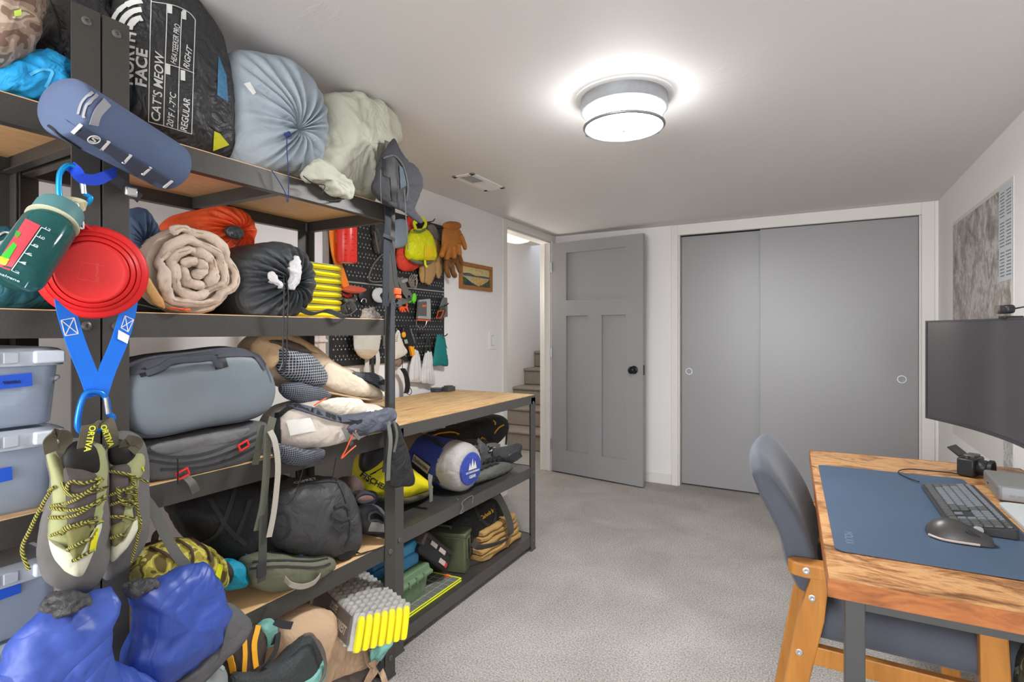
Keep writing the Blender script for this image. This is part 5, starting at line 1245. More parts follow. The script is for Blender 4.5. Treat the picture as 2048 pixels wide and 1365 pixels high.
t, b, bv = bag('backpack', 'olive grey pack with a pale grab loop lying under the daypack', 'backpack',
   [(494, 1150), (500, 1122), (540, 1108), (600, 1112), (650, 1108), (664, 1125), (655, 1150), (620, 1168), (560, 1180), (515, 1180)], -1.375, fab('pack_olive', (104, 106, 88), .75, .4, 12, .2), .065, .12, p=3, disp=(.005, 12, 3), zmin=zs)
for q in ([(505, 1125), (560, 1122), (620, 1124), (655, 1118)], [(500, 1138), (560, 1134), (630, 1136), (660, 1128)]): band('zip', q, bv, .006, M_blackstrap, t, .003)
band('blue_strip', [(600, 1112), (622, 1109), (645, 1106)], bv, .006, mat('lining_blue', (40, 130, 186), .6), t, .002)
strap('grab_loop', [(570, 1158, -1.31), (582, 1170, -1.28), (605, 1174, -1.272), (628, 1166, -1.28), (640, 1152, -1.31)], mat('pale_webbing', (172, 166, 156), .8), t, .016, side=(.3, 0, 1))
t, b, bv = bag('stuff_sack', 'small turquoise sack beside the yellow camouflage shoe', 'bag',
   [(428, 1135), (450, 1122), (478, 1124), (490, 1150), (486, 1172), (440, 1176)], -1.39, fab('turquoise_cloth', (22, 140, 168), .6, .6, 14), .04, .06, disp=(.008, 18, 3), zmin=zs)
band('black_tape', [(450, 1125), (462, 1145), (458, 1165)], bv, .012, M_blackstrap, t, .002)
M_camoy = camo('camo_yellow', [(92, 80, 34), (158, 146, 56), (196, 186, 84), (120, 106, 46), (210, 204, 120)], 26)
t, b, bv = bag('hiking_shoe', 'yellow-green camouflage shoe with brown laces on the fourth shelf', 'shoe',
   [(258, 1140), (275, 1112), (320, 1090), (362, 1078), (402, 1086), (436, 1108), (452, 1138), (446, 1172), (380, 1185), (290, 1190)], -1.38, M_camoy, .06, .08, p=2.6, disp=(.004, 16, 3), zmin=zs)
M_brownlace = mat('brown_lace', (66, 50, 40), .7)
for q in ([(300, 1098), (330, 1110), (365, 1135)], [(352, 1082), (380, 1100), (382, 1130), (360, 1145)], [(380, 1080), (410, 1100), (420, 1125)]): band('lace', q, bv, .005, M_brownlace, t, .004, .004)
patch('neon_tip', [(436, 1128), (446, 1132), (440, 1160), (430, 1150)], bv, M_neon, t, 4, 4)
t = thing('sandal', 'brown strap sandal behind the camouflage shoe', 'shoe', P(310, 1110, x=-1.45))
MB().puff(PP([(262, 1120), (290, 1094), (330, 1082), (345, 1090), (310, 1108), (275, 1128)], x=-1.45), (1, 0, 0), .02, .04).build('sole', mat('sandal_brown', (84, 62, 48), .7, bump=.3, bs=50), t)
MB().tube(catmull(PP([(308, 1094), (312, 1070), (328, 1062), (334, 1082)], x=-1.43), 6), .008, 8).build('toe_strap', mat('sandal_strap', (66, 54, 48), .7), t)
t = thing('webbing_strap', 'long grey strap slanting down beside the camouflage shoe', 'strap', P(375, 1140, x=-1.3))
strap('webbing', [(240, 945, -1.31), (300, 1012, -1.30), (328, 1065, -1.295), (352, 1108, -1.29), (374, 1134, -1.285)], M_greystrap, t, .022, side=(0, 1, .8))
# boots at the end of the shelf
def boot(label, outline, hole, x, m, lining, extra=None):
    t, b, bv = bag('ankle_boot', label, 'shoe', outline, x, m, .05, .10, 'ankle boots on the fourth shelf', (.003, 16, 4), p=2.4, n=(.9, -.3, .25))
    sub('lining', hole, x+.045, lining, t, .012, .02, (.001, 20, 1))
    ed = catmull(PP(hole, x=x+.052), 5, True); MB().tube(ed, .0055, 8, True).build('collar', m, t)
    return t, bv
M_bootn = fab('boot_navy', (58, 62, 72), .7, .3, 14, .3)
t, bv = boot('dark navy boot with pink-edged collar on the fourth shelf end', [(700, 1010), (705, 990), (725, 980), (750, 985), (752, 1000), (740, 1018), (745, 1040), (715, 1045)], [(712, 998), (725, 988), (744, 990), (748, 998), (735, 1005), (720, 1006)], -1.52, M_bootn, mat('lining_rose', (132, 100, 96), .8))
M_bootg = fab('boot_grey', (82, 86, 92), .7, .3, 14, .3)
t, bv = boot('grey ankle boot with silver reflective heel at the fourth shelf end', [(712, 1030), (722, 1012), (748, 1010), (766, 1025), (772, 1045), (768, 1064), (745, 1070), (728, 1062)], [(738, 1030), (752, 1024), (766, 1034), (768, 1046), (752, 1040), (740, 1042)], -1.43, M_bootg, M_dark)
patch('reflective_heel', [(742, 1044), (766, 1046), (768, 1064), (736, 1062)], bv, mat('reflective_silver', (184, 188, 192), .4, .3, bump=.8, bs=220, bd=.003), t, 6, 6, .003)
t, b, bv = bag('fleece_hat', 'brown knitted hat squashed above the boots on the fourth shelf', 'hat', [(670, 985), (680, 962), (700, 953), (716, 956), (722, 972), (715, 990), (690, 1000)], -1.52, fab('brown_knit', (92, 76, 72), .9, .5, 16, .4), .04, .05, disp=(.006, 20, 2))
band('brim', [(674, 984), (694, 990), (716, 982)], bv, .012, mat('brim_brown', (74, 60, 58), .9), t, .006)
# ------------------------------------------------------------------ lowest shelf
zs = SH[0]
M_packtan = fab('pack_peach', (196, 166, 136), .75, .65, 9, .15, .06)
M_mint = fab('pack_mint', (122, 178, 168), .7, .4, 14, .1)
M_meshdark = mat('mesh_charcoal', (62, 66, 68), .7, bump=.9, bs=320, bd=.003, var=.35, vs=240)
M_trimg = fab('trim_greybrown', (104, 96, 90), .8, .2, 14, .2)
t, b, bv = bag('backpack', 'beige and mint backpack with a black mesh pocket on the lowest shelf', 'backpack',
   [(545, 1300), (552, 1255), (590, 1225), (640, 1215), (680, 1245), (720, 1290), (762, 1325), (748, 1345), (700, 1360), (640, 1400), (560, 1420), (530, 1370)], -1.37, M_packtan, .08, .2, p=2.8, disp=(.010, 9, 3), zmin=zs, N=100)
sub('mesh_pocket', [(470, 1350), (520, 1342), (570, 1318), (612, 1272), (630, 1275), (645, 1320), (640, 1345), (600, 1375), (540, 1420), (470, 1420), (458, 1385)], -1.295, M_meshdark, t, .035, .05, (.004, 14, 4))
sub('mint_side', [(570, 1372), (620, 1345), (648, 1320), (652, 1345), (640, 1370), (600, 1410), (560, 1430), (545, 1410)], -1.282, M_mint, t, .022, .04, (.004, 14, 4))
band('pocket_binding', [(612, 1274), (632, 1282), (648, 1320), (644, 1352)], bv, .007, M_trimg, t, .004, .01)
MB().tube(catmull(PP([(609, 1271), (624, 1271), (640, 1296), (651, 1328), (648, 1350), (640, 1366)], x=-1.262), 6), .0045, 8).build('pocket_binding', M_trimg, t)
sub('mint_lid', [(522, 1250), (545, 1240), (553, 1262), (545, 1290), (530, 1294), (522, 1272)], -1.32, M_mint, t, .02, .04, (.004, 18, 4))
strap('shoulder_strap', [(546, 1290, -1.29), (556, 1268, -1.28), (552, 1300, -1.28), (540, 1320, -1.28), (525, 1335, -1.285)], M_blackstrap, t, .016)
strap('webbing', [(550, 1243, -1.29), (566, 1250, -1.285), (584, 1252, -1.285)], M_blackstrap, t, .020, side=(0, .3, 1))
sub('base_panel', [(600, 1390), (660, 1360), (720, 1340), (756, 1328), (750, 1350), (700, 1380), (640, 1410)], -1.30, M_trimg, t, .03, .04, (.004, 14, 2))
strap('hip_strap', [(742, 1325, -1.28), (748, 1340, -1.262), (735, 1365, -1.26), (728, 1400, -1.265)], M_packtan, t, .035)
strap('hip_strap', [(752, 1328, -1.275), (765, 1350, -1.262), (775, 1385, -1.262)], M_packtan, t, .022)
sub('mint_wing', [(745, 1300), (770, 1290), (786, 1285), (775, 1300), (758, 1325), (744, 1328)], -1.295, M_mint, t, .012, .02, (.003, 18, 2))
MB().box(P(760, 1334, x=-1.255), (.008, .022, .03), Matrix.Rotation(.5, 3, 'X')).build('buckle', M_black, t, bevel=.003)
M_amber = mat('amber_cloth', (236, 168, 40), .65, bump=.2, bs=60)
M_dkbrown = fab('dark_brown_cloth', (68, 58, 54), .75, .3, 14, .2)
t, b, bv = bag('climbing_harness', 'dark brown and amber striped padded gear upright on the lowest shelf', 'harness',
   [(452, 1345), (455, 1310), (480, 1270), (510, 1250), (525, 1252), (526, 1290), (518, 1330), (505, 1370), (470, 1390), (450, 1390)], -1.34, M_dkbrown, .045, .08, p=2.8, disp=(.003, 14, 2), zmin=zs)
for q, w in (([(458, 1305), (464, 1325), (468, 1345)], .016), ([(488, 1262), (490, 1300), (488, 1345)], .011), ([(516, 1254), (508, 1285), (508, 1310), (511, 1335)], .014)): band('amber_stripe', q, bv, w, M_amber, t, .003, .003)
t, b, bv = bag('stuff_sack', 'grey cloth bag slumped on the lowest shelf below the blue bootie', 'bag', [(395, 1400), (405, 1355), (425, 1335), (445, 1332), (450, 1365), (440, 1420), (400, 1430)], -1.30, fab('grey_bag', (128, 132, 134), .7, .4, 12, .1), .04, .08, disp=(.006, 12, 5), zmin=zs)
band('edge_tape', [(412, 1345), (436, 1334), (447, 1340)], bv, .010, mat('edge_pale', (158, 166, 164), .7), t, .003)
# egg-crate sleeping pad
F0 = P(704, 1308, x=-1.205); e1 = V(.06, .175, -.025); e2 = V(-.028, .052, .082); Lv = V(-.30, .128, -.018)/.327*.40
t = thing('folding_pad', 'silver egg-crate folding pad with yellow edges sticking out of the lowest shelf', 'sleeping pad', F0+e1*.5)
M_sil = mat('pad_silver', (186, 184, 180), .38, .35, var=.1, vs=30); M_padp = mat('pad_plate', (96, 90, 84), .5, .2, bump=.2, bs=80)
NPn = 7; NLn = 110
for i in range(NPn):
    s0, s1 = i/NPn+.006, (i+1)/NPn-.006; rings = []
    for j in range(NLn+1):
        l = j/NLn; wv = math.sin(l*12*2*PI+0)
        o = F0+Lv*l
        w0 = s0+.042*wv; w1 = s1+.042*wv; h = 1+.022*math.sin(l*12*2*PI*1.0+.6)
        ring = [o+e1*w0, o+e1*w1, o+e1*w1+e2*(h-.10), o+e1*(w1*.8+w0*.2)+e2*h, o+e1*(w0*.7+w1*.3)+e2*(h+.02), o+e1*w0+e2*(h-.08)]
        rings.append(ring)
    MB().loft(rings).build('pad_panel', M_sil, t, angle=60)
    fr = []; fn = -Lv.normalized()
    for q, off in ((1, -.002), (1, .004), (.8, .011), (.3, .013)):
        pts = []
        for a in range(20):
            an = 2*PI*a/20; cx, cy = math.cos(an), math.sin(an)
            sxx = (abs(cx)**.6)*(1 if cx > 0 else -1); syy = (abs(cy)**.35)*(1 if cy > 0 else -1)
            pts.append(F0+e1*((s0+s1)/2+sxx*(s1-s0)/2*.96*q)+e2*(.48+syy*.485*(q if q == 1 else q*.3+.7))+fn*off)
        fr.append(pts)
    MB().loft(fr).build('yellow_edge', M_pady, t, angle=50)
sn = e2.cross(Lv).normalized(); sn = sn if sn.dot(e1) < 0 else -sn
q = F0+Lv*.46+e2*.50+sn*.010
m = MB(); a_, b__ = Lv*.42, e2*.40
m.loft([[q-a_-b__, q+a_-b__, q+a_+b__, q-a_+b__], [q-a_*.97-b__*.94+sn*.004, q+a_*.97-b__*.94+sn*.004, q+a_*.97+b__*.94+sn*.004, q-a_*.97+b__*.94+sn*.004]]).build('side_plate', M_padp, t)
text('THERMAREST', .034, q+sn*.0045-e2*.08-Lv*.17, -Lv, e2, mat('plate_letter', (182, 170, 156), .45, .1), 'lettering', t, .02, thick=.001, sx=.75)
text('Z LITE', .028, q+sn*.0045+e2*.22-Lv*.06, -Lv, e2, mat('plate_letter', (182, 170, 156), .45, .1), 'lettering', t, .02, thick=.001, sx=.75)

# ------------------------------------------------------------------ pegboard
PX = -2.052
pgY0, pgY1, pgz = 1.835, 2.765, (1.075, 1.4995, 1.915)
pb = thing('pegboard', 'black metal pegboard panel crowded with small gear on the left wall', 'pegboard', (PX, 2.3, pgz[0]))
M_peg = mat('peg_black', (44, 45, 46), .35, .2, spec=.5)
for a, b in ((pgz[0], pgz[1]-.004), (pgz[1]+.004, pgz[2])):
    m = MB(); m.bx(XL+.012, XL+.016, pgY0, pgY1, a, b).bx(XL+.001, XL+.012, pgY0, pgY0+.002, a, b).bx(XL+.001, XL+.012, pgY1-.002, pgY1, a, b).bx(XL+.001, XL+.016, pgY0, pgY1, b-.002, b).bx(XL+.001, XL+.016, pgY0, pgY1, a, a+.002)
    m.build('peg_panel', M_peg, pb, smooth=False)
MB().bx(XL+.001, XL+.02, pgY0-.022, pgY0-.002, pgz[0], pgz[2]).build('side_strip', mat('strip_grey', (140, 142, 140), .4, .4), pb, smooth=False)
MB().bx(XL+.001, XL+.0155, pgY0, pgY1, pgz[1]-.0035, pgz[1]+.0035).build('seam_strip', mat('seam_pale', (150, 150, 146), .5), pb, smooth=False)
m = MB(); 
for (a, b) in ((pgz[0], pgz[1]), (pgz[1], pgz[2])):
    z = a+.034
    while z < b-.03:
        k = 0; y = pgY0+.03
        while y < pgY1-.03:
            m.lathe([(.0042, 0), (.0030, .0006), (.0005, .0006)], (XL+.016, y, z), (1, 0, 0), 6)
            yy = y+.0127
            m.lathe([(.0030, 0), (.0022, .0006), (.0004, .0006)], (XL+.016, yy, z+.0175), (1, 0, 0), 6, sx=2.0, up=(0, 1, 0)) if False else m.box((XL+.0163, yy, z+.0175), (.0008, .0040, .0085))
            y += .0254
        z += .0508
stuff(m.build('peg_hole', mat('hole_glint', (176, 178, 178), .35, .4), pb, smooth=False))
for z in (pgz[1]-.02, pgz[1]+.022): MB().lathe([(.006, 0), (.006, .003), (.002, .004), (.0005, .004)], (XL+.016, pgY1-.014, z), (1, 0, 0), 12).build('screw', M_silver, pb)
def hook(label, u, v, x1, tip=.012):
    a = P(u, v, x=XL+.018); pts = [a, V(x1-.015, a.y, a.z+.002), V(x1-.004, a.y, a.z+tip*.5), V(x1+.006, a.y, a.z+tip*1.3)]
    t = thing('pegboard_hook', label, 'hook', a)
    MB().tube(catmull(pts, 6), .0032, 8).build('prong', M_black, t); MB().bx(XL+.0165, XL+.020, a.y-.008, a.y+.008, a.z-.02, a.z+.01).build('hook_plate', M_black, t, smooth=False)
    return a
hook('long black pegboard hook reaching out above the neon yellow sack', 838, 447, -1.93)
hook('long black pegboard hook holding the brown leather gloves', 868, 458, -1.93)
hook('black pegboard hook above the orange satellite messenger', 882, 612, -1.99)
hook('black pegboard hook above the teal pouch', 880, 673, -1.99)
hook('black pegboard hook above the white drawstring bags', 838, 668, -2.0)
PG = XL+.03
# red fuel bottle and orange axe handle
t = thing('fuel_bottle', 'red fuel bottle hanging on the pegboard under the top shelf', 'bottle', P(690, 528, x=-2.0))
bA = P(694, 526, x=-1.985); bT = P(693, 445, x=-1.985); rb = (P(713, 500, x=-1.985)-P(674, 500, x=-1.985)).length*.38
Lb = (bT-bA).length*1.08
MB().lathe([(.001, .003), (rb*.6, .001), (rb*.92, 0), (rb, .006), (rb, Lb), (rb*.9, Lb+.02), (rb*.5, Lb+.04), (rb*.45, Lb+.06), (.001, Lb+.06)], bA, (0, 0, 1), 36).build('bottle_body', mat('bottle_red', (226, 48, 40), .3, spec=.6), t, angle=50)
MB().lathe([(rb*.7, 0), (rb*.55, -.0015), (.001, -.0015)], bA, (0, 0, 1), 24).build('base_disc', mat('base_pale', (214, 200, 190), .5), t)
M_flow = mat('print_dark_red', (130, 34, 34), .5)
for i, (dz) in enumerate((.03, .055, .085, .11, .13)):
    for a in (-.9, -.2): MB().lathe([(rb*1.004, bA.z*0+dz), (rb*1.004, dz+.006)], bA, (0, 0, 1), 8, caps=False).build('print_band', M_flow, t) if False else MB().box(bA+V(math.cos(a)*rb, math.sin(a)*rb, dz), (.002, .012, .003), Matrix.Rotation(a, 3, 'Z')).build('printed_mark', M_flow, t)
t = thing('axe', 'orange curved ice-axe shaft hung beside the red bottle', 'axe', P(690, 570, x=-2.02))
sh = catmull([P(665, 430, x=-2.03), P(666, 470, x=-2.03), P(671, 510, x=-2.028), P(682, 545, x=-2.025), P(692, 575, x=-2.02)], 8)
MB().ribbon(sh, .042, .016, (0, 1, 0)).build('shaft', mat('axe_orange', (238, 130, 36), .4), t, bevel=.005)
text('PETZL', .020, P(674, 475, x=-2.018), V(0, 0, 1), V(0, -1, 0), M_print, 'lettering', t, .02)
t = thing('carabiner', 'gold carabiner hanging by the rack back post', 'carabiner', P(620, 528, x=-1.80))
loop('carabiner_body', [(616, 490), (622, 482), (626, 492), (624, 520), (618, 528), (613, 522)], -1.80, mat('gold_metal', (196, 150, 40), .3, .6), t, .004)
MB().ribbon(PP([(616, 462), (617, 490)], x=-1.80), .022, .003, (0, 1, 0)).build('sling_blue', M_bluewebd, t)
MB().ribbon(PP([(614, 489), (613, 522)], x=-1.802), .02, .003, (0, 1, 0)).build('sling_white', M_print, t)
# big pouches
t, b, bv = bag('pouch', 'black zip pouch hanging on the pegboard left of the wide strap', 'pouch', [(742, 460), (748, 440), (775, 436), (782, 470), (775, 508), (756, 512), (746, 500)], PG-.01, M_blacknylon, .035, .01, disp=(.006, 14, 1))
band('zip', [(750, 465), (754, 490), (758, 506)], bv, .006, mat('zip_brown', (120, 100, 84), .6), t)
t = thing('cord_loop', 'grey cord loop hanging on the pegboard by the black pouch', 'cord', P(745, 560, x=PG))
MB().tube(catmull(PP([(778, 502), (764, 510), (750, 525), (740, 545), (738, 558), (746, 564), (765, 563), (780, 556)], x=PG+.01), 6), .004, 8).build('cord', M_greystrap, t)
t, b, bv = bag('pouch', 'grey-blue flat pouch hanging behind the strap near the neon sack', 'pouch', [(786, 455), (792, 440), (812, 442), (816, 470), (815, 486), (808, 494), (788, 497), (780, 490)], PG+.02, fab('pouch_greyblue', (134, 148, 162), .6, .2, 14), .02, .02, disp=(.003, 14, 1), p=4)
band('piping', [(786, 497), (808, 494), (815, 480)], bv, .004, mat('piping_grey', (104, 114, 124), .6), t)
M_redsack = fab('sack_red', (206, 62, 44), .6, .5, 14, 0, .1)
t, b, bv = bag('stuff_sack', 'orange-red sack hanging on the pegboard behind the neon yellow sack', 'bag', [(792, 505), (800, 490), (822, 485), (838, 500), (840, 528), (826, 541), (806, 543), (794, 532)], PG, M_redsack, .035, .01, disp=(.006, 18, 1))
sub('neck', [(812, 440), (820, 434), (826, 450), (822, 470), (814, 474), (812, 455)], PG, M_red, t, .02, .01, (.005, 30, 1))
M_neonc = fab('sack_neon', (214, 216, 22), .55, .55, 12, 0, .06, k=1.05)
t, b, bv = bag('stuff_sack', 'neon yellow drawstring sack hanging at the middle of the pegboard', 'bag', [(820, 462), (838, 457), (852, 459), (862, 475), (868, 500), (870, 520), (855, 523), (838, 524), (818, 520), (811, 510), (812, 490)], PG+.04, M_neonc, .05, .03, disp=(.006, 18, 3), N=90)
MB().tube(catmull(PP([(828, 461), (840, 464), (852, 458)], x=PG+.085), 5), .007, 8).build('drawcord', mat('cord_olive', (98, 108, 72), .7), t)
for q in ([(832, 458), (828, 446), (834, 444)], [(846, 460), (852, 446), (843, 435)]): strap('hang_loop', [(a, b_, PG+.05) for a, b_ in q], M_neon, t, .022)
patch('orange_print', [(848, 494), (869, 493), (869, 520), (848, 521)], bv, mat('print_amber', (224, 196, 30), .6), t, 6, 6, .002)
sub('grey_base', [(818, 520), (840, 524), (868, 522), (850, 530), (830, 528)], PG+.05, M_greystrap, t, .02, .02, (.002, 30, 1))
strap('pull_tab', [(850, 521, PG+.085), (851, 530, PG+.085), (855, 534, PG+.088)], M_neon, t, .016)
# gloves
def glove(name, label, cuff, palm, fingers, x, m, group=None, cuffm=None):
    t = thing(name, label, 'glove', P(fingers[0][-1][0], fingers[0][-1][1], x=x), group); mb = MB()
    mb.puff(PP(palm, x=x), (.95, -.3, 0), .020, .016, p=2.4, N=40, K=7)
    k = abs((P(900, 500, x=x)-P(901, 500, x=x)).length)
    for f in fingers:
        pts = catmull([P(a, b_, x=x+.012) for a, b_ in f[1:-1] if True] if len(f) > 4 else [P(a, b_, x=x+.012) for a, b_ in f[1:]], 5)
        n = len(pts); r = f[0]
        mb.tube(pts, lambda i, n=n, r=r: r*(1 if i < n-3 else (.92, .75, .35)[i-(n-3)]), 10)
    mb.build('glove_body', m, t, disp=(.0035, 30, 3), angle=70)
    MB().puff(PP(cuff, x=x+.004), (.95, -.3, 0), .024, .02, p=3, N=40, K=6).build('cuff', cuffm or m, t, disp=(.003, 30, 2))
    return t
M_leather = fab('glove_leather', (166, 104, 44), .6, .6, 16, .1, .14)
M_leather2 = fab('glove_leather_dark', (118, 80, 42), .65, .45, 16, .1, .12)
glove('work_glove', 'brown leather work glove in front, hanging fingers down by the painting', [(886, 448), (900, 443), (918, 446), (921, 456), (905, 462), (890, 458)],
   [(885, 462), (895, 452), (912, 454), (922, 464), (922, 490), (912, 512), (896, 515), (884, 500)],
   [(.016, (890, 490), (884, 508), (882, 513)), (.017, (898, 495), (894, 512), (893, 520)), (.017, (907, 495), (908, 508), (908, 518)), (.016, (915, 488), (918, 502), (919, 512)), (.015, (921, 470), (927, 485), (931, 500), (933, 507))], -1.94, M_leather, 'brown leather gloves')
glove('work_glove', 'darker brown leather work glove behind, its fingers reaching below the front glove', [(900, 470), (915, 466), (922, 480), (915, 500), (900, 500)],
   [(888, 500), (905, 490), (918, 500), (920, 522), (905, 530), (890, 526)],
   [(.016, (893, 520), (893, 540), (899, 556), (900, 560)), (.016, (903, 525), (906, 545), (912, 555), (914, 558)), (.015, (912, 520), (917, 535), (921, 546), (922, 550)), (.014, (918, 505), (921, 520), (925, 530), (926, 533)), (.014, (890, 515), (898, 530), (903, 538))], -1.975, M_leather2, 'brown leather gloves')
M_tanl = fab('glove_tan', (172, 138, 92), .7, .3, 16, .15, .08)
t, b, bv = bag('mitten', 'tan leather mitten hanging below the neon yellow sack', 'glove', [(842, 528), (852, 522), (868, 515), (874, 530), (868, 555), (858, 570), (850, 566), (842, 565), (838, 545)], PG+.01, M_tanl, .02, .015, disp=(.003, 20, 2))
band('seam', [(848, 566), (850, 548), (848, 530)], bv, .004, mat('seam_brown', (112, 88, 56), .8), t)
t, b, bv = bag('mitten', 'tan glove with grey knit cuff between neon sack and leather gloves', 'glove', [(862, 470), (872, 468), (878, 490), (882, 515), (884, 540), (878, 557), (872, 550), (866, 520), (862, 495)], PG+.015, M_tanl, .02, .015, disp=(.004, 20, 2))
sub('knit_cuff', [(855, 452), (866, 450), (876, 466), (880, 482), (872, 480), (862, 470), (856, 462)], PG+.03, fab('knit_grey', (112, 110, 98), .9, .4, 16, .4), t, .018, .015, (.003, 30, 2))
# small gear on the pegboard
t = thing('webbing_bundle', 'bundle of pale grey webbing loops under the red sack', 'strap', P(826, 578, x=PG))
for i in range(4): MB().ribbon(catmull(PP([(820+i*4, 554+i*1.0), (826+i*3, 550), (833, 556), (834-i*.5, 568), (828+i*1.2, 576), (821+i*2.5, 573), (818.5+i*3, 562)], x=PG+.006+i*.008), 5, True), .007, .0015, (1, 0, 0), closed=True).build('webbing', mat('web_pale', (164, 156, 146), .8), t)
t = thing('strap_roll', 'grey strap with buckle hanging by the orange buckle on the pegboard', 'strap', P(812, 600, x=PG))
strap('webbing', [(800, 556, PG+.02), (806, 570, PG+.03), (812, 585, PG+.03), (820, 596, PG+.03), (800, 604, PG+.02)], M_greystrap, t, .05, side=(0, 1, .4)); MB().box(P(808, 562, x=PG+.03), (.02, .05, .02), Matrix.Rotation(.3, 3, 'X')).build('buckle', mat('buckle_grey', (146, 148, 150), .4), t, bevel=.004)
t = thing('clip', 'bright green plastic clip on the pegboard', 'clip', P(825, 606, x=PG))
for a in (820, 828): MB().puff(PP([(a-3, 590), (a+1, 586), (a+4, 592), (a+3, 603), (a-2, 607), (a-4, 600)], x=PG+.008), (1, 0, 0), .010, .01, N=24, K=5).build('clip_half', mat('lime_plastic', (96, 206, 40), .5), t)
t = thing('clip', 'orange-red plastic clamp on the pegboard below the green clip', 'clip', P(806, 624, x=PG))
for q in ([(800, 622), (803, 612), (803, 606), (810, 605), (814, 609), (813, 615), (816, 622)], [(798, 618), (806, 615), (815, 617)], [(804, 625), (806, 617), (810, 624)]): MB().tube(catmull(PP(q, x=PG+.008), 5), .0055, 8).build('clamp_arm', M_orange, t)
t = thing('gps_unit', 'grey framed handheld GPS with an orange corner on the pegboard', 'gps', P(844, 640, x=PG))
gq = PP([(834, 600), (856, 598), (857, 640), (831, 638)], x=PG+.004); 
MB().prism(gq, (.022, 0, 0)).build('gps_case', mat('gps_grey', (156, 160, 160), .4), t, bevel=.006, seg=3)
MB().prism(PP([(837, 604), (853, 603), (853, 633), (835, 632)], x=PG+.0262), (.0015, 0, 0)).build('gps_screen', mat('gps_screen', (92, 92, 92), .2), t)
MB().prism(PP([(845, 610), (852, 610), (852, 614), (845, 614)], x=PG+.0278), (.001, 0, 0)).build('orange_label', M_orange, t)
MB().prism(PP([(831, 639), (857, 640.5), (857, 642.5), (832, 641.5)], x=PG+.012), (.012, 0, 0)).build('orange_bumper', M_orange, t)
cord('lanyard', [(832, 640, PG+.02), (834, 652, PG+.02), (842, 657, PG+.02), (850, 653, PG+.02), (854, 641, PG+.02)], M_silver, t, .0015)
t = thing('satellite_messenger', 'dark and orange satellite messenger on the end pegboard hook', 'gadget', P(878, 640, x=PG))
MB().prism(PP([(873, 625), (884, 595), (892, 596), (893, 634), (882, 636)], x=PG), (.012, 0, 0)).build('holster', mat('holster_grey', (104, 106, 106), .5), t, bevel=.004)
MB().prism(PP([(873, 636), (877, 614), (884, 612), (888, 622), (881, 638)], x=PG+.014), (.02, 0, 0)).build('messenger_body', mat('messenger_dark', (70, 66, 60), .5), t, bevel=.005)
MB().tube(PP([(872.5, 637), (876.5, 623), (887, 621.5), (881.5, 636)], x=PG+.037), .0035, 8, True).build('orange_rim', M_orange, t)
MB().prism(PP([(877, 625), (885, 624), (881, 633), (875, 634)], x=PG+.034), (.003, 0, 0)).build('messenger_screen', M_dark, t)
t = thing('avalanche_beacon', 'black beacon with orange dial and amber tail on the pegboard', 'gadget', P(818, 712, x=PG))
MB().prism(PP([(799, 655), (812, 652), (824, 690), (820, 695), (806, 690), (800, 678)], x=PG+.004), (.026, 0, 0)).build('beacon_body', M_black, t, bevel=.006)
MB().prism(PP([(811, 652), (818, 660), (826, 686), (823, 690)], x=PG+.002), (.02, 0, 0)).build('side_shell', mat('beacon_grey', (104, 110, 118), .4), t, bevel=.004)
o = P(806.5, 670, x=PG+.030); MB().lathe([(.0155, 0), (.0155, .006), (.012, .009), (.0005, .009)], o, (1, 0, 0), 24).build('orange_dial', mat('dial_orange', (240, 160, 36), .45), t)
MB().prism(PP([(808, 680), (814, 679), (816, 687), (810, 688)], x=PG+.031), (.001, 0, 0)).build('beacon_screen', mat('lcd_grey', (150, 160, 150), .3), t)
MB().prism(PP([(815, 690), (823, 689), (826, 710), (820, 713)], x=PG+.01), (.018, 0, 0)).build('amber_tail', mat('dial_orange', (240, 160, 36), .45), t, bevel=.003)
# white bags
M_whitecl = fab('white_cotton', (206, 206, 208), .8, .35, 16, .1)
def drawbag(label, pxs, x, m, straps=(), k=9, group=None):
    t, b, bv = bag('drawstring_bag', label, 'bag', pxs, x, m, .018, .008, group, (.003, 22, 3), p=2.2)
    for q in straps: strap('tie_strap', [(a, c_, x+.006) for a, c_ in q], M_blackstrap, t, .012)
    return t, bv
t, bv = drawbag('white cotton drawstring bag under the amber-tailed beacon', [(828, 702), (834, 700), (839, 715), (842, 740), (842, 764), (828, 765), (818, 762), (820, 730)], PG+.004, M_whitecl, ([(834, 702), (831, 685), (830, 668)], [(838, 715), (834, 702)]), group='white drawstring bags')
for q in ([(832, 704), (829, 735), (828, 760)], [(834, 704), (837, 735), (838, 760)]): band('pleat', q, bv, .0025, M_whitecl, t, .004)
t, bv = drawbag('white pleated drawstring bag beside the teal pouch', [(850, 706), (856, 703), (863, 706), (865, 735), (869, 769), (855, 768), (842, 764), (844, 735)], PG+.012, M_whitecl, ([(853, 706), (853, 690), (856, 668)], [(860, 706), (859, 690), (856, 668)]), group='white drawstring bags')
for q in ([(852, 707), (848, 735), (847, 762)], [(855, 706), (853, 735), (853, 764)], [(858, 706), (858, 735), (860, 764)], [(861, 707), (862, 735), (865, 764)]): band('pleat', q, bv, .0025, M_whitecl, t, .004)
t, bv = drawbag('teal drawstring pouch at the bottom right corner of the pegboard', [(875, 670), (884, 672), (889, 676), (892, 700), (896, 730), (890, 733), (878, 731), (865, 731), (868, 705), (872, 680)], PG+.02, fab('teal_pouch', (26, 118, 118), .65, .3, 14, .1))
MB().tube(catmull(PP([(884, 673), (890, 684), (893, 694), (895, 697), (892, 694)], x=PG+.03), 5), .0015, 6).build('cord', M_black, t)
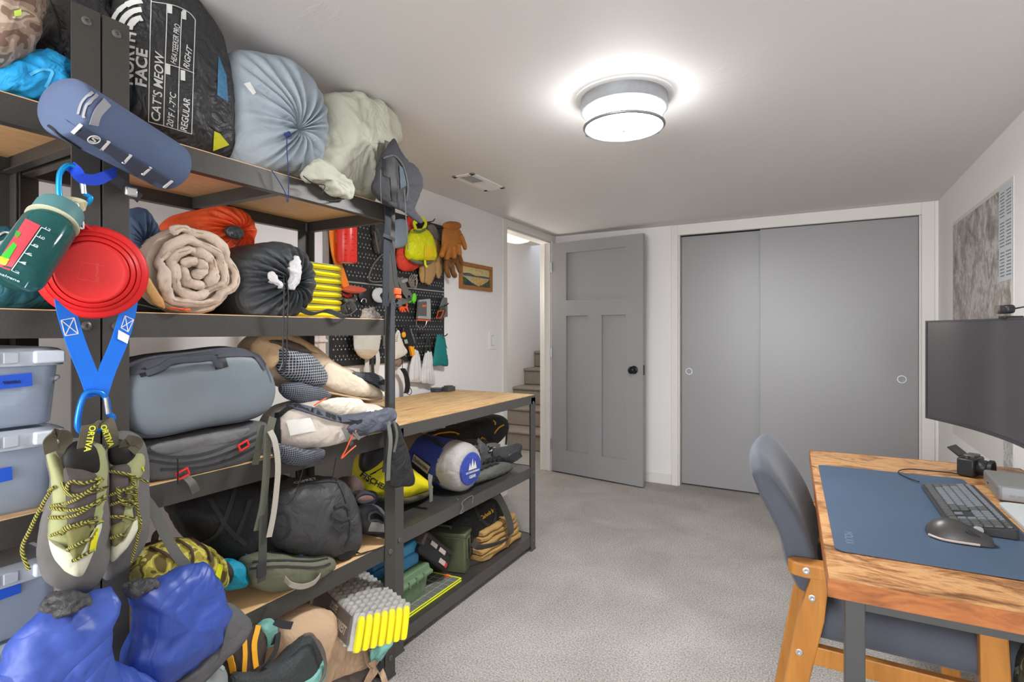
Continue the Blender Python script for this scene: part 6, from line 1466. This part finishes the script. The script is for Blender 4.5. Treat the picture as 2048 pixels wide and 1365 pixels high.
t, bv = drawbag('pale sheer filter bag hanging over the pegboard left of the end post', [(708, 664), (730, 660), (760, 664), (759, 690), (754, 706), (738, 718), (722, 714), (709, 700), (707, 680)], PG+.03, fab('sheer_cloth', (196, 192, 184), .5, .3, 14))
sub('amber_bottom', [(711, 702), (725, 700), (745, 700), (756, 704), (738, 719), (722, 716)], PG+.043, fab('sheer_tan', (184, 168, 144), .5, .3, 14), t, .012, .01)
t, bv = drawbag('white triangular cloth bag hanging beside the beacon', [(788, 680), (792, 665), (798, 662), (806, 690), (814, 705), (800, 716), (786, 720), (784, 700)], PG+.006, fab('canvas_white', (210, 206, 196), .7, .3, 14))
M_dots = mat('print_dots', (90, 92, 94), .7)
for i in range(5): band('printed_dash', [(789+i*1.6, 684-i*4), (795+i*.6, 682-i*4)], bv, .003, M_dots, t, .0006)
t = thing('webbing_strap', 'pale hanging straps with grey buckle behind the end post', 'strap', P(748, 750, x=PG))
strap('webbing', [(736, 700, PG), (734, 725, PG+.01), (735, 750, PG+.01)], mat('strap_white', (200, 196, 190), .8), t, .03)
strap('webbing', [(752, 696, PG+.01), (756, 720, PG+.02), (752, 750, PG+.02)], mat('strap_white', (200, 196, 190), .8), t, .03)
strap('webbing', [(746, 690, PG+.02), (745, 720, PG+.02), (746, 752, PG+.02)], M_blackstrap, t, .02)
MB().box(P(771, 682, x=PG+.03), (.02, .03, .06)).build('buckle', mat('buckle_grey', (146, 148, 150), .4), t, bevel=.006)
t = thing('coiled_cord', 'black spiral cable hanging down to the worktop from the pegboard', 'cable', P(815, 790, x=-2.0))
ct = catmull(PP([(805, 738), (812, 750), (815, 768), (814, 782), (812, 786)], x=-2.0), 30); n = len(ct); pts = []
for i in range(n*6):
    f = i/6; j = min(int(f), n-2); c = ct[j].lerp(ct[j+1], f-j); a = i*.9
    pts.append(c+V(math.cos(a)*.010, math.sin(a)*.016, 0))
MB().tube(pts, .0022, 5).build('coil', M_black, t)
cord('lead', [(805, 712, -2.02), (805, 725, -2.01), (805, 738, -2.0)], M_black, t, .002)
cord('lead', [(812, 786, -2.0), (820, 790, -1.99), (823, 782, -1.98), (818, 774, -1.99)], M_black, t, .0022)
t, b, bv = bag('pouch', 'small brown cloth scrap hanging below the white triangular bag', 'pouch', [(788, 724), (798, 718), (806, 722), (803, 730), (797, 734), (790, 731)], PG, fab('brown_scrap', (138, 112, 98), .7, .4, 16), .012, .01, disp=(.004, 40, 2))
# plates and round lids at the pegboard's lower left
t = thing('dish', 'coral folding dish seen edge-on beside the yellow pad', 'dish', P(700, 590, x=-2.0))
dc = P(704, 580, x=-1.985); MB().lathe([(.004, -.010), (.045, -.008), (.066, .004), (.069, .008), (.062, .008), (.04, -.003), (.004, -.004)], dc, V(.25, -.12, .95), 40).build('dish_body', mat('coral_silicone', (232, 112, 86), .5), t)
MB().tube(catmull(PP([(686, 588), (696, 592), (704, 585), (698, 594), (690, 592)], x=-1.985), 5), .004, 7).build('red_valve', M_red, t)
t = thing('camp_stove', 'small metal burner hung under the coral dish', 'stove', P(700, 620, x=-2.0))
sc_ = P(698, 604, x=-2.0); MB().lathe([(.012, -.03), (.02, -.02), (.02, -.005), (.032, 0), (.034, .012), (.012, .016), (.002, .016)], sc_, (0, 0, 1), 20).build('burner', mat('stove_metal', (120, 118, 106), .35, .7), t)
for a in range(3): an = a*2.1; MB().bar(sc_+V(.02*math.cos(an), .02*math.sin(an), .01), sc_+V(.05*math.cos(an), .05*math.sin(an), .022), .004, .012).build('pot_support', mat('stove_metal', (120, 118, 106), .35, .7), t)
t = thing('pot_lid', 'black round pot lid hung on the lower pegboard', 'lid', P(730, 612, x=PG))
MB().lathe([(.05, 0), (.052, .004), (.044, .010), (.004, .012)], P(731, 592, x=PG-.01), (1, 0, 0), 32).build('lid_disc', M_black, t); MB().tube(catmull(PP([(722, 604), (726, 598), (732, 600), (732, 606)], x=PG+.01), 5), .003, 7).build('wire_grip', M_silver, t)
t = thing('visor', 'pale grey curved visor hanging on the pegboard', 'visor', P(752, 606, x=PG))
MB().puff(PP([(744, 588), (750, 578), (762, 576), (765, 582), (758, 590), (760, 600), (764, 606), (754, 605), (746, 598)], x=PG+.01), (1, 0, 0), .012, .008, N=36, K=6).build('visor_shell', mat('visor_grey', (190, 192, 196), .4), t)
MB().tube(catmull(PP([(746, 604), (752, 612), (762, 606)], x=PG+.012), 5), .003, 7).build('visor_band', M_black, t)
# column and wall bits behind the rack
t = thing('foam_roll', 'white ribbed foam roll standing on end behind the tan backpack', 'roll', P(640, 715, x=-1.95))
c0 = P(634, 722, x=-1.95); c1 = P(634, 655, x=-1.95); Lr = (c1-c0).length; prof = [(.001, -.05)]
for i in range(41):
    l = i/40*(Lr+.12)-.05; prof.append((.036+(.010 if (i % 10) in (0, 1) else 0), l))
prof.append((.001, prof[-1][1]))
MB().lathe(prof, c0, (0, 0, 1), 40, fold=lambda a, j: .05*math.sin(12*a)).build('ribbed_body', mat('foam_white', (206, 192, 184), .7), t, angle=30)
MB().bx(c0.x-.03, c0.x+.02, c0.y-.085, c0.y-.05, c0.z, c1.z+.06).build('flat_backing', mat('foam_pink', (206, 186, 180), .7), t, bevel=.003)
# ------------------------------------------------------------------ workbench top
t = thing('tin', 'small round dark blue tin on the worktop by the wall', 'tin', P(873, 785, x=-1.93))
tp = P(873, 784, z=.887); MB().lathe([(.001, 0), (.034, 0), (.036, .002), (.036, .012), (.037, .013), (.037, .020), (.035, .022), (.001, .022)], (tp.x, tp.y, .8872), (0, 0, 1), 32).build('tin_body', mat('tin_blue', (62, 70, 92), .4, .3), t)
MB().lathe([(.033, 0), (.033, .001), (.001, .001)], (tp.x, tp.y, .9092), (0, 0, 1), 28).build('lid_label', mat('tin_label', (104, 100, 84), .5), t)
t = thing('gadget_box', 'small black box beside the round tin on the worktop', 'box', P(896, 782, z=.887))
gp = P(897, 783, z=.887); MB().box((gp.x, gp.y, .9015), (.05, .075, .028)).build('box_body', mat('box_charcoal', (72, 74, 74), .5), t, bevel=.003); MB().box((gp.x, gp.y, .919), (.035, .05, .006)).build('box_lid', mat('box_lid_grey', (92, 94, 94), .5), t, bevel=.002)
t = thing('cardboard_box', 'flat tan cardboard box on the worktop behind the backpack pile', 'box', (-1.9, 1.75, .887))
MB().bx(-1.98, -1.85, 1.66, 1.86, .8875, 1.045).build('box_body', mat('cardboard', (196, 168, 132), .8, var=.06, vs=20), t, smooth=False, bevel=.002); MB().bx(-1.8495, -1.8488, 1.80, 1.83, .98, 1.02).build('white_label', M_white, t, smooth=False)
# ------------------------------------------------------------------ workbench, middle level
zs = .472
M_ybag = mat('boot_yellow', (226, 214, 30), .4, var=.04, vs=10)
t, b, bv = bag('ski_boot', 'yellow and black ski boot with black lettering on the bench shelf', 'boot',
   [(716, 985), (718, 925), (735, 905), (775, 900), (810, 930), (850, 962), (860, 978), (830, 988), (790, 1000), (745, 992)], -1.60, M_ybag, .07, .10, p=3, disp=(.003, 9, 2), zmin=zs+.02, N=90)
sub('black_cuff', [(722, 930), (730, 900), (760, 888), (790, 892), (800, 920), (790, 940), (780, 910), (752, 912), (740, 930), (728, 945)], -1.55, M_black, t, .03, .05, (.002, 14, 2))
sub('sole', [(720, 985), (760, 996), (820, 992), (862, 978), (850, 992), (800, 1008), (740, 1002)], -1.57, mat('sole_grey', (78, 78, 60), .6), t, .06, .08, (.001, 14, 2))
decal('FISCHER', (722, 948), (772, 978), .030, bv, M_black, 'lettering', t, .03, lift=.003)
decal('TEAM JR', (724, 955), (742, 968), .014, bv, M_black, 'lettering', t, .02, lift=.003)
band('cable', [(752, 945), (740, 950), (766, 935), (775, 925)], bv, .004, M_black, t)
# blue sleeping-bag roll
A = P(836, 905, x=-1.77); B = P(936, 952, x=-1.445); B.z = zs+.123; A.z = zs+.135
ax = (B-A).normalized(); L = (B-A).length; Rr = .119
t = thing('sleeping_bag', 'blue sleeping bag in a cylinder sack with grey end cap on the bench', 'sleeping bag', (B.x, B.y, zs))
M_sbblue = fab('sb_blue', (52, 72, 158), .5, .5, 13, 0, .1, spec=.5, dist=1.5); M_sbdark = fab('sb_navy', (38, 42, 60), .55, .4, 13, 0, .1); M_sbgrey = fab('sb_grey', (168, 164, 162), .5, .4, 13, 0, .06); M_sbtan = fab('sb_taupe', (150, 128, 112), .7, .4, 13, .1)
b = MB().lathe([(Rr*.93, -.16), (Rr*.98, -.10), (Rr, -.02), (Rr, L*.45), (Rr*1.01, L*.6), (Rr*1.0, L*.72)], A, ax, 64, up=(0, 0, 1), caps=True).build('sack_body', M_sbblue, t, disp=(.004, 12, 2), angle=60); bv = surf(b, t)
MB().lathe([(Rr*1.012, -.15), (Rr*1.015, -.12), (Rr*1.015, L*.12), (Rr*1.012, L*.13)], A, ax, 64, up=(0, 0, 1), caps=False).build('taupe_panel', M_sbtan, t, disp=(.004, 12, 2)) 
ec = MB().lathe([(Rr*1.005, L*.70), (Rr*1.0, L*.8), (Rr*.97, L*.92), (Rr*.88, L*.99), (Rr*.74, L*1.03), (Rr*.4, L*1.05), (.001, L*1.055)], A, ax, 72, up=(0, 0, 1), caps=False, fold=lambda a, j: .025*math.sin(26*a) if j in (3, 4) else 0).build('end_cap', M_sbgrey, t, angle=60); bve = surf(ec, t)
cp = A+ax*(L*1.045)
MB().lathe([(Rr*.66, 0), (Rr*.64, .006), (Rr*.3, .012), (.001, .013)], cp, ax, 40, up=(0, 0, 1)).build('blue_disc', M_sbblue, t)
xq, yq, zq = rot_to(ax, (0, 0, 1))
cq = cp+ax*.014
m = MB()
for i, (a, b_, h_) in enumerate(((-.032, -.012, .034), (-.016, .010, .052), (.004, .030, .038))):
    m.prism([cq+xq*a+yq*.0, cq+xq*b_+yq*0, cq+xq*((a+b_)/2)+yq*h_], ax*.001)
m.build('mountain_logo', M_print, t, smooth=False)
text('OUTDOORSMAN', .013, cq-yq*.012, xq, yq, M_print, 'lettering', t, .02)
text('GEAR', .020, cq-yq*.034, xq, yq, M_print, 'lettering', t, .02)
patch('navy_panel', [(826, 905), (862, 930), (854, 975), (822, 960)], bv, M_sbdark, t, 8, 8, .003)
patch('name_label', [(829, 909), (862, 934), (856, 948), (825, 923)], bv, mat('label_tan', (198, 188, 170), .6), t, 8, 4, .005)
decal('Outdoorsman', (829, 917), (858, 940), .026, bv, mat('label_ink', (40, 36, 34), .6), 'lettering', t, .015, lift=.0075)
for q in ([(826, 946), (836, 953), (833, 962)], [(838, 955), (846, 960), (842, 968)], [(848, 962), (852, 972)]): band('pictogram', q, bv, .010, M_print, t, .001, .005)
band('compression_strap', [(848, 872), (880, 890), (915, 906)], bv, .016, M_blackstrap, t, .003, .004)
band('compression_strap', [(860, 955), (870, 958), (884, 966), (892, 972)], bv, .022, M_blackstrap, t, .003, .004)
for u_, v_ in ((905, 900), (870, 957)):
    h, nn = H(u_, v_, bv, .006)
    if h is not None: MB().box(h, (.02, .03, .02)).build('buckle', M_black, t, bevel=.003)
strap('strap_tail', [P(861, 950, x=-1.48), P(860, 965, x=-1.46), P(862, 985, x=-1.455), P(862, 1004, x=-1.455)], M_greystrap, t, .022)
cord('drawcord', [P(914, 998, x=-1.44), P(926, 1012, x=-1.39), P(920, 1028, x=-1.385), P(928, 1022, x=-1.385), P(924, 1006, x=-1.39), P(945, 992, x=-1.40), P(944, 1008, x=-1.388)], M_greystrap, t, .0018)
# black pack / harness heap
t, b, bv = bag('backpack', 'black backpack with amber trim under the worktop', 'backpack',
   [(858, 880), (880, 866), (930, 852), (975, 832), (1000, 832), (1012, 846), (1008, 868), (985, 890), (960, 905), (920, 905), (880, 900)], -1.70, M_blk2, .08, .15, p=2.8, disp=(.010, 10, 3), N=90)
for q in ([(860, 876), (880, 868), (905, 866), (918, 870)], [(988, 867), (998, 855), (1008, 850)], [(986, 842), (990, 846), (989, 850)]): band('amber_trim', q, bv, .008, M_amber, t, .004, .003)
MB().tube(catmull([h2 for h2 in [H(a, b_, bv, .006)[0] for a, b_ in ((958, 888), (962, 876), (972, 884), (966, 886))] if h2 is not None] or PP([(958, 888), (962, 876), (972, 884)], x=-1.6), 4), .004, 7).build('amber_pull', M_amber, t)
strap('side_strap', [P(1008, 842, x=-1.60), P(1013, 860, x=-1.60), P(1012, 890, x=-1.60)], M_blackstrap, t, .02)
sub('front_pocket', [(880, 895), (920, 880), (965, 880), (985, 890), (970, 905), (930, 915), (890, 912)], -1.60, fab('pocket_charcoal', (72, 74, 74), .7, .5, 14, .2), t, .04, .06, (.008, 16, 3))
M_strapc = fab('belt_charcoal', (72, 74, 76), .7, .4, 14, .2)
t, b, bv = bag('tool_belt', 'charcoal padded belt with pouches coiled on the bench shelf', 'belt',
   [(920, 935), (940, 915), (975, 905), (1005, 905), (1015, 915), (1000, 935), (960, 945), (935, 948)], -1.55, M_strapc, .05, .08, p=2.8, disp=(.008, 16, 5))
strap('belt_loop', [P(985, 906, x=-1.5), P(1012, 902, x=-1.46), P(1034, 896, x=-1.44), P(1040, 905, x=-1.45), P(1020, 920, x=-1.5), P(1000, 925, x=-1.52)], M_strapc, t, .05, side=(.2, 0, 1), t=.008)
strap('belt_loop', [P(942, 905, x=-1.5), P(958, 895, x=-1.46), P(968, 905, x=-1.45), P(960, 925, x=-1.46), P(945, 938, x=-1.48)], M_strapc, t, .05, side=(.2, 1, .3), t=.008)
for i in range(4): MB().tube([P(965+i*9, 926-i*2, x=-1.46), P(972+i*9, 922-i*2, x=-1.46)], .012, 10).build('pouch_roll', M_black, t)
for q in ([(955, 880), (965, 890), (978, 898)], [(968, 895), (985, 890), (1000, 893)], [(940, 900), (950, 895), (958, 905)]): strap('webbing', [P(a, b_, x=-1.50) for a, b_ in q], M_greystrap, t, .022)
sub('flat_pad', [(945, 955), (980, 935), (1012, 925), (1026, 935), (1005, 950), (970, 962), (950, 966)], -1.47, fab('pad_dark', (94, 96, 90), .7, .3, 14, .1), t, .02, .10, (.003, 18, 2))

# ------------------------------------------------------------------ workbench, bottom level
zs = .082
def bxo(name, c, d, rz, m, parent, bevel=.006, rx=0, ry=0): return MB().box(c, d, Matrix.Rotation(rz, 3, 'Z') @ Matrix.Rotation(ry, 3, 'Y') @ Matrix.Rotation(rx, 3, 'X')).build(name, m, parent, bevel=bevel, seg=3)
# olive ammo can
oc = P(905, 1145, z=zs); an = -.10
t = thing('ammo_can', 'olive green steel ammo can on the bottom of the bench', 'ammo can', (-1.62, 2.2, zs))
M_olv = mat('can_olive', (94, 102, 76), .5, .2, var=.12, vs=14, bump=.1, bs=120)
q0 = P(897, 1150, z=zs); cx, cy = q0.x-.15, q0.y+.06
cc = V(-1.61, 2.150, zs)
Rz = Matrix.Rotation(.30, 3, 'Z')
def cn(x, y, z): return cc+Rz @ V(x, y, z)
MB().box(cn(0, 0, .088), (.28, .100, .175), Rz).build('can_body', M_olv, t, bevel=.008, seg=3)
MB().box(cn(0, 0, .183), (.288, .108, .022), Rz).build('can_lid', M_olv, t, bevel=.006, seg=3)
MB().box(cn(.143, 0, .115), (.008, .055, .10), Rz).build('latch_plate', M_olv, t, bevel=.003)
MB().tube([cn(.151, -.022, .165), cn(.155, -.022, .07), cn(.155, .022, .07), cn(.151, .022, .165)], .0035, 8).build('wire_latch', M_black, t)
MB().lathe([(.016, 0), (.016, .002), (.012, .003), (.0005, .001)], cn(.147, .0, .10), Rz @ V(1, 0, 0), 20).build('latch_hole', M_dark, t)
MB().tube(catmull([cn(-.05, .0, .196), cn(-.045, 0, .206), cn(.045, 0, .206), cn(.05, 0, .196)], 5), .005, 8).build('carry_handle', M_olv, t)
# green plastic case with blue boxes on it
t = thing('plastic_case', 'green plastic ammo box with grey lid handle at the left of the bench bottom', 'box', (-1.62, 1.72, zs))
M_grn = mat('case_green', (104, 130, 98), .5, bump=.08, bs=100)
cg = V(-1.62, 1.735, zs); Rg = Matrix.Rotation(0.03, 3, 'Z')
def gn(x, y, z): return cg+Rg @ V(x, y, z)
m = MB(); m.loft([[gn(a*x, b_*y, z) for a, b_ in ((-1, -1), (1, -1), (1, 1), (-1, 1))] for x, y, z in ((.13, .135, .0005), (.145, .150, .105))]).build('case_body', M_grn, t, bevel=.008, seg=3)
m = MB(); m.loft([[gn(a*x, b_*y, z) for a, b_ in ((-1, -1), (1, -1), (1, 1), (-1, 1))] for x, y, z in ((.158, .163, .103), (.160, .165, .118), (.150, .155, .124), (.146, .150, .150))]).build('case_lid', M_grn, t, bevel=.004)
for y in (-.1, -.05, 0, .05, .1): MB().box(gn(.151, y, .113), (.022, .010, .028), Rg).build('lid_rib', M_grn, t, bevel=.002)
MB().tube([gn(.05, -.1, .157), gn(.05, .1, .157)], .016, 12).build('grey_handle', mat('handle_grey', (76, 78, 78), .5), t)
M_blubox = mat('box_blue', (44, 128, 176), .3, spec=.5)
t = thing('ammo_box', 'light blue plastic box on top of the green case', 'box', gn(0, .1, .15))
cb = P(822, 1125, x=-1.50)
bb = V(-1.585, 1.80, .2365+.0)
bxo('box_base', bb+V(0, 0, .030), (.16, .11, .058), .03, M_blubox, t, .008); bxo('box_lid', bb+V(0, 0, .084), (.164, .114, .050), .03, mat('box_blue_lid', (60, 146, 190), .3), t, .010)
t = thing('ammo_box', 'darker blue plastic box behind the bench corner post', 'box', (-1.62, 1.66, .236))
bxo('box_base', V(-1.62, 1.655, .236+.022), (.15, .10, .043), .03, mat('box_blue_deep', (26, 100, 150), .35), t, .008); bxo('box_lid', V(-1.62, 1.655, .236+.062), (.154, .104, .036), .03, mat('box_blue_deep', (26, 100, 150), .35), t, .008)
# black hard case leaning
t = thing('hard_case', 'black hard case with pale stickers leaning on the olive can', 'case', (-1.6, 2.0, zs))
A_ = P(880, 1150, x=-1.47); top = P(842, 1090, x=-1.55)
Rl = Matrix.Rotation(.0, 3, 'Z') @ Matrix.Rotation(math.radians(-40), 3, 'X')
cl_ = V(-1.60, 1.945, .245)
MB().box(cl_, (.24, .27, .075), Rl).build('case_half', M_black, t, bevel=.012, seg=3)
MB().box(cl_+Rl @ V(0, 0, .045), (.236, .262, .03), Rl).build('case_lid', mat('case_black', (46, 44, 44), .45), t, bevel=.012, seg=3)
for dx_, dy_, w_, h_ in ((.123, -.05, .055, .018), (.123, .03, .055, .018), (.123, .06, .05, .02)): MB().box(cl_+Rl @ V(dx_-.001, dy_, .028 if dy_ < .05 else -.01), (.003, w_, h_), Rl).build('sticker', mat('sticker_pale', (196, 184, 176), .6), t, smooth=False)
MB().lathe([(.011, 0), (.011, .002), (.0005, .002)], cl_+Rl @ V(.1215, .095, -.012), Rl @ V(1, 0, 0), 16).build('red_dot', M_red, t)
MB().box(cl_+Rl @ V(.10, -.14, .02), (.06, .02, .05), Rl).build('case_latch', mat('latch_brown', (92, 82, 76), .5), t, bevel=.004)
# neon mesh mat
t = thing('mesh_tray', 'clear gridded folder with neon yellow edges lying on the bench bottom', 'folder', (-1.5, 2.0, zs))
qs = [P(a, b_, z=zs+.004) for a, b_ in ((811, 1240), (922, 1162), (897, 1148), (800, 1205))]
qs[2] = qs[1]+V(-.20, -.02, 0); qs[3] = qs[0]+V(-.22, .0, 0); qs[0].x = min(qs[0].x, -1.425); qs[1].x = min(qs[1].x, -1.425)
for a, b_ in ((0, 1), (1, 2), (2, 3), (3, 0)):
    MB().tube([qs[a], qs[b_]], .0035, 8).build('neon_edge', M_neon, t); MB().tube([qs[a]+V(0, 0, .011), qs[b_]+V(0, 0, .011)], .003, 8).build('neon_edge', M_neon, t)
MB().prism([q+V(0, 0, .001) for q in qs], (0, 0, .010)).build('clear_sheet', mat('sheet_grey', (112, 114, 108), .25), t, smooth=False)
m = MB()
for i in range(1, 9): a = qs[0].lerp(qs[1], i/9); b_ = qs[3].lerp(qs[2], i/9); m.bar(a+V(0, 0, .012), b_+V(0, 0, .012), .0018, .0012)
for i in range(1, 5): a = qs[0].lerp(qs[3], i/5); b_ = qs[1].lerp(qs[2], i/5); m.bar(a+V(0, 0, .012), b_+V(0, 0, .012), .0018, .0012)
m.build('printed_grid', mat('grid_pale', (170, 172, 160), .5), t, smooth=False)
MB().bx(-1.52, -1.50, 2.05, 2.08, zs+.015, zs+.017).build('red_mark', M_red, t, smooth=False)
# folded tan tarp
t = thing('folded_tarp', 'folded tan canvas tarp at the end of the bench bottom', 'tarp', (-1.6, 2.5, zs))
M_tarp = fab('tarp_tan', (176, 142, 88), .8, .35, 12, .2, .08)
p0, p1, p2 = P(942, 1115, x=-1.45), P(995, 1125, x=-1.43), P(1037, 1060, x=-1.43)
for i in range(5):
    o = .006*(i % 2); z = zs+.0008+i*.028
    ya, yb2 = 2.30-o+.008*i, 2.70+o-.006*i; xa, xb2 = -1.80, -1.445-o-.006*i
    m = MB(); rings = []
    for j in range(12):
        y = ya+(yb2-ya)*j/11; e = .012 if j in (0, 11) else 0; wv = .004*math.sin(j*1.3+i*2)
        rings.append([V(xa, y, z), V(xb2-.012-e, y, z+e*.3), V(xb2-e+wv, y, z+.007), V(xb2-e+wv, y, z+.019), V(xb2-.012-e, y, z+.0265-e*.3), V(xa, y, z+.0265)])
    m.loft(rings).build('fold_layer', M_tarp, t, disp=(.003, 14, i+1), angle=60)
strap('tie', [V(-1.44, 2.52, zs+.005), V(-1.428, 2.53, zs+.07), V(-1.445, 2.54, zs+.145), V(-1.6, 2.53, zs+.150)], M_tarp, t, .018)
# black tote with yellow script
M_tote = fab('tote_black', (42, 42, 42), .8, .5, 12, .3)
t, b, bv = bag('tote_bag', 'black cloth bag with yellow script lettering on the folded tarp', 'bag',
   [(900, 1075), (905, 1045), (945, 1010), (985, 985), (1000, 992), (1004, 1030), (990, 1070), (950, 1095), (915, 1092)], -1.57, M_tote, .07, .14, p=2.8, disp=(.008, 10, 6), zmin=.20)
decal("Cabela's", (958, 1040), (985, 1022), .030, bv, mat('script_amber', (236, 170, 50), .6), 'lettering', t, .02, .3, lift=.003)
MB().ribbon(catmull([P(a, b_, x=c_) for a, b_, c_ in ((985, 990, -1.50), (1000, 1000, -1.46), (1018, 1040, -1.43), (1020, 1070, -1.42), (1002, 1085, -1.42), (960, 1095, -1.43), (945, 1085, -1.46))], 8), .035, .004, (.5, .2, .6)).build('shoulder_strap', mat('strap_satin', (70, 68, 66), .45, bump=.3, bs=300), t)
band('handle', [(950, 1012), (955, 1030), (970, 1048), (984, 1050), (990, 1030), (985, 1010)], bv, .016, M_blackstrap, t, .004, .004)
sub('side_flap', [(898, 1060), (915, 1050), (935, 1080), (948, 1095), (930, 1098), (910, 1085)], -1.66, M_tote, t, .02, .04, (.006, 16, 2))
t, b, bv = bag('stuff_sack', 'low grey-green cloth heap behind the black hard case', 'bag', [(862, 1062), (880, 1048), (905, 1040), (930, 1052), (920, 1075), (880, 1080)], -1.72, fab('greygreen', (92, 96, 84), .8, .5, 12, .2), .06, .08, disp=(.008, 12, 4))
band('seam', [(868, 1060), (890, 1050), (915, 1050)], bv, .004, M_black, t)
# bag under the desk
t, b, bv = bag('camo_bag', 'dark green camouflage bag on the floor beneath the desk', 'bag', [(2012, 1330), (2015, 1290), (2040, 1282), (2090, 1290), (2100, 1350), (2080, 1400), (2030, 1390)], .42, camo('camo_dark', [(30, 34, 30), (60, 68, 52), (44, 50, 42), (120, 126, 110)], 30), .06, .06, disp=(.006, 14, 2), n=(-.6, -.8, 0))
